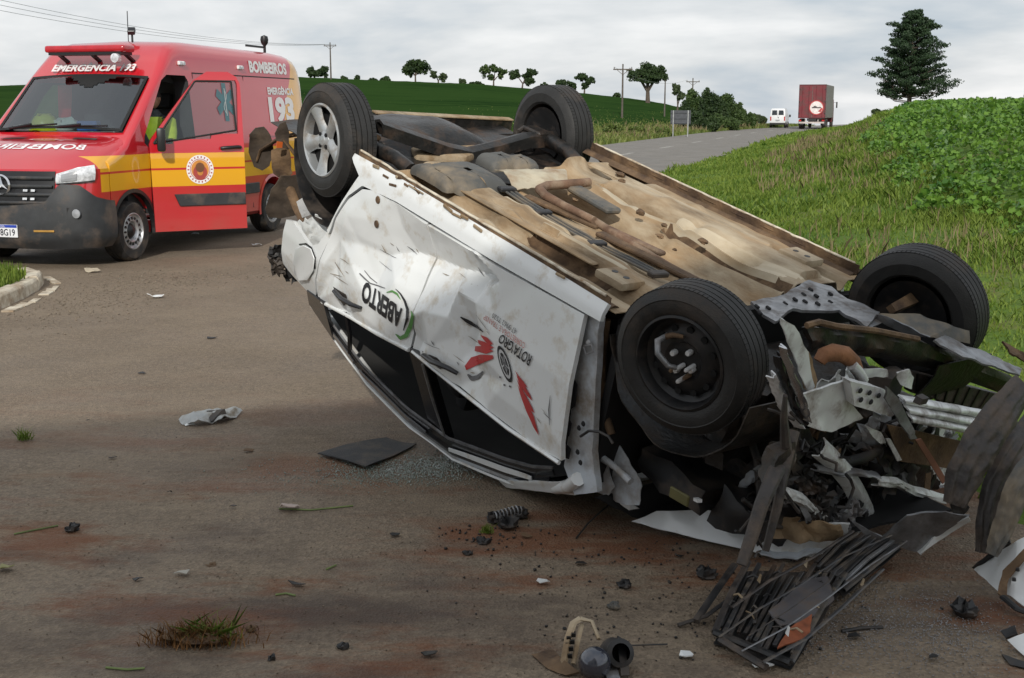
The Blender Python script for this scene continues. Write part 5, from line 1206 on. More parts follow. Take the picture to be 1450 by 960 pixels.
    for s in (-1, 1):
        g = CB(); g.grid(lambda u, v: Vector((-1.1+2.0*u, s*.62, .30+.60*v)), 8, 3); g.build('door_lining', DARK, thick=.03)
        g = CB(); g.box((.18, .36*s, .52), (.50, .46, .16)); g.box((-.10, .36*s, .86), (.14, .44, .62), (0, -.22, 0)); g.box((-.20, .36*s, 1.21), (.10, .24, .16), (0, -.2, 0)); g.build('front_seat', DARK, bevel=.04, seg=2, smooth=40)
    g = CB(); g.box((-.75, 0, .55), (.46, 1.24, .16)); g.box((-1.02, 0, .88), (.14, 1.24, .6), (0, -.25, 0)); g.build('rear_bench', DARK, bevel=.04, seg=2, smooth=40)
    g = CB(); g.box((.80, 0, .85), (.34, 1.40, .22)); g.build('dashboard', DARK, bevel=.05, seg=2)
    g = CB(); g.box((1.02, 0, .62), (.04, 1.44, .70)); g.build('firewall', DARK)
    g = CB(); g.box((-1.25, 0, .80), (.03, 1.30, .62)); g.build('rear_bulkhead', DARK)
    # handles
    for (a, b, c, d), par in ((((600, 503), (612, 512), (634, 521), (648, 529)), fd), (((474, 412), (484, 423), (497, 431), (511, 436)), rd)):
        g = CB(); g.tube([sp(*a, .010), sp(*b, .030), sp(*c, .034), sp(*d, .012)], [.016, .018, .016, .012], 10, flat=.7); g.build('door_handle', TRIM, par, smooth=60)
        g = CB(); g.prism([sp(a[0]-2, a[1]-6, .003), sp(b[0]+6, b[1]-6, .003), sp(c[0]-4, c[1]-3, .003), sp(c[0]-10, c[1]+2, .003), sp(a[0]+3, a[1]+5, .003)], (0, .002, 0)); g.build('handle_cup', BLK, par)
    # belt moulding along the foot of the doors
    g = CB(); g.tube([Vector((x, side_y(x, z)+.004, z)) for x, z in ((-.19, .915), (.2, .918), (.6, .915), (.95, .89))], .010, 6); g.build('belt_moulding', WHT, fd, smooth=60)
    g = CB(); g.tube([Vector((x, side_y(x, z)+.004, z)) for x, z in ((-.21, .915), (-.5, .96), (-.8, 1.006), (-1.12, 1.052))], .010, 6); g.build('belt_moulding', WHT, rd, smooth=60)
    # rubber holes and dirt plugs on the sill end
    for px, py in ((535, 283), (533, 317)):
        g = CB(); c = sp(px, py, .002); g.lathe([(0, .004), (.016, .004), (.02, .0)], c, 'Y', 12); g.build('drain_plug', TAN2)
    for px, py in ((546, 250), (556, 262), (566, 252), (575, 262), (590, 270)):
        g = CB(); c = sp(px, py, .003); g.box(c, (.05*rnd.uniform(.6, 1.3), .006, .012), (0, rnd.uniform(-.4, .4), 0)); g.build('mud_clod', TAN2, bevel=.002)
    for k in range(9):
        x = rnd.uniform(-.85, .92); g = CB(); g.box((x, .790, .176+rnd.uniform(-.004, .012)), (.035*rnd.uniform(.3, 2.2), .010, .010*rnd.uniform(.6, 1.6)), (0, rnd.uniform(-.2, .2), 0)); g.build('mud_clod', TAN, bevel=.003)
    # ---- lettering and emblems on the doors (the car is upside down, so they are too)
    INK = PM('print_black', (.012, .012, .014), .5); INKG = PM('print_green', (.10, .26, .07), .5); INKR = PM('print_red', (.45, .035, .035), .5); INKP = PM('print_pink', (.48, .20, .18), .6); INKD = PM('print_grey', (.12, .12, .125), .6)
    def pxquad(tl, tr, br, bl, w, h):
        # letters: top-left, top-right, bottom-right, bottom-left pixel of the (upside-down) line
        def fn(u, v):
            a, b = u/w+.5, v/h+.5
            X = (bl[0]*(1-a)+br[0]*a)*(1-b)+(tl[0]*(1-a)+tr[0]*a)*b; Y = (bl[1]*(1-a)+br[1]*a)*(1-b)+(tl[1]*(1-a)+tr[1]*a)*b
            return sp(X, Y, .0055)
        return fn
    lettering('door_lettering', 'ABERTO', pxquad((566, 466), (510, 425), (516, 396), (570, 437), 1, .3), INK, rd, width=1, height=.3, bold=.04, sub=3).location = (0, 0, -1.45)
    def ribbon(name, pts, ws, mat, par, off=.0055):
        q_ = np.linspace(0, len(pts)-1, 6*(len(pts)-1)+1); ws = list(np.interp(q_, range(len(pts)), ws)); pts = list(zip(np.interp(q_, range(len(pts)), [p[0] for p in pts]), np.interp(q_, range(len(pts)), [p[1] for p in pts]))); n = len(pts); g = CB(); vs = []
        for i, p in enumerate(pts):
            a = Vector((*pts[max(i-1, 0)], 0)); b = Vector((*pts[min(i+1, n-1)], 0)); d = (b-a).normalized(); q = (-d.y, d.x)
            vs += [sp(p[0]+q[0]*ws[i], p[1]+q[1]*ws[i], off), sp(p[0]-q[0]*ws[i], p[1]-q[1]*ws[i], off)]
        g.add(vs, [(2*i, 2*i+1, 2*i+3, 2*i+2) for i in range(n-1)]); return g.build(name, mat, par)
    ribbon('emblem_swoosh', [(560, 473), (567, 479), (575, 475), (581, 462), (584, 448), (582, 440)], [.6, 2.4, 3.2, 3.0, 2.0, .5], INKG, rd)
    ribbon('emblem_swoosh', [(571, 468), (576, 452), (577, 438), (573, 426), (567, 416), (560, 409)], [.6, 1.8, 2.0, 1.6, 1.0, .4], INK, rd, .0046)
    ribbon('emblem_swoosh', [(547, 414), (555, 412), (562, 416), (567, 424)], [.4, 1.4, 1.4, .4], INKG, rd)
    ribbon('emblem_line', [(509, 387), (516, 394), (524, 401), (534, 404), (545, 408)], [.9, 1., .8, .8, .5], INKD, rd)
    ribbon('emblem_line', [(516, 383), (524, 393), (534, 401)], [.5, .7, .5], INKD, rd)
    # winged round emblem
    wl = [[(698, 487), (690, 478), (680, 474), (684, 480), (692, 489)], [(699, 492), (686, 484), (676, 481), (678, 487), (690, 496)], [(699, 497), (684, 490), (673, 490), (672, 497), (688, 501)], [(698, 503), (680, 502), (667, 506), (658, 518), (660, 524), (680, 515), (698, 508)]]
    def decal(name, poly, mat, par, off=.005):
        bm = bmesh.new(); bm.faces.new([bm.verts.new((x, y, 0)) for x, y in poly]); bmesh.ops.triangulate(bm, faces=bm.faces[:])
        for _ in range(3):
            bmesh.ops.subdivide_edges(bm, edges=[e for e in bm.edges if e.calc_length() > 4], cuts=1, use_grid_fill=False); bmesh.ops.triangulate(bm, faces=bm.faces[:])
        for v in bm.verts: v.co = sp(v.co.x, v.co.y, off)-CAR_O
        me = bpy.data.meshes.new(name); bm.to_mesh(me); bm.free(); return link(name, me, mat, par)
    for p in wl: decal('wing_feather', p, INKR, fd)
    wr = [[(729, 524), (735, 533), (741, 540), (747, 549), (742, 546), (734, 536)], [(731, 531), (742, 545), (750, 558), (754, 568), (746, 560), (736, 545)], [(731, 535), (741, 554), (750, 570), (757, 585), (750, 580), (740, 562)], [(733, 545), (744, 565), (756, 590), (763, 617), (756, 606), (745, 582), (737, 560)]]
    for p in wr: decal('wing_feather', p, INKR, fd)
    def ell(r0, r1, n=28):
        # slanted ellipse of the emblem in the picture of the door
        out = []
        for r_ in (r0, r1):
            for k in range(n):
                a = 2*math.pi*k/n; u, v = math.cos(a)*r_, math.sin(a)*r_; out.append((714.5+u*9.5+v*4.5, 515.5+u*10+v*24))
        return out
    for nm, r0, r1, m_, o in (('round_emblem', .0, 1., INK, .0050), ('emblem_ring', .62, .80, PM('print_white', (.5, .5, .5), .6), .0058), ('emblem_core', .0, .42, INKD, .0060)):
        P = ell(r0, r1); n = 28; g = CB(); g.add([sp(x, y, o) for x, y in P], [(k, (k+1) % n, n+(k+1) % n, n+k) for k in range(n)]); g.build(nm, m_, fd)
    for a in range(5):
        P = [(714.5+math.cos(t)*r_*9.5+math.sin(t)*r_*4.5, 515.5+math.cos(t)*r_*10+math.sin(t)*r_*24) for t, r_ in ((a*1.257-.12, .15), (a*1.257+.12, .15), (a*1.257+.08, .75), (a*1.257-.08, .75))]
        g = CB(); g.add([sp(x, y, .0064) for x, y in P], [(0, 1, 2, 3)]); g.build('emblem_spoke', MATS['print_white'], fd)
    for px, py in ((708, 534), (714, 545), (722, 547)):
        P = [(px-1.2, py-1.6), (px+1.2, py-.8), (px+1.2, py+1.8), (px-1.2, py+1.)]; g = CB(); g.add([sp(x, y, .0042) for x, y in P], [(0, 1, 2, 3)]); g.build('emblem_dot', INKD, fd)
    def letter(txt, q, mat, bold=.02):
        lettering('door_lettering', txt, pxquad(*q, 1, .2), mat, fd, width=1, height=.2, bold=bold, sub=2).location = (0, 0, -1.45)
    letter("ROTA'GRO", ((748, 519), (704, 484), (710, 472), (754, 504)), INK, .015)
    letter('CORRETORA E TRANSP', ((742, 494), (684, 452), (686, 445), (744, 486)), INKP, 0)
    letter('47 9962 7520', ((730, 474), (696, 449), (698, 443), (732, 466)), INKD, 0)
    ribbon('scrape_mark', [(652, 449), (662, 455), (674, 462), (684, 470)], [.8, 2.6, 2.0, .5], INK, fd)
    ribbon('scrape_mark', [(662, 530), (668, 536), (676, 534), (684, 526)], [1., 3.2, 3., 1.], INKD, fd)
    ribbon('scrape_mark', [(779, 560), (777, 580), (778, 602)], [.3, .9, .3], INKD, fd)
    SCR = PM('scrape_grime', (.30, .26, .21), .8, var=.3, scale=30); rs = random.Random(3)
    for k in range(46):
        px, py = rs.choice([(690, 400), (604, 374), (575, 360), (540, 365), (670, 470), (592, 484), (470, 385), (640, 385), (780, 580), (660, 520)]); px += rs.uniform(-22, 22); py += rs.uniform(-16, 16); a = rs.uniform(.2, 1.1); l = rs.uniform(3, 14)
        q = sp(px, py)
        if q.x > .85 or q.z < .33 or q.z > .86 or q.x < -.98 or abs(q.x+.215) < .09: continue
        ribbon('scrape_mark', [(px-math.cos(a)*l, py-math.sin(a)*l), (px, py+rs.uniform(-1, 1)), (px+math.cos(a)*l, py+math.sin(a)*l)], [.15, rs.uniform(.3, .9), .15], rs.choice([SCR, SCR, INKD]), fd if q.x > -.2 else rd, .0050)
    return root, CB, crump, dict(WHT=WHT, BLUE=BLUE, TAN=TAN, TAN2=TAN2, RUST=RUST, GREY=GREY, BLK=BLK, TRIM=TRIM, DARK=DARK, STEEL=STEEL, DSTEEL=DSTEEL, ALU=ALU, OILY=OILY, SILV=SILV, RPL=RPL, INK=INK, LIGHT=LIGHT)
CAR, CB, crump, CM = wreck()
# ---------------------------------------------------------------- underside, wheels
def underside():
    TAN, TAN2, RUST, GREY, BLK, STEEL, DSTEEL, ALU = (CM[k] for k in ('TAN', 'TAN2', 'RUST', 'GREY', 'BLK', 'STEEL', 'DSTEEL', 'ALU'))
    CREAM = PM('heat_shield', (.52, .46, .34), .6, .25, var=.15, scale=8, dirt=(.30, .20, .12), damt=.3, dscale=6)
    WHF = PM('flange_cream', (.60, .54, .43), .7, var=.2, scale=20, dirt=(.28, .17, .09), damt=.3, dscale=14)
    def zf(x, y):
        z = .205
        a = abs(y)
        z += .11*math.exp(-(abs(y+.02)/.17)**6)                       # tunnel
        z -= .035*(math.exp(-((a-.46)/.075)**6))*(1 if -.75 < x < .95 else 0)   # rails
        z += .045*math.exp(-((a-.605)/.030)**4)*(1 if x > -.6 else 0)+.042*math.exp(-((a-.335)/.028)**4)*(1 if -.35 < x < .75 else 0)+.02*math.exp(-((a-.24)/.02)**4)
        z += .016*math.sin((x+.2)*9)*math.exp(-((a-.30)/.10)**4)*(1 if a < .42 else 0)
        if x < -.35 and x > -.72: z += .05*math.exp(-((x+.55)/.16)**6)
        z += .02*math.exp(-((x-.30)/.03)**2)*(1 if .1 < a < .42 else 0)-.015*math.exp(-((x+.10-.2*a)/.05)**2)*(1 if a < .68 else 0)
        z += .006*mnoise.noise((x*6, y*6, 0)); return z
    MUD = PM('dark_mud', (.085, .050, .026), .9, var=.4, scale=14, dirt=(.20, .13, .07), damt=.25, dscale=10, bump=.5, bscale=60)
    CRM = PM('cream_floor', (.47, .40, .29), .75, var=.2, scale=6, dirt=(.32, .23, .13), damt=.32, dscale=5, stretch=(.45, 1.5, 1))
    PR = []                        # pressings: line on the floor, half width, depth (+ into the car), what lies in it
    for pts, w, d, m_ in (([(738, 333), (790, 352), (840, 372), (886, 391)], .030, .045, 1), ([(752, 327), (805, 348), (905, 386)], .020, -.014, 2), ([(700, 290), (740, 312), (790, 338)], .018, .016, 0), ([(712, 286), (760, 312), (830, 347), (900, 378)], .018, -.010, 2),
                          ([(950, 318), (1000, 340), (1050, 368), (1106, 402)], .034, .045, 1), ([(968, 311), (1020, 337), (1070, 363), (1122, 396)], .022, -.014, 2), ([(880, 268), (930, 297), (1000, 337), (1080, 388)], .045, -.004, 2), ([(900, 262), (960, 290), (1040, 335)], .016, .014, 0), ([(926, 262), (990, 296), (1080, 350)], .016, .014, 0),
                          ([(835, 300), (872, 318), (905, 338), (960, 368), (1005, 400)], .050, .030, 1), ([(800, 290), (862, 321), (930, 355), (1000, 394)], .012, -.014, 2), ([(575, 252), (640, 290), (740, 352), (850, 424)], .020, .022, 1), ([(600, 256), (660, 290), (730, 328), (830, 383)], .018, .014, 0)):
        P_ = [cz(a, b, .19) for a, b in pts]; ym = sum(p.y for p in P_)/len(P_); PR.append((P_[0].x, ym, P_[-1].x, ym, w, d, m_))
    def press(x, y):
        z = 0.; m = 0; best = 0.
        for x0, y0, x1, y1, w, d, mi in PR:
            dx, dy = x1-x0, y1-y0; t = max(0, min(1, ((x-x0)*dx+(y-y0)*dy)/(dx*dx+dy*dy))); r_ = math.hypot(x-x0-dx*t, y-y0-dy*t)/w
            if r_ < 1.6:
                k = math.exp(-r_**4)
                if k > best: best = k; z = d*k; m = mi if r_ < 1.0 else 0
        return z, m
    g = CB(); g.grid(lambda u, v: (lambda x, y: (x, y, zf(x, y)+press(x, y)[0]))(-.74+1.76*u, -.765+1.53*v), 120, 150); fl = g.build('floor_pan', TAN, thick=.004, smooth=45)
    fl.data.materials.append(MUD); fl.data.materials.append(CRM)
    for pl in fl.data.polygons: pl.material_index = press(pl.center.x, pl.center.y)[1]
    for s in (-1, 1):
        g = CB(); g.grid(lambda u, v: Vector((-.95+1.93*u, s*(.765-.006*math.sin(u*60)*v), .215-.055*v)), 60, 2); sf = g.build('sill_flange', TAN2, thick=.004)
        g = CB(); g.tube([Vector((-.93+1.88*q/30, s*(.766+.004*mnoise.noise((q*.7, 1, s))), .161+.004*mnoise.noise((q*.9, 5, s)))) for q in range(31)], .006, 6); g.build('flange_lip', WHF, sf)
        g = CB(); g.grid(lambda u, v: Vector((-.95+1.93*u, s*(.70+.075*v), .215-.02*math.sin(math.pi*v))), 40, 4); g.build('sill_underside', TAN2, smooth=60, thick=.003)
        g = CB(); g.box((.80, s*.56, .172), (.17, .13, .036)); jp = g.build('jack_pad', TAN, bevel=.012, seg=2, smooth=40)
        for d in (-.035, .035):
            g = CB(); g.lathe([(0, -.0195), (.014, -.0195), (.014, -.017)], (.80+d, s*.56, .172), 'Z', 12); g.build('pad_hole', BLK, jp)
        # stiffening rail with its open trough
        g = CB(); g.prism([(-.68, s*.50, .20), (.62, s*.50, .19), (.62, s*.52, .176), (-.66, s*.52, .180)], (0, s*.05, 0)); g.build('floor_rail', TAN, bevel=.008)
    # exhaust, pipes and the bundle of lines
    pt = lambda px, py, z=.16: cz(px, py, z)
    g = CB(); g.tube([pt(834, 258, .17), pt(800, 261, .17), pt(775, 263, .165), pt(764, 268, .165), pt(772, 277, .165), pt(800, 292, .165), pt(841, 312, .17)], [.022, .023, .023, .024, .022, .019, .018], 12); g.build('exhaust_pipe', RUST, smooth=60)
    g = CB(); g.tube([pt(841, 312, .18), pt(880, 338, .20), pt(950, 380, .21), pt(1010, 410, .22)], [.018, .020, .020, .02], 10); g.build('exhaust_pipe', RUST, smooth=60)
    for (a, b, w, m_) in (((745, 278), (848, 322), .05, TAN2), ((848, 330), (1000, 405), .055, TAN2), ((850, 318), (940, 360), .04, RUST)):
        A, B = pt(*a, .185), pt(*b, .195); g = CB(); g.bar(A, B, w, .02, (0, 0, 1)); g.build('tunnel_shield', m_, bevel=.006, smooth=30)
    A, B = pt(812, 266, .19), pt(870, 300, .19); g = CB(); g.bar(A, B, .09, .03); g.build('silencer_shield', GREY, bevel=.01)
    path = [(712, 264), (740, 283), (772, 303), (806, 323), (845, 345), (890, 367), (938, 391)]
    for k in range(5):
        o = (k-2)*.013; g = CB(); g.tube([cz(*p, .178)+Vector((0, o, .002*(k % 2))) for p in path], .0055, 6); g.build('fluid_line', BLK if k % 2 else GREY, smooth=60)
    for p in ((718, 268), (768, 301), (845, 345), (932, 388)):
        g = CB(); c = cz(*p, .172); g.box(c, (.045, .09, .022), (0, 0, .1)); g.build('line_clip', BLK, bevel=.005)
    # fuel tank, shield, lumps of dirt
    def dome(name, c, d, mat, p=4., parent=None):
        g = CB(); g.grid(lambda u, v: (lambda a, b: Vector((c[0]+d[0]*math.copysign(abs(math.cos(a))**(2/p), math.cos(a))*math.cos(b)**.5, c[1]+d[1]*math.copysign(abs(math.sin(a))**(2/p), math.sin(a))*math.cos(b)**.5, c[2]-d[2]*math.sin(b)+.006*fbm(u*7, v*3, c[0]))))(2*math.pi*u, R(89)*v), 40, 10); return g.build(name, mat, parent, smooth=50)
    tc_ = [cz(660, 250, .17), cz(617, 253, .19), cz(706, 232, .19), cz(735, 234, .19)]
    for c_, d_, a_ in ((tc_[0], (.19, .155, .075), .15), (tc_[1], (.17, .055, .06), 0), (tc_[2], (.09, .10, .065), 0), (tc_[3], (.085, .085, .06), 0)): dome('fuel_tank', (c_.x, c_.y, .205), d_, GREY, 6.)
    g = CB(); g.grid(lambda u, v: (lambda p: p+Vector((0, 0, -.03*math.sin(math.pi*v)+.008*fbm(u*8, v*8, 3))))(cz(700, 240, .18).lerp(cz(798, 240, .18), u).lerp(cz(728, 268, .18).lerp(cz(804, 262, .18), u), v)), 16, 12); g.build('heat_shield', CREAM, thick=.003, smooth=50)
    for k, (x, y, w) in enumerate(((.42, -.02, .035), (.58, .04, .02), (.30, -.16, .03), (-.1, .06, .03), (.52, -.20, .045), (.12, -.17, .05), (-.32, -.44, .04), (-.42, -.52, .05))):
        g = CB(); g.grid(lambda u, v: Vector((x, y, .17))+Vector((math.cos(6.283*u)*math.sin(3.14*v), .7*math.sin(6.283*u)*math.sin(3.14*v), .45*math.cos(3.14*v)))*w*.6*(1+.5*fbm(u*4, v*4, k)), 10, 7); g.build('mud_lump', TAN2, smooth=30)
    # rear: spare wheel well, cross member, twist beam axle, arms, springs
    g = CB(); g.grid(lambda u, v: (lambda x, y: Vector((x, y, .30+.02*mnoise.noise((x*5, y*5, 1))-.10*math.exp(-(((x+1.55)/.28)**6+((y-.05)/.36)**6)))))(-1.95+1.22*u, -.74+1.48*v), 34, 40); g.build('rear_floor', DSTEEL, thick=.004, smooth=40)
    w0 = [cz(557, 190, .26), cz(665, 194, .26), cz(692, 208, .26), cz(660, 222, .26), cz(590, 216, .26)]
    g = CB(); g.prism(w0, (0, 0, .06)); g.build('spare_wheel_well', TAN, bevel=.02, seg=2, smooth=40)
    a, b = cx(528, 172, -1.80), cx(722, 181, -1.80); g = CB(); g.bar(a, b, .04, .10, (0, 0, 1)); g.build('rear_cross_member', DSTEEL, bevel=.006)
    g = CB(); g.bar(a+Vector((0, 0, -.055)), b+Vector((0, 0, -.055)), .055, .012); g.build('cross_member_lip', TAN, bevel=.003)
    g = CB(); c = cx(622, 180, -1.78); g.box(c, (.05, .05, .10)); g.build('tow_bracket', TAN2, bevel=.006)
    beam = [(536, 182, .20), (580, 197, .22), (630, 214, .24), (662, 221, .245), (700, 212, .24), (745, 199, .225), (785, 197, .21)]
    P = [cx(x, y, -1.18) for x, y, _ in beam]
    g = CB()
    V = []
    for p in P:
        for d in ((-.05, 0, .03), (-.045, 0, -.035), (0, 0, -.05), (.045, 0, -.035), (.05, 0, .03), (.035, 0, .03), (.03, 0, -.025), (0, 0, -.035), (-.03, 0, -.025), (-.035, 0, .03)): V.append(p+Vector(d))
    n = 10; g.add(V, [(i*n+j, i*n+(j+1) % n, (i+1)*n+(j+1) % n, (i+1)*n+j) for i in range(len(P)-1) for j in range(n)]+[tuple(range(n)), tuple((len(P)-1)*n+q for q in range(n-1, -1, -1))]); g.build('rear_axle_beam', DSTEEL, smooth=50)
    for s in (-1, 1):
        g = CB(); g.tube([(-1.25, .62*s, .22), (-1.10, .60*s, .20), (-.92, .57*s, .20), (-.80, .55*s, .23)], [.045, .042, .036, .04], 10); g.build('trailing_arm', DSTEEL, smooth=60)
        g = CB(); g.box((-1.22, .57*s, .17), (.16, .10, .03)); g.build('spring_plate', TAN2 if s > 0 else DSTEEL, bevel=.01)
        g = CB(); g.tube([Vector((-1.22+.055*math.cos(t), .50*s+.055*math.sin(t), .20+.018*t/1.0*.35)) for t in np.linspace(0, 6.28*4, 70)], .008, 6); g.build('coil_spring', BLK, smooth=60)
        g = CB(); g.tube([(-1.34, .56*s, .20), (-1.40, .52*s, .55)], [.03, .035], 10); g.build('shock_absorber', BLK, smooth=60)
        # inner wheelhouses so the arches are closed
        g = CB(); g.grid(lambda u, v: (lambda a: Vector((-1.25+.36*math.cos(a), s*(.50+.27*v), .30+.36*math.sin(a))))(math.pi*u), 16, 3); g.build('rear_wheelhouse', BLK, thick=.006, smooth=60)
    g = CB(); g.tube([cz(734, 186, .2), cz(742, 180, .18), cz(752, 184, .2), cz(746, 192, .2)], .012, 6); g.build('brake_hose', BLK)
    g = CB(); g.box(cz(770, 172, .15), (.12, .05, .10), (0, .2, 0)); g.build('hub_carrier', TAN2, bevel=.01)
underside()
def car_wheels():
    RUBC = PM('car_tyre', (.017, .0165, .016), .62, var=.3, scale=14, dirt=(.060, .046, .036), damt=.18, dscale=5, bump=.2, bscale=150)
    TREAD = PM('tyre_tread', (.030, .028, .026), .85, var=.25, scale=12, dirt=(.13, .095, .065), damt=.42, dscale=5, bump=.3, bscale=120)
    ALLOY = PM('alloy_rim', (.46, .48, .49), .36, .6, var=.12, scale=9, dirt=(.17, .13, .09), damt=.30, dscale=8)
    BLKR = PM('steel_rim_black', (.014, .014, .015), .45, .2, var=.35, scale=12, dirt=(.05, .036, .028), damt=.20, dscale=10)
    HOLE = PM('rim_hole', (.004, .004, .004), .9)
    rt, w = .305, .094
    def build(par, kind):
        # local: axis Y, outer face +Y, centre at origin
        prof = [(.192, -w+.012), (.205, -w), (.255, -w-.004), (.288, -w+.012), (.300, -w+.024)]
        for c in (-.058, -.036, -.012, .012, .036, .058):
            pass
        edges = [-.070, -.050, -.044, -.020, -.014, .014, .020, .044, .050, .070]
        up = True; prof.append((rt-.001, -.070))
        for a, b in ((-.050, -.044), (-.020, -.014), (.014, .020), (.044, .050)):
            prof += [(rt, a), (rt-.007, a+.0008), (rt-.007, b-.0008), (rt, b)]
        prof += [(rt-.001, .070), (.300, w-.024), (.288, w-.012), (.262, w+.004), (.258, w+.0015), (.235, w+.004), (.210, w), (.192, w-.012)]
        g = MB(); g.lathe(prof, (0, 0, 0), 'Y', 72, True); t = g.build('tyre', RUBC, par, smooth=30)
        g = MB()                                    # sipes across the shoulder blocks
        for k in range(90):
            a = 2*math.pi*k/90
            for y0, y1 in ((-.070, -.052), (.052, .070)):
                c = Vector(((rt-.0024)*math.cos(a), (y0+y1)/2, (rt-.0024)*math.sin(a))); g.box(c, (.0055, y1-y0, .0022), Matrix.Rotation(-a, 3, 'Y') @ Matrix.Rotation(.0, 3, 'X'))
        o = g.build('tread_sipes', HOLE, t); o['kind'] = 'stuff'
        if kind == 'alloy':
            g = MB(); g.lathe([(.196, -w+.01), (.198, w-.004), (.190, w+.002), (.182, w-.004), (.178, w-.05), (.178, -w+.02)], (0, 0, 0), 'Y', 60); r_ = g.build('rim', ALLOY, par, smooth=40)
            g = MB(); g.lathe([(0, w-.052), (.178, w-.052), (.178, w-.056), (0, w-.056)], (0, 0, 0), 'Y', 40); g.build('brake_drum', HOLE, r_)
            for k in range(5):
                a = 2*math.pi*k/5+.25; g = MB()
                def sp_(u, v):
                    rr = .03+.152*u; ww = (.030+.020*(1-u)**2+.055*max(0, u-.45)**1.1) ; b = (2*v-1)*ww; y = w-.028+.020*u-.016*(1-abs(2*v-1)**2.5)*-.5-.012*abs(2*v-1)**3
                    return Vector((rr*math.cos(a)-b*math.sin(a), y, rr*math.sin(a)+b*math.cos(a)))
                g.grid(sp_, 12, 8); g.build('spoke', ALLOY, r_, thick=.016, smooth=50)
            g = MB(); g.lathe([(0, w-.006), (.026, w-.008), (.034, w-.016), (.052, w-.020), (.058, w-.032), (.05, w-.05)], (0, 0, 0), 'Y', 32); g.build('hub', ALLOY, r_, smooth=40)
            for k in range(4):
                a = 2*math.pi*k/4+.6; g = MB(); g.lathe([(0, w-.010), (.008, w-.010), (.011, w-.013), (.011, w-.024)], (.043*math.cos(a), 0, .043*math.sin(a)), 'Y', 10); g.build('wheel_bolt', HOLE, r_, smooth=40)
        else:
            g = MB(); g.lathe([(.196, -w+.01), (.198, w-.004), (.188, w-.0), (.180, w-.012), (.172, w-.045), (.150, w-.060), (.120, w-.040), (.085, w-.038), (.070, w-.052), (0, w-.052)], (0, 0, 0), 'Y', 60); r_ = g.build('rim', BLKR, par, smooth=40)
            g = MB(); g.lathe([(.172, -w+.015), (.10, -w+.05), (0, -w+.05)], (0, 0, 0), 'Y', 40); g.build('brake_drum', BLKR, r_, smooth=40)
            for k in range(12):
                a = 2*math.pi*k/12; g = MB(); g.lathe([(0, w-.042), (.015, w-.042), (.015, w-.050)], (.134*math.cos(a), 0, .134*math.sin(a)), 'Y', 10); g.build('vent_hole', HOLE, r_)
            for k in range(4):
                a = 2*math.pi*k/4+.4; g = MB(); g.lathe([(0, w-.022), (.010, w-.022), (.012, w-.026), (.012, w-.05)], (.05*math.cos(a), 0, .05*math.sin(a)), 'Y', 8); g.build('wheel_nut', CM['ALU'], r_, smooth=30)
        return r_
    spots = [('alloy', (-1.25, .725, .205), 0., 0., 'rear wheel with silver five-spoke alloy rim'), ('steel', (1.395, .72, .225), R(15), R(4), 'front wheel with black steel rim and snapped suspension arm'), ('alloy2', (-1.25, -.715, .205), math.pi, 0., 'far rear wheel seen from its inner side'), ('steel', (1.37, -.69, .215), math.pi+R(14), R(-8), 'far front wheel seen from its inner side')]
    for kind, c, rz, rx, lab in spots:
        e = bpy.data.objects.new('wheel', None); COL.objects.link(e); e.parent = CAR; e.location = (c[0], c[1], c[2]-1.45); e.rotation_euler = (rx, 0, -rz); e['label'] = lab; e.scale = (.915, .96, .915) if c[0] > 0 and c[1] > 0 else (.95, .97, .95)
        r_ = build(e, 'alloy' if kind == 'alloy' else 'steel')
        if c[0] > 0 and c[1] > 0:
            # snapped arm and bolts sticking out of the hub
            g = MB(); g.tube([(-.085, w-.03, -.085), (-.095, w+.02, -.07), (-.070, w+.045, -.035), (-.020, w+.04, .0), (.0, w+.01, .012)], [.010, .014, .013, .011, .010], 10); g.build('snapped_arm', CM['STEEL'], e, smooth=50)
            g = MB(); g.tube([(-.085, w-.02, -.08), (-.05, w-.01, -.105), (-.01, w-.02, -.11)], [.013, .011, .008], 8); g.build('snapped_arm', CM['TAN2'], e, smooth=50)
            for (x, z, l) in ((.045, .005, .05), (.0, .02, .05), (.02, .065, .05), (.035, .05, .03), (-.03, .045, .03)):
                g = MB(); g.tube([(x, w-.05, z), (x-.005, w-.05+l, z+.006)], [.010, .009], 8); g.lathe([(0, .008), (.007, .007), (.009, 0)], (x-.005, w-.052+l, z+.006), 'Y', 8); g.build('stub_bolt', CM['ALU'] if l > .04 else CM['TAN2'], e, smooth=40)
car_wheels()
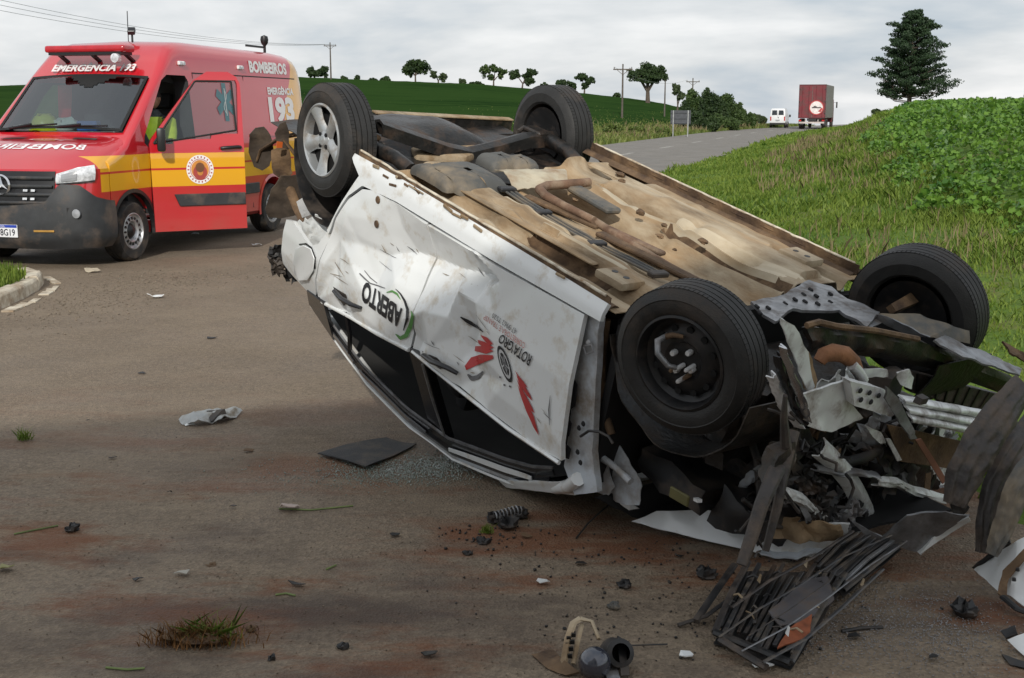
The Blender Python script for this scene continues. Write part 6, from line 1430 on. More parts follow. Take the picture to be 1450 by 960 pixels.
# ---------------------------------------------------------------- the smashed front end
def shard(name, pts, mat, thick=.005, amp=.012, seed=1., cuts=2, sc=9., parent=None, smooth=34, label=None):
    bm = shard_mesh(pts, thick, amp, seed, cuts, sc)
    for v in bm.verts: v.co.z -= 1.45
    me = bpy.data.meshes.new(name); bm.to_mesh(me); bm.free()
    me.polygons.foreach_set('use_smooth', [True]*len(me.polygons)); me.set_sharp_from_angle(angle=R(smooth))
    o = link(name, me, mat, parent if parent is not None else CAR)
    if label: o['label'] = label
    return o
def front_end():
    WHT, BLUE, TAN, TAN2, RUST, GREY, BLK, TRIM, DARK, STEEL, DSTEEL, ALU, OILY, SILV, RPL = (CM[k] for k in ('WHT', 'BLUE', 'TAN', 'TAN2', 'RUST', 'GREY', 'BLK', 'TRIM', 'DARK', 'STEEL', 'DSTEEL', 'ALU', 'OILY', 'SILV', 'RPL'))
    LIGHT = CM['LIGHT']
    BRN = PM('brown_burnt', (.20, .085, .035), .75, var=.4, scale=14, bump=.4)
    X = lambda x, *pp: [cx(a, b, x) for a, b in pp]
    Y = lambda y, *pp: [cy(a, b, y) for a, b in pp]
    Z = lambda z, *pp: [cz(a, b, z) for a, b in pp]
    # hinge pillar with its holes and stampings
    hp = shard('hinge_pillar', Y(.775, (822, 447), (849, 444), (846, 480), (842, 560), (838, 640), (845, 697), (812, 701), (798, 660), (806, 600), (812, 520)), BLUE, .03, .005, 2, 2)
    for pts in (((813, 500), (819, 478), (823, 482), (820, 508)), ((808, 560), (813, 535), (818, 545), (815, 575), (808, 580)), ((801, 610), (806, 592), (810, 600), (806, 618)), ((801, 648), (804, 630), (809, 636), (806, 650))):
        g = CB(); g.prism(Y(.792, *pts), (0, .004, 0)); g.build('pillar_hole', DARK, hp)
    for px, py in ((820, 606), (833, 485), (826, 600), (818, 640), (822, 655)):
        g = CB(); g.lathe([(0, .006), (.008, .005), (.012, 0)], cy(px, py, .792), 'Y', 10); g.build('pillar_bolt', DARK if px < 827 else BLUE, hp)
    g = CB(); g.tube(Y(.797, (826, 490), (838, 488), (840, 498), (830, 502), (826, 490)), .004, 5); g.build('pillar_stamping', STEEL, hp)
    g = CB(); g.tube(Y(.80, (822, 618), (834, 610), (848, 611), (862, 618), (868, 628)), .006, 6); g.build('loose_cable', BLK)
    # inner fender, wheelhouse
    shard('inner_fender', Y(.62, (838, 600), (862, 612), (884, 650), (905, 690), (902, 716), (878, 714), (852, 702), (838, 694)), BLUE, .006, .02, 5, 3, 12)
    shard('inner_fender', Y(.66, (842, 640), (856, 650), (866, 690), (858, 702), (842, 694)), BLUE, .006, .015, 7, 2, 14)
    g = CB(); g.tube(Y(.68, (852, 648), (872, 662), (893, 682)), [.016, .014, .016], 10); g.build('hood_hinge', BLUE, smooth=50)
    shard('torn_fender_edge', [cw(864, 705, 4.85), cw(878, 700, 4.85), cw(895, 712, 4.8), cw(905, 720, 4.75), cw(892, 722, 4.8), cw(876, 712, 4.82)], WHT, .008, .006, 9)
    for s in (1, -1):
        g = CB(); g.grid(lambda u, v: (lambda a: Vector((1.36+.37*math.cos(a), s*(.36+.38*v+.01*math.sin(9*a)), .24+.37*math.sin(a))))(math.pi*(.02+.92*u)), 24, 6); g.build('front_wheelhouse', OILY, thick=.006, smooth=50)
    g = CB(); g.tube(Y(.70, (858, 452), (852, 490), (850, 540), (856, 585), (866, 615)), [.02, .022, .022, .02, .016], 8); g.build('arch_liner_edge', TAN2, smooth=60)
    # engine bay: dark block with pulleys, hoses, boxes
    def mass(name, c, d, mat, seed, amp=.05):
        g = CB(); g.box(c, d); o = g.build(name, mat, sub=4, warp=lambda co: Vector(co)+Vector((fbm(co.x*6, co.y*6, co.z*6+seed), fbm(co.y*6, co.z*6, co.x*6+seed), fbm(co.z*6, co.x*6, co.y*6+seed)))*amp, smooth=35); return o
    mass('engine_block', (1.34, -.02, .62), (.50, .62, .44), OILY, 1, .05); mass('gearbox', (1.30, .36, .55), (.34, .26, .32), OILY, 2, .05); mass('intake_box', (1.45, -.40, .72), (.40, .30, .26), BLK, 3, .05)
    mass('battery_tray', (1.28, .36, .86), (.36, .32, .12), BLK, 4, .04); mass('fuse_box', (1.58, .34, .88), (.22, .2, .14), BLK, 5, .04)
    g = CB(); g.lathe([(0, -.02), (.075, -.02), (.085, 0), (.075, .02), (0, .02)], (1.62, .12, .55), 'X', 24); g.build('pulley', DSTEEL, smooth=40)
    for pts, r_, m_ in (([(1.6, .3, .7), (1.72, .2, .62), (1.75, .0, .60), (1.70, -.2, .62)], .022, BLK), ([(1.5, -.1, .45), (1.68, -.12, .48), (1.74, -.22, .6), (1.68, -.32, .75)], .025, BLK), ([(1.45, .4, .5), (1.6, .45, .6), (1.66, .42, .8)], .016, BLK), ([(1.62, .5, .75), (1.70, .35, .86), (1.74, .1, .9)], .010, BLK)):
        g = CB(); g.tube(pts, r_, 8); g.build('hose', m_, smooth=60)
    # subframe and undertray plates on top
    zz = .165
    pA = shard('subframe_plate', Z(zz, (1063, 428), (1110, 419), (1144, 398), (1178, 408), (1198, 425), (1222, 433), (1245, 445), (1227, 465), (1208, 453), (1187, 442), (1150, 441), (1122, 441), (1097, 456), (1080, 447)), STEEL, .012, .010, 3, 3, 8)
    for px, py in ((1072, 434), (1088, 436), (1076, 443), (1112, 430), (1126, 424), (1138, 417), (1148, 410), (1156, 419), (1140, 427), (1158, 430), (1176, 428), (1176, 416)):
        g = CB(); c = cz(px, py, zz-.012); g.box(c, (.030, .014, .012), (0, 0, .3)); g.build('plate_slot', DARK, pA, bevel=.004)
    shard('undertray_sheet', [cz(1181, 436, .16), cz(1218, 437, .155), cz(1266, 452, .15), cz(1318, 477, .18), cz(1286, 473, .2), cz(1249, 457, .18), cz(1224, 466, .19)], STEEL, .006, .012, 6, 3, 7)
    shard('undertray_sheet', [cz(1246, 442, .15), cz(1303, 443, .14), cz(1351, 461, .15), cz(1374, 467, .16), cz(1374, 486, .21), cz(1351, 482, .2), cz(1317, 476, .18), cz(1272, 454, .17)], GREY, .006, .012, 8, 3, 7)
    shard('undertray_sheet', [cx(1323, 480, 1.72), cx(1340, 472, 1.66), cx(1379, 492, 1.74), cx(1412, 505, 1.80), cx(1449, 521, 1.86), cx(1444, 530, 1.90), cx(1410, 518, 1.86), cx(1365, 503, 1.80)], STEEL, .008, .010, 4, 3, 10)
    shard('broken_splash_guard', [cx(1420, 482, 1.7), cx(1456, 500, 1.8), cx(1458, 515, 1.82), cx(1436, 502, 1.78)], TAN2, .01, .012, 2, 2, 12)
    # lower radiator support: long dark channel
    a = [(1142, 463), (1190, 466), (1240, 470), (1300, 482), (1360, 503), (1432, 532)]; b = [(1140, 505), (1190, 500), (1250, 508), (1310, 520), (1370, 540), (1432, 562)]
    g = CB(); g.grid(lambda u, v: (lambda i: (lambda k, f: Vector(cx(a[k][0]+(a[k+1][0]-a[k][0])*f, a[k][1]+(a[k+1][1]-a[k][1])*f, 1.70)).lerp(Vector(cx(b[k][0]+(b[k+1][0]-b[k][0])*f, b[k][1]+(b[k+1][1]-b[k][1])*f, 1.66)), v)+Vector((.03*math.sin(math.pi*v)+.012*fbm(u*9, v*5, 2), 0, 0)))(min(int(i), 4), i-min(int(i), 4)))(u*5), 50, 6); g.build('radiator_support', DSTEEL, thick=.02, smooth=35)
    g = CB(); g.tube([cx(1142, 461, 1.72), cx(1160, 456, 1.72), cx(1185, 462, 1.72), cx(1240, 468, 1.72), cx(1300, 480, 1.72)], .012, 6); g.build('support_flange', TAN2, smooth=50)
    shard('control_arm', [cz(1262, 430, .14), cz(1300, 408, .12), cz(1316, 412, .12), cz(1308, 424, .15), cz(1270, 440, .16)], TAN2, .03, .006, 3, 2)
    # brown hose elbow, bright torn pieces beside it
    g = CB(); g.tube(X(1.78, (1160, 512), (1166, 503), (1180, 499), (1196, 502), (1208, 512), (1214, 524)), [.022, .028, .032, .032, .028, .022], 12); g.build('burnt_hose', BRN, smooth=60)
    g = CB(); g.tube(X(1.80, (1206, 516), (1216, 526), (1224, 538)), [.02, .018, .016], 10); g.build('hose_end', ALU, smooth=50)
    shard('torn_bracket', X(1.80, (1222, 522), (1258, 524), (1260, 534), (1226, 536)), ALU, .006, .012, 3)
    shard('torn_bracket', X(1.84, (1274, 530), (1290, 524), (1300, 540), (1292, 552), (1278, 546)), ALU, .006, .02, 5)
    shard('torn_bracket', X(1.82, (1108, 452), (1128, 462), (1146, 500), (1154, 548), (1144, 556), (1132, 520), (1118, 486)), LIGHT, .006, .012, 8)
    shard('torn_bracket', X(1.80, (1130, 500), (1146, 498), (1160, 540), (1156, 560), (1140, 552)), TAN, .006, .012, 9)
    mass('air_filter_lump', tuple(cx(1255, 545, 1.74)), (.10, .12, .10), BLK, 7, .03)
    # radiator core
    rc = X(1.66, (1290, 526), (1420, 560), (1400, 586), (1290, 556)); g = CB(); g.prism(rc, (-.04, 0, 0)); rad = g.build('radiator_core', RPL, bevel=.004)
    for k in range(9):
        t = (k+.5)/9; p = rc[0].lerp(rc[1], t); q = rc[3].lerp(rc[2], t); g = CB(); g.bar(p+Vector((.006, 0, 0)), q+Vector((.006, 0, 0)), .006, .008); g.build('radiator_fin', DSTEEL, rad)
    # bumper beam: crash box at the left end, ribbed bar to the right
    shard('crash_box_side', X(1.86, (1141, 560), (1204, 537), (1210, 575), (1226, 594), (1179, 613), (1138, 603)), LIGHT, .008, .014, 2, 3, 9)
    cb = shard('crash_box', X(1.90, (1205, 540), (1254, 552), (1276, 581), (1263, 591), (1211, 575)), ALU, .04, .006, 4, 2, 9)
    for px, py in ((1218, 553), (1231, 556), (1219, 566), (1233, 569), (1244, 560)):
        g = CB(); g.lathe([(0, .004), (.009, .004), (.011, 0)], cx(px, py, 1.906), 'X', 10); g.build('bolt_hole', DARK, cb)
    bx = [(1276, 557), (1408, 582), (1384, 617), (1300, 600), (1276, 588)]
    T0, T1, B0, B1 = cx(1272, 558, 1.86), cx(1410, 583, 1.84), cx(1290, 598, 1.90), cx(1390, 618, 1.88)
    def bm_(u, v):
        p = T0.lerp(T1, u).lerp(B0.lerp(B1, u), v); return p+Vector((.022*(abs(math.sin(math.pi*v*3))**.5)+.006*fbm(u*5, v*4, 3), 0, 0))
    g = CB(); g.grid(bm_, 24, 36); g.build('bumper_beam', ALU, thick=.006, smooth=35, label='bright ribbed aluminium bumper beam')
    shard('torn_bracket', X(1.93, (1258, 548), (1274, 566), (1292, 600), (1300, 622), (1292, 624), (1272, 592), (1256, 566)), STEEL, .008, .012, 3)
    mass('sensor_block', tuple(cx(1302, 566, 1.90)), (.03, .04, .03), BLK, 9, .015)
    # plates under the beam
    shard('tan_plate', X(1.80, (1258, 602), (1366, 626), (1342, 664), (1276, 654)), TAN2, .006, .008, 2)
    shard('orange_strip', X(1.88, (1298, 624), (1306, 622), (1342, 680), (1336, 686)), PM('salmon_plastic', (.30, .13, .085), .6, var=.2), .006, .004, 2, 1)
    shard('steel_strip', X(1.86, (1256, 622), (1262, 622), (1278, 652), (1272, 654)), ALU, .006, .004, 2, 1)
    # twisted white and grey members hanging down
    def channel(name, pts, w, mat, x0, x1, seed):
        P = [cx(p[0], p[1], x0+(x1-x0)*k/(len(pts)-1)) for k, p in enumerate(pts)]; n = 14
        def fn(u, v):
            i = u*(len(P)-1); k = min(int(i), len(P)-2); f = i-k; p = P[k].lerp(P[k+1], f); d = (P[k+1]-P[k]).normalized(); s = d.cross(Vector((1, 0, 0))).normalized(); a = (v-.5)*2
            ww = w*(.85+.3*mnoise.noise((u*3, seed, 1))); return p+s*ww*a+Vector((1, 0, 0))*(.03*(1-abs(a)**3)+.012*fbm(u*6, v*3, seed))
        g = CB(); g.grid(fn, 24, 8); return g.build(name, mat, thick=.005, smooth=40)
    ch = channel('twisted_rail', [(1158, 632), (1180, 652), (1200, 676), (1216, 704), (1228, 730), (1206, 748)], .048, LIGHT, 1.80, 1.72, 1)
    for px, py in ((1215, 712), (1222, 726), (1180, 654)):
        g = CB(); g.lathe([(0, .02), (.012, .02), (.014, 0)], cx(px, py, 1.79), 'X', 10); g.build('rail_hole', DARK, ch)
    channel('twisted_rail', [(1102, 694), (1130, 704), (1150, 722), (1172, 736), (1190, 734)], .026, LIGHT, 1.78, 1.72, 2)
    channel('twisted_rail', [(1236, 680), (1266, 682), (1290, 694), (1334, 706)], .024, LIGHT, 1.82, 1.80, 3)
    channel('twisted_rail', [(1150, 660), (1182, 668), (1216, 668), (1238, 672)], .016, STEEL, 1.78, 1.80, 5)
    channel('twisted_rail', [(1078, 668), (1060, 672), (1046, 690), (1054, 706)], .022, BLUE, 1.5, 1.46, 6)
    channel('bumper_bracket', [(1088, 528), (1098, 552), (1112, 580), (1128, 600)], .018, ALU, 1.84, 1.86, 4); channel('bumper_bracket', [(1098, 500), (1108, 535), (1122, 572), (1136, 596)], .016, TRIM, 1.86, 1.88, 7); channel('bumper_bracket', [(1104, 488), (1118, 530), (1134, 570), (1138, 592)], .008, SILV, 1.90, 1.91, 8)
    shard('torn_bracket', X(1.76, (1120, 605), (1150, 610), (1160, 630), (1130, 640), (1112, 625)), DSTEEL, .01, .02, 6)
    shard('torn_bracket', X(1.84, (1228, 604), (1248, 612), (1256, 628), (1246, 628), (1236, 618)), ALU, .006, .01, 6)
    # clutter that fills the hole: bent strips, wires
    rg = random.Random(5)
    for k in range(34):
        px, py = rg.uniform(1070, 1345), rg.uniform(600, 735); x0 = rg.uniform(1.45, 1.80); L_ = rg.uniform(.05, .16); d = Vector((rg.uniform(-.3, .3), rg.uniform(-1, 1), rg.uniform(-1, 1))).normalized(); p = cx(px, py, x0); w = rg.uniform(.008, .022)
        s = d.cross(Vector((1, .2, 0))).normalized()*w; b_ = Vector((rg.uniform(-.02, .02), rg.uniform(-.02, .02), rg.uniform(-.02, .02)))
        shard('torn_strip', [p-d*L_/2-s, p+b_-s*.9, p+d*L_/2-s*.7, p+d*L_/2+s*.7, p+b_+s, p-d*L_/2+s], rg.choice([OILY, DSTEEL, BLK, DSTEEL, LIGHT, BLUE, TAN2, BLK, OILY, STEEL]), .004, .006, k, 1)
    for k in range(16):
        px, py = rg.uniform(1080, 1330), rg.uniform(560, 720); p = cx(px, py, rg.uniform(1.7, 1.86)); pts = [p]
        for q in range(5): pts.append(pts[-1]+Vector((rg.uniform(-.03, .04), rg.uniform(-.06, .06), rg.uniform(-.03, .07))))
        g = CB(); g.tube(pts, rg.uniform(.003, .007), 5); g.build('loose_wire', BLK, smooth=60)
    # folded sheet metal packed between the rails, inner wing on the far side
    for k in range(30):
        px, py = rg.uniform(1085, 1345), rg.uniform(545, 735); x0 = rg.uniform(1.50, 1.78); w = rg.uniform(.05, .12); h = rg.uniform(.04, .10); a = rg.uniform(-1, 1); c = cx(px, py, x0)
        if (CAR_R @ c+CAR_T).z < .16: c = cx(px, py-90, x0)
        e1 = Vector((rg.uniform(-.4, .4), math.cos(a), math.sin(a)))*w; e2 = Vector((rg.uniform(-.5, .5), -math.sin(a), math.cos(a)))*h
        crump('folded_sheet', (c-e1-e2, c+e1-e2, c+e1+e2, c-e1+e2), rg.choice([LIGHT, STEEL, DSTEEL, OILY, BLUE, DSTEEL, LIGHT, BLK, TAN2]), rg.uniform(.02, .05), rg.uniform(2.5, 5), k*1.7, 12, 9, ragged=.35, smooth=26)
    crump('far_inner_wing', (cx(1250, 590, 1.60), cx(1420, 640, 1.55), cx(1400, 745, 1.55), cx(1240, 735, 1.60)), OILY, .04, 4, 3.3, 20, 16, ragged=.1)
    crump('far_inner_wing', (cx(1190, 600, 1.45), cx(1330, 620, 1.40), cx(1330, 745, 1.40), cx(1190, 745, 1.45)), OILY, .04, 4, 7.3, 16, 14, ragged=.1)
    g = CB(); c = cx(1252, 650, 1.66); g.lathe([(0, -.06), (.05, -.055), (.06, -.03), (.06, .03), (.05, .055), (.02, .07), (0, .07)], c, 'Y', 20); al = g.build('alternator', STEEL, smooth=35)
    for k in range(10):
        a = 6.283*k/10; g = CB(); g.box(c+Vector((.058*math.cos(a), 0, .058*math.sin(a))), (.012, .07, .006), Matrix.Rotation(-a, 3, 'Y')); g.build('cooling_slot', BLK, al)
    g = CB(); g.box(cy(962, 703, .70), (.10, .012, .045), (0, .1, 0)); g.build('olive_tag', PM('olive_plastic', (.10, .09, .03), .6), bevel=.004)
    for px, py in ((1073, 602), (988, 708), (1080, 612)):
        g = CB(); g.box(cy(px, py, .70 if px < 1000 else .5), (.03, .02, .012), (0, .3, .3)); g.build('bright_chip', ALU)
    # crumpled bonnet and front wing lying on the road under the nose
    h1 = shard('crumpled_bonnet', [cg(895, 738, .045), cg(930, 724, .10), cg(1000, 722, .13), cg(1062, 730, .14), cg(1110, 742, .15), cg(1160, 742, .16), cg(1203, 742, .17), cg(1196, 776, .06), cg(1150, 788, .025), cg(1090, 786, .022), cg(1000, 766, .025)], WHT, .010, .016, 3, 4, 5, label='crumpled white bonnet edge touching the road')
    shard('bonnet_underside', [cg(1075, 738, .18), cg(1130, 736, .20), cg(1190, 748, .19), cg(1196, 762, .12), cg(1140, 770, .10), cg(1080, 762, .12)], TAN, .006, .025, 8, 3, 12)
    shard('bonnet_edge_fold', [cg(1068, 772, .035), cg(1110, 778, .04), cg(1186, 762, .09), cg(1192, 770, .07), cg(1130, 790, .03), cg(1078, 784, .03)], BLUE, .008, .01, 2, 3, 10)
    shard('crumpled_bonnet', [cg(1206, 740, .17), cg(1250, 760, .10), cg(1286, 732, .20), cg(1340, 726, .22), cg(1374, 732, .20), cg(1330, 760, .10), cg(1298, 782, .03), cg(1270, 776, .05), cg(1236, 770, .07)], CM['STEEL'], .008, .014, 5, 4, 6, label='bent grey bonnet corner')
    shard('bonnet_edge_fold', [cg(1296, 778, .035), cg(1330, 752, .12), cg(1372, 733, .20), cg(1374, 738, .18), cg(1336, 762, .09), cg(1302, 785, .03)], WHT, .008, .006, 5, 2)
    g = CB(); Pg = [cg(900, 735, .05), cg(1190, 770, .05), cg(1360, 740, .12)]; base = [Vector((1.05, .70, 1.02)), Vector((1.05, -.70, 1.02)), Pg[2]+Vector((-.05, 0, -.03)), Pg[1]+Vector((-.03, 0, -.02)), Pg[0]+Vector((0, 0, -.01))]
    shard('bonnet_panel', base, DARK, .01, .012, 2, 3)
    # hanging dark bars in front of the nose
    for pts, r_ in (([(1116, 640, 1.92), (1098, 668, 1.98), (1078, 715, 2.02), (1064, 760, 2.05), (1050, 800, 2.08)], [.030, .028, .024, .022, .018]), ([(1124, 610, 1.93), (1112, 660, 1.98), (1100, 720, 2.03), (1084, 780, 2.06)], [.02, .018, .016, .012]), ([(1112, 560, 1.95), (1110, 590, 1.96), (1112, 625, 1.95), (1120, 650, 1.95)], [.012, .02, .03, .03])):
        g = CB(); g.tube([cx(a_, b_, x_) for a_, b_, x_ in pts], r_, 8, flat=.6); g.build('hanging_bar', RPL, smooth=40)
    mass('hanging_lump', tuple(cx(1100, 655, 1.95)), (.06, .10, .13), OILY, 5, .04)
    # bumper skin torn loose, hanging in long curved straps at the right
    def strap(name, pts, ws, mat, seed, lab=None):
        P = [cw(a_, b_, y_) for a_, b_, y_ in pts]; n = len(P)
        def fn(u, v):
            i = u*(n-1); k = min(int(i), n-2); f = i-k
            # smooth the line through the points
            p0, p1, p2, p3 = P[max(k-1, 0)], P[k], P[k+1], P[min(k+2, n-1)]; p = .5*((2*p1)+(p2-p0)*f+(2*p0-5*p1+4*p2-p3)*f*f+(3*p1-p0-3*p2+p3)*f**3)
            d = (p2-p1).normalized(); s = d.cross(Vector((.72, .60, -.33))).normalized(); w = ws[k]+(ws[k+1]-ws[k])*f; a_ = 2*v-1
            w *= 1+.12*mnoise.noise((u*7, v*3, seed)); return p+s*w*a_+Vector((.72, .60, -.33))*(.02*(1-a_*a_)+.0035*math.cos(a_*9.5)+.008*fbm(u*9, v*4, seed))
        g = CB(); g.grid(fn, 48, 18); return g.build(name, mat, thick=.006, smooth=45, label=lab)
    strap('torn_bumper', [(1450, 545, 4.50), (1424, 580, 4.40), (1392, 625, 4.32), (1368, 668, 4.28), (1352, 715, 4.26)], [.05, .07, .075, .07, .045], RPL, 1, 'scraped dark bumper skin hanging in a curved strap')
    strap('torn_bumper', [(1470, 590, 4.55), (1436, 640, 4.40), (1410, 690, 4.34), (1398, 735, 4.30), (1392, 782, 4.28)], [.05, .055, .05, .04, .03], RPL, 2)
    strap('torn_bumper', [(1470, 640, 4.3), (1442, 690, 4.24), (1424, 740, 4.22), (1404, 785, 4.2)], [.03, .05, .045, .025], GREY, 3)
    shard('torn_strip', [cw(1344, 712, 4.3), cw(1362, 700, 4.3), cw(1376, 720, 4.3), cw(1366, 730, 4.3), cw(1350, 728, 4.3)], DSTEEL, .006, .02, 3)
front_end()
# ---------------------------------------------------------------- debris on the road
def gp(px, py, h=0.):
    d = _ray(px, py); t = (h-CAMH)/d.z; return Vector((0, 0, CAMH))+d*t
def wshard(name, pts, mat, base, thick=.004, amp=.008, seed=1., cuts=2, sc=14., parent=None, smooth=34):
    """sheet through world points, stored relative to base"""
    bm = shard_mesh([Vector(p)-Vector(base) for p in pts], thick, amp, seed, cuts, sc)
    lo = min(v.co.z for v in bm.verts)+Vector(base).z
    if lo < .003:
        for v in bm.verts: v.co.z = max(v.co.z, .003-Vector(base).z+.0006*(seed % 3))
    me = bpy.data.meshes.new(name); bm.to_mesh(me); bm.free(); me.polygons.foreach_set('use_smooth', [True]*len(me.polygons)); me.set_sharp_from_angle(angle=R(smooth))
    return link(name, me, mat, parent, None if parent is not None else base)
def debris():
    BLK, STEEL, DSTEEL, ALU, RPL, WHT, TAN, TAN2, TRIM, GREY, OILY, BLUE = (CM[k] for k in ('BLK', 'STEEL', 'DSTEEL', 'ALU', 'RPL', 'WHT', 'TAN', 'TAN2', 'TRIM', 'GREY', 'OILY', 'BLUE'))
    SLV = PM('silver_plastic', (.42, .44, .44), .35, .2, var=.25, scale=12, dirt=(.2, .17, .13), damt=.3, dscale=12)
    # silver lamp bezel
    b = gp(298, 590); o = thing('lamp_bezel', 'crumpled silver lamp bezel lying alone on the asphalt left of the car', 'car part', b)
    wshard('bezel_shell', [gp(253, 592, .02), gp(270, 582, .07), gp(300, 577, .06), gp(330, 576, .05), gp(343, 580, .02), gp(335, 590, .01), gp(318, 588, .05), gp(300, 598, .015), gp(280, 593, .05), gp(258, 600, .01)], SLV, b, .004, .014, 2, 3, 16, o)
    wshard('bezel_rim', [gp(292, 580, .06), gp(318, 578, .07), gp(322, 590, .03), gp(298, 597, .02)], BLK, b, .004, .012, 5, 2, 16, o); wshard('bezel_rim', [gp(256, 596, .015), gp(270, 594, .03), gp(276, 600, .01), gp(262, 602, .008)], WHT, b, .004, .008, 7, 2, 16, o)
    # floor mat
    b = gp(515, 646); MAT_ = PM('mat_rubber', (.030, .032, .035), .7, var=.2, scale=10, bump=.5, bscale=160, dirt=(.12, .10, .08), damt=.25, dscale=9)
    q = [gp(450, 646), gp(547, 624), gp(590, 632), gp(518, 668)]
    g = MB(); g.grid(lambda u, v: (lambda p: p-b+Vector((0, 0, .012+.012*math.sin(3*u+2*v)+.02*max(0, u+v-1.5))))(q[0].lerp(q[1], u).lerp(q[3].lerp(q[2], u), v)), 20, 14); o = g.build('floor_mat', MAT_, None, thick=.006, smooth=50, loc=b); tag(o, 'flat dark rubber mat on the road beside the car window', 'floor mat')
    # spring and black lumps
    b = gp(716, 735); o = thing('coil_spring', 'small black coil spring among lumps below the car door', 'spring', b)
    ax0, ax1 = gp(700, 732, .04)-b, gp(736, 722, .05)-b; d = (ax1-ax0).normalized(); s = d.cross(Vector((0, 0, 1))).normalized(); t_ = s.cross(d)
    g = MB(); g.tube([ax0+(ax1-ax0)*(k/90)+(s*math.cos(k*.5)+t_*math.sin(k*.5))*.022 for k in range(91)], .0035, 5); g.build('coil', STEEL, o, smooth=60); g = MB(); g.tube([ax0-d*.02, ax1+d*.02], .012, 8); g.build('core', BLK, o, smooth=60)
    def lump(name, px, py, size, mat, seed, label, cat='fragment', group=None, flat=.55):
        p = gp(px, py); g = MB(); g.grid(lambda u, v: Vector((math.cos(6.2832*u)*math.sin(3.1416*v), math.sin(6.2832*u)*math.sin(3.1416*v), flat*(1-math.cos(3.1416*v))*.5*2))*size*(1+.75*fbm(math.cos(6.2832*u)*1.7+seed, math.sin(6.2832*u)*1.7, v*3.)), 14, 9)
        o = g.build(name, mat, None, smooth=28, loc=p+Vector((0, 0, -.004))); return tag(o, label, cat, group)
    for k, (px, py, sz, lab) in enumerate(((702, 740, .045, 'black lump left of the coil spring'), (738, 733, .040, 'black lump at the right end of the coil spring'), (718, 748, .050, 'largest black lump just below the coil spring'), (684, 770, .030, 'black lump with a green leaf below the coil spring'), (663, 785, .020, 'lower left of the black lumps under the coil spring'), (884, 832, .030, 'lone round black lump in front of the bonnet'), (870, 862, .026, 'grey stone in front of the grille debris'), (102, 752, .036, 'dark lump beside a green twig at the left'), (1000, 818, .045, 'flat black lump left of the hanging bars'), (1366, 872, .055, 'black lump on the gravel at the far right'), (486, 918, .024, 'dark clod right of the grass tuft'), (356, 893, .022, 'small dark clod touching the grass tuft'), (385, 934, .018, 'tiny clod below the grass tuft'))):
        lump('plastic_lump' if k not in (6, 10, 11, 12) else 'clod', px, py, sz*.8, GREY if k == 6 else (TAN2 if k in (11,) else BLK), k*3.3, lab)
    lump('soil_stain_clod', 300, 800, .02, TAN2, 9., 'flat brown clod in the middle of the left foreground', flat=.2)
    rg = random.Random(12)
    frs = [(195, 823, 'dark sliver on the road above the grass tuft'), (125, 598, 'dark fragment at the shade edge on the left'), (352, 640, 'dark fragment between the silver bezel and the rubber mat'), (160, 650, 'brown fragment on the left below the shade edge'), (240, 700, 'small dark fragment in the left shade'), (420, 830, 'dark chip right of the pale stone chip'), (560, 760, 'dark chip on the road below the glass crumbs'), (610, 930, 'dark chip near the bottom middle'), (745, 762, 'dark sliver just right of the black lumps under the spring'), (820, 800, 'dark chip right of the white chip before the bonnet'), (960, 790, 'dark flake left of the flat black lump'), (330, 720, 'tiny dark flake in the middle of the left shade'), (550, 395, 'dark flake on the sunny road left of the rear door'), (200, 530, 'dark flake on the sunny road left of the silver bezel'), (300, 480, 'dark flake on the sunny road above the silver bezel'), (250, 395, 'dark flake on the road just beyond the white paper'), (1210, 905, 'dark flake on the gritty asphalt right of the grille'), (1320, 935, 'dark flake near the bottom right corner')]
    for k, (px, py, lab) in enumerate(frs):
        b = gp(px, py); s = rg.uniform(.008, .020)*(1 if py > 560 else 1.6); a = rg.uniform(0, 6.28); pts = []
        for q in range(5): t = a+q*1.256+rg.uniform(-.3, .3); r_ = s*rg.uniform(.6, 1.4); pts.append(b+Vector((math.cos(t)*r_*1.5, math.sin(t)*r_, .006+rg.uniform(0, .012))))
        o = wshard('plastic_fragment', pts, rg.choice([BLK, BLK, DSTEEL, TAN2]), b, .003, .003, k, 1); tag(o, lab, 'fragment', 'dark fragments scattered on the road')
    for k, (px, py, s, lab, m_) in enumerate(((222, 422, .055, 'crumpled white paper on the road near the van', WHT), (770, 828, .022, 'white chip on the asphalt in front of the bonnet', WHT), (408, 722, .038, 'pale pinkish scrap left of the glass crumbs', PM('pale_scrap', (.45, .36, .32), .7)), (260, 815, .022, 'pale stone chip in the left foreground', PM('pale_stone', (.40, .38, .33), .8)), (1078, 946, .030, 'white shard below the grille debris', WHT), (972, 932, .020, 'tiny white splinter left of the grille debris', WHT), (363, 349, .05, 'white scrap on the road under the torn rear corner', WHT), (276, 333, .05, 'small white litter beside the van door sill', WHT), (130, 386, .06, 'pale rubble on the asphalt off the kerb tip', PM('rubble', (.42, .36, .27), .85)), (8, 808, .03, 'pale leaf at the left edge of the foreground', PM('dry_leaf', (.28, .27, .12), .7)))):
        b = gp(px, py); pts = [b+Vector((math.cos(t)*s*1.5*rg.uniform(.6, 1.2), math.sin(t)*s*rg.uniform(.6, 1.2), .008+rg.uniform(0, s*.6))) for t in (0, 1.1, 2.2, 3.2, 4.2, 5.3)]
        tag(wshard('scrap', pts, m_, b, .004, s*.25, k, 2, 30.), lab, 'scrap')
    # headlamp unit at the bottom edge
    b = gp(835, 945); o = thing('headlamp_unit', 'smashed headlamp unit with glossy dark lens at the bottom edge', 'headlamp', b)
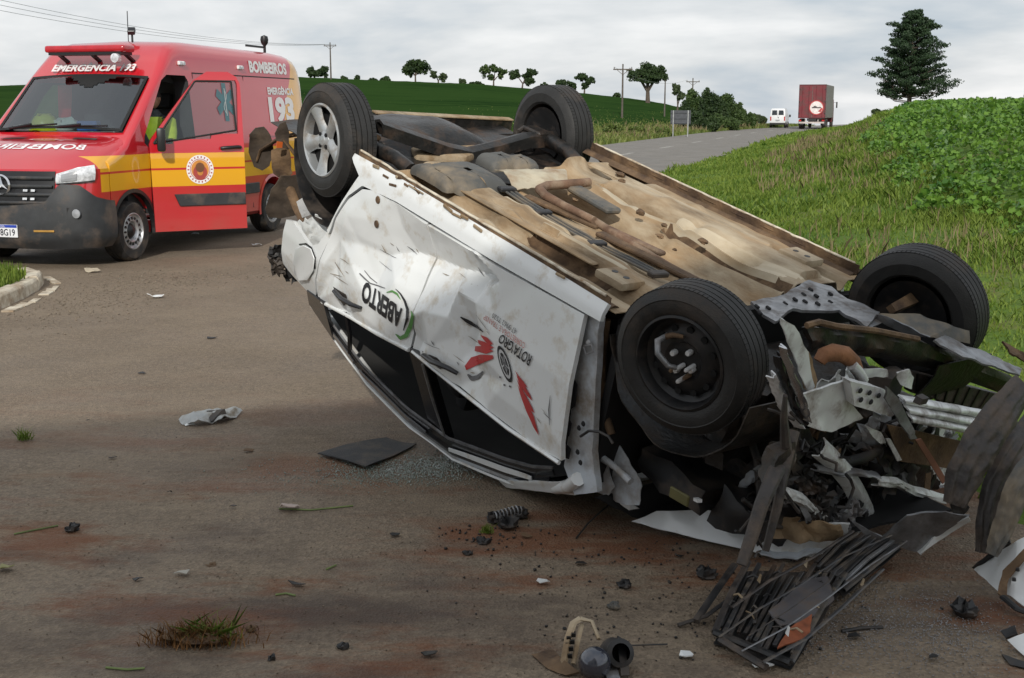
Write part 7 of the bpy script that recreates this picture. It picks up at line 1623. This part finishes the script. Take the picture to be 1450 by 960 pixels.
    c = gp(842, 938, .045)-b; g = MB(); g.lathe([(.0, .05), (.022, .046), (.040, .032), (.050, .01), (.052, -.03), (.045, -.05), (0, -.05)], (0, 0, 0), 'Z', 24); l = g.build('projector_lens', PM('dark_lens', (.05, .055, .075), .08, .3, var=.2, coat=1.), o, smooth=60, loc=c); l.rotation_euler = (R(48), R(-8), 0)
    c2 = gp(872, 925, .05)-b; g = MB(); g.lathe([(.03, .05), (.045, .045), (.05, -.02), (.03, -.05), (0, -.05)], (0, 0, 0), 'Z', 18); l = g.build('lamp_housing', BLK, o, smooth=50, loc=c2); l.rotation_euler = (R(60), R(30), 0)
    wshard('tan_bracket', [gp(752, 925, .01), gp(782, 918, .02), gp(800, 935, .03), gp(820, 950, .02), gp(800, 955, .01), gp(775, 945, .01)], TAN2, b, .008, .006, 2, 2, 14, o)
    for pts, w in (([(798, 940, .02), (804, 905, .07), (812, 882, .10), (822, 876, .11)], .012), ([(822, 876, .11), (838, 880, .10), (848, 905, .06)], .012), ([(812, 940, .02), (818, 908, .06), (824, 884, .09)], .008)):
        g = MB(); g.tube([gp(*p)-b for p in pts], w, 6, flat=.5); g.build('lamp_frame', TAN, o, smooth=40)
    wshard('cover_strip', [gp(875, 900, .09), gp(886, 905, .08), gp(892, 955, .02), gp(880, 955, .02)], BLK, b, .006, .008, 4, 2, 14, o); wshard('cover_strip', [gp(856, 940, .03), gp(872, 935, .03), gp(880, 962, .01), gp(862, 965, .01)], STEEL, b, .005, .008, 5, 2, 14, o)
    for pts in ([(800, 932, .025), (806, 900, .08)], [(806, 934, .03), (813, 894, .09)]):
        g = MB(); A = gp(*pts[0])-b; B = gp(*pts[1])-b
        for k in range(4): p = A.lerp(B, (k+.5)/4); g = MB(); g.box(p, (.014, .01, .012)); g.build('frame_rib', DSTEEL, o)
    g = MB(); g.tube([gp(890, 914, .02)-b, gp(915, 913, .015)-b, gp(945, 912, .01)-b], .003, 5); g.build('wire', BLK, o)
    # radiator grille lying in front
    b = gp(1120, 870); o = thing('radiator_grille', 'long torn black radiator grille with slats lying in front of the nose', 'grille', b)
    A0, A1, A2, A3 = gp(1012, 895, .05), gp(1060, 795, .10), gp(1205, 800, .08), gp(1120, 938, .03)      # lower-left field
    B0, B1, B2, B3 = gp(1150, 798, .09), gp(1206, 750, .13), gp(1278, 768, .10), gp(1195, 836, .06)
    def slats(c0, c1, c2, c3, n, w, m_list, nm):
        for k in range(n):
            t = (k+.5)/n; p = c0.lerp(c3, t); q = c1.lerp(c2, t); bend = Vector((0, 0, rg.uniform(-.012, .018))); mid = p.lerp(q, .5)+bend
            p2 = p.lerp(q, rg.uniform(0, .10)); q2 = p.lerp(q, rg.uniform(.82, 1.0)); g = MB(); g.bar(p2-b, mid-b, w*rg.uniform(.7, 1.2), .012); g.bar(mid-b, q2-b, w*rg.uniform(.7, 1.2), .012); g.build(nm, rg.choice(m_list), o, bevel=.002)
    SL = PM('grille_slat', (.040, .040, .042), .35, var=.4, scale=20, dirt=(.14, .11, .08), damt=.28, dscale=14)
    slats(A0, A1, A2, A3, 13, .014, [SL, SL, RPL, DSTEEL, BLK], 'slat'); slats(B0, B1, B2, B3, 9, .016, [SL, SL, STEEL, BLK], 'slat')
    wshard('mesh_backing', [p-Vector((0, 0, .03)) for p in (A0, A1, A2, A3)], BLK, b, .004, .012, 2, 3, 12, o); wshard('mesh_backing', [p-Vector((0, 0, .02)) for p in (B0, B1, B2, B3)], BLK, b, .004, .01, 4, 3, 12, o)
    wshard('grey_plate', [gp(1088, 865, .09), gp(1140, 820, .10), gp(1172, 815, .10), gp(1182, 848, .08), gp(1140, 880, .07), gp(1105, 885, .07)], PM('plate_dull', (.085, .08, .085), .6, var=.2, scale=9, dirt=(.12, .09, .07), damt=.3, dscale=12), b, .005, .006, 3, 2, 12, o)
    wshard('orange_patch', [gp(1118, 888, .07), gp(1150, 868, .075), gp(1146, 900, .06), gp(1100, 916, .05)], PM('rust_patch', (.26, .075, .03), .7, var=.4, scale=18), b, .005, .006, 3, 2, 12, o)
    for pts, r_, m_ in (([A0, A0.lerp(A1, .5)+Vector((0, 0, .02)), A1], .012, RPL), ([A0, A0.lerp(A3, .5), A3], .016, BLK), ([A3, A3.lerp(A2, .5)+Vector((0, 0, .02)), A2, B3, B2], .011, SL), ([gp(985, 880, .02), gp(1012, 840, .06), gp(1040, 800, .10)], .014, BLK), ([gp(1020, 905, .05), gp(1060, 930, .03), gp(1085, 945, .02)], .015, RPL), ([gp(960, 885, .01), gp(1000, 872, .03), gp(1030, 850, .06)], .009, BLK)):
        g = MB(); g.tube([Vector(p)-b for p in pts], r_, 7, flat=.7); g.build('grille_frame', m_, o, smooth=40)
    for px, py, h in ((1112, 897, .085), (1218, 828, .075), (1072, 822, .12), (1138, 800, .12)):
        p = gp(px, py, h); wshard('white_splinter', [p, p+Vector((.010, .002, .024)), p+Vector((.016, .004, .020)), p+Vector((.010, -.004, -.010))], WHT if px == 1112 else TAN, b, .003, .002, px, 1, 20, o)
    for pts, r_, m_ in (([(1018, 902, .06), (1075, 862, .12), (1130, 830, .13), (1190, 790, .14), (1262, 758, .16)], .005, SL), ([(1050, 922, .05), (1110, 890, .10), (1170, 848, .11), (1232, 800, .11), (1284, 766, .13)], .004, STEEL), ([(1080, 938, .04), (1140, 905, .08), (1190, 862, .09), (1250, 806, .09)], .008, SL), ([(1036, 860, .10), (1090, 822, .14), (1150, 790, .15), (1208, 752, .17)], .007, RPL), ([(1060, 900, .08), (1120, 862, .12), (1176, 822, .13)], .003, RPL)):
        g = MB(); g.tube([gp(*p)-b for p in pts], r_, 6, flat=.5); g.build('trim_strip', m_, o, smooth=40)
    for k in range(22):
        t, u_ = rg.random(), rg.random(); p = A0.lerp(A1, t).lerp(A3.lerp(A2, t), u_)+Vector((0, 0, .02)); d = Vector((rg.uniform(-1, 1), rg.uniform(-1, 1), rg.uniform(-.1, .5))).normalized()*rg.uniform(.02, .06); g = MB(); g.tube([p-b, p+d*.5-b+Vector((0, 0, .01)), p+d-b], rg.uniform(.0025, .005), 5); g.build('broken_clip', rg.choice([RPL, TAN, SL, BLK]), o)
    # white bumper corner at the right edge
    b = gp(1425, 830); o = thing('bumper_corner', 'broken white bumper corner with black edging at the right edge', 'bumper', b)
    wshard('painted_skin', [gp(1378, 806, .03), gp(1402, 786, .10), gp(1440, 764, .20), gp(1480, 745, .26), gp(1490, 850, .05), gp(1450, 858, .02), gp(1428, 842, .03), gp(1412, 836, .02)], WHT, b, .006, .010, 3, 3, 8, o)
    wshard('inner_edge', [gp(1412, 838, .05), gp(1420, 808, .10), gp(1450, 776, .19), gp(1456, 782, .18), gp(1428, 818, .09), gp(1424, 850, .03)], TAN2, b, .008, .008, 5, 2, 12, o)
    wshard('inner_edge', [gp(1376, 804, .035), gp(1404, 776, .12), gp(1428, 762, .17), gp(1430, 768, .16), gp(1402, 788, .10)], BLK, b, .008, .006, 6, 2, 12, o)
    g = MB(); g.tube([gp(1420, 845, .04)-b, gp(1440, 862, .03)-b, gp(1462, 870, .02)-b], .014, 7, flat=.6); g.build('edge_strip', BLK, o, smooth=40)
    for px, py in ((1444, 796), (1436, 820), (1441, 806)):
        g = MB(); g.lathe([(0, .006), (.006, .005), (.008, -.006)], gp(px, py, .135)-b, 'Z', 8); g.build('clip_hole', BLK, o)
    b = gp(1440, 905); o = thing('bracket_piece', 'white and black bracket piece below the white bumper corner', 'car part', b)
    wshard('white_plate', [gp(1426, 905, .03), gp(1450, 895, .06), gp(1476, 920, .03), gp(1452, 930, .01)], WHT, b, .006, .006, 3, 2, 14, o); wshard('black_plate', [gp(1416, 892, .03), gp(1436, 884, .05), gp(1440, 896, .04), gp(1424, 902, .02)], BLK, b, .006, .006, 4, 2, 14, o); wshard('black_plate', [gp(1418, 925, .01), gp(1450, 935, .015), gp(1470, 950, .01), gp(1430, 940, .008)], BLK, b, .006, .004, 7, 2, 14, o)
    g = MB(); b = gp(1222, 890); g.tube([gp(1192, 894, .006)-b, gp(1220, 889, .009)-b, gp(1250, 888, .006)-b], .006, 6); tag(g.build('rubber_strip', BLK, None, loc=b), 'thin black rubber strip lying on the gravelly asphalt', 'strip')
    g = MB(); b = gp(838, 735); g.tube([gp(816, 762, .006)-b, gp(832, 742, .012)-b, gp(850, 725, .02)-b, gp(866, 712, .05)-b], .004, 5); tag(g.build('thin_cable', BLK, None, loc=b), 'thin dark cable on the road leading under the front wing', 'cable')
    for px, py, l in ((1094, 800, .10), (1256, 790, .1)):
        pass
    # grass tuft thrown on the road
    b = gp(280, 910); o = thing('grass_tuft', 'uprooted tuft of brown and green grass in the left foreground', 'grass tuft', b); rn = np.random.default_rng(2)
    n = 520; P = np.stack([rn.normal(0, .075, n), rn.normal(0, .03, n), np.full(n, .004)], 1); V, F = blades(P, np.full(n, .050), np.full(n, .0022), rn, 1.4); link('roots', npmesh('roots', V, F), leaf_mat('dead_root', (.10, .05, .018), (.24, .12, .045), .9, .1), o)
    P = np.stack([rn.normal(.03, .05, 150), rn.normal(.01, .02, 150), np.full(150, .008)], 1); V, F = blades(P, np.full(150, .050), np.full(150, .0024), rn, 2.2); link('leaves', npmesh('leaves', V, F), MATS['grass_blade'], o)
    g = MB(); g.grid(lambda u, v: Vector((.12*math.cos(6.28*u)*math.sin(3.14*v), .05*math.sin(6.28*u)*math.sin(3.14*v), .018*(1-math.cos(3.14*v))))*(1+.5*fbm(u*5, v*4, 3)), 16, 8); g.build('soil', TAN2, o, smooth=30)
    for px, py, s, lab in ((36, 624, .05, 'small green weed on the road at the left edge'), (470, 408, .04, 'bit of green weed on the road behind the grass'), (690, 756, .03, 'green sprig on the black lump below the spring')):
        b = gp(px, py); n = 60; P = np.stack([rn.normal(0, s*.4, n), rn.normal(0, s*.25, n), np.full(n, .004)], 1); V, F = blades(P, np.full(n, s), np.full(n, .0025), rn, 1.2); tag(link('weed_sprig', npmesh('weed_sprig', V, F), MATS['grass_blade'], None, b), lab, 'weed')
    GT = PM('green_twig', (.16, .21, .07), .7, var=.3)
    for pts, lab in (([(20, 756), (50, 750), (82, 744)], 'thin green twig lying at the left beside a dark lump'), ([(150, 945), (180, 948), (205, 946)], 'flat green leaf strip at the bottom left'), ([(390, 842), (405, 840), (418, 843)], 'short yellow stalk in the left foreground'), ([(462, 806), (476, 800)], 'tiny yellow straw in the middle foreground'), ([(395, 720), (440, 722), (500, 716)], 'thin pale straw beside the pinkish scrap')):
        b = gp(*pts[0]); g = MB(); g.tube([gp(*p, .005)-b for p in pts], .004, 5); tag(g.build('twig', GT, None, loc=b), lab, 'twig')
    # glass crumbs and grit: nobody could count them
    def crumbs(name, cs, n, s0, s1, mat, lab, cat, seed, hmax=.004):
        r_ = np.random.default_rng(seed); Vs = []; cub = np.array([(-1, -1, 0), (1, -1, 0), (1, 1, 0), (-1, 1, 0), (-1, -1, 1.4), (1, -1, 1.4), (1, 1, 1.4), (-1, 1, 1.4)])
        Fc = np.array([(0, 3, 2, 1), (4, 5, 6, 7), (0, 1, 5, 4), (1, 2, 6, 5), (2, 3, 7, 6), (3, 0, 4, 7)])
        Pp = []
        for (x, y, sx, sy, w) in cs: m_ = int(n*w); Pp.append(np.stack([r_.normal(x, sx, m_), r_.normal(y, sy, m_)], 1))
        Pp = np.concatenate(Pp); n = len(Pp); s = r_.uniform(s0, s1, n)*.5; a = r_.uniform(0, 6.28, n); ca, sa = np.cos(a), np.sin(a)
        q = cub[None]*s[:, None, None]*r_.uniform(.6, 1.4, (n, 8, 3)); x = q[..., 0]*ca[:, None]-q[..., 1]*sa[:, None]+Pp[:, :1]; y = q[..., 0]*sa[:, None]+q[..., 1]*ca[:, None]+Pp[:, 1:]; z = q[..., 2]+.002
        V = np.stack([x, y, z], -1).reshape(-1, 3); F = (Fc[None]+8*np.arange(n)[:, None, None]).reshape(-1, 4); return tag(link(name, npmesh(name, V, F), mat), lab, cat, kind='stuff')
    GLC = PM('glass_crumb', (.20, .25, .21), .12, var=.4, scale=200, coat=1., spec=1.)
    g1 = gp(575, 668); g2 = gp(625, 655); crumbs('glass_crumbs', [(g1.x, g1.y, .20, .11, .6), (g2.x, g2.y, .12, .10, .25), (g1.x-.12, g1.y-.02, .3, .16, .15)], 4200, .002, .0055, GLC, 'greenish shattered glass sprinkled beside the car window', 'glass', 1)
    g3 = gp(1270, 870); g4 = gp(1190, 910); g5 = gp(1340, 900); crumbs('glass_grit', [(g3.x, g3.y, .20, .20, .5), (g4.x, g4.y, .16, .12, .25), (g5.x, g5.y, .14, .14, .25)], 3600, .0015, .004, PM('grit_glint', (.24, .23, .23), .15, var=.6, scale=300, spec=1., coat=1.), 'sparkling glass grit on the wet asphalt right of the grille', 'glass', 2)
    f1 = gp(900, 800); f2 = gp(1000, 880); f3 = gp(700, 760); crumbs('plastic_crumbs', [(f1.x, f1.y, .35, .22, .4), (f2.x, f2.y, .35, .16, .35), (f3.x, f3.y, .16, .12, .25)], 340, .002, .009, BLK, 'dark crumbs of broken plastic strewn before the car nose', 'crumbs', 6)
    crumbs('road_grit', [(-.4, 4.2, 1.5, .7, .5), (-1.2, 6.5, 1.6, 1.6, .25), (.6, 4.3, .8, .5, .25)], 2600, .0015, .0045, PM('grit_stone', (.16, .12, .085), .85, var=.7, scale=60), 'loose grit and soil crumbs over the asphalt', 'grit', 3)
    crumbs('kerb_gravel', [(-3.9, 11.2, .35, .8, .6), (-3.6, 12.6, .5, .5, .4)], 1300, .004, .012, PM('gravel_stone', (.21, .17, .125), .85, var=.5, scale=40), 'loose gravel washed up along the kerb', 'gravel', 4)
debris()
# ---------------------------------------------------------------- unseen low building, added behind the camera to shade the foreground
def shade_building():
    WL = PM('render_wall', (.62, .60, .55), .85, var=.08, scale=2, bump=.3, bscale=40); RF = PM('concrete_parapet', (.30, .29, .27), .85)  # wall of the added block, kept pale to bounce light onto the car door
    r_ = thing('added_shade_caster', 'unseen plain low building added behind the camera to cast the foreground shade', 'building', (-4.02, -7.29, 0), R(14.6))
    g = MB(); g.box((0, 0, 2.3), (13.9, 7.9, 4.6)); wl = g.build('wall', WL, r_, bevel=.02)
    g = MB(); g.box((0, 0, 4.75), (14.0, 8.0, .3)); g.build('roof_parapet', RF, r_, bevel=.02)
    for k in range(5):
        for z in (1.9,):
            x = -5.4+k*2.7
            if z < 2 and k == 2:
                g = MB(); g.box((x, 3.97, 1.1), (1.1, .06, 2.2)); d = g.build('door', PM('door_brown', (.10, .055, .03), .6), r_, bevel=.01); g = MB(); g.box((x+.4, 4.03, 1.05), (.03, .08, .14)); g.build('handle', ALUM, d); continue
            g = MB(); g.box((x, 3.965, z), (1.5, .05, 1.2)); w = g.build('window', RF, r_, bevel=.01)
            for s_ in (-1, 1): g = MB(); g.box((x+.36*s_, 3.985, z), (.66, .04, 1.06)); g.build('pane', DGL, w)
            g = MB(); g.box((x, 4.04, z-.65), (1.7, .16, .07)); g.build('sill', RF, w)
ALUM = CM['ALU']
shade_building()
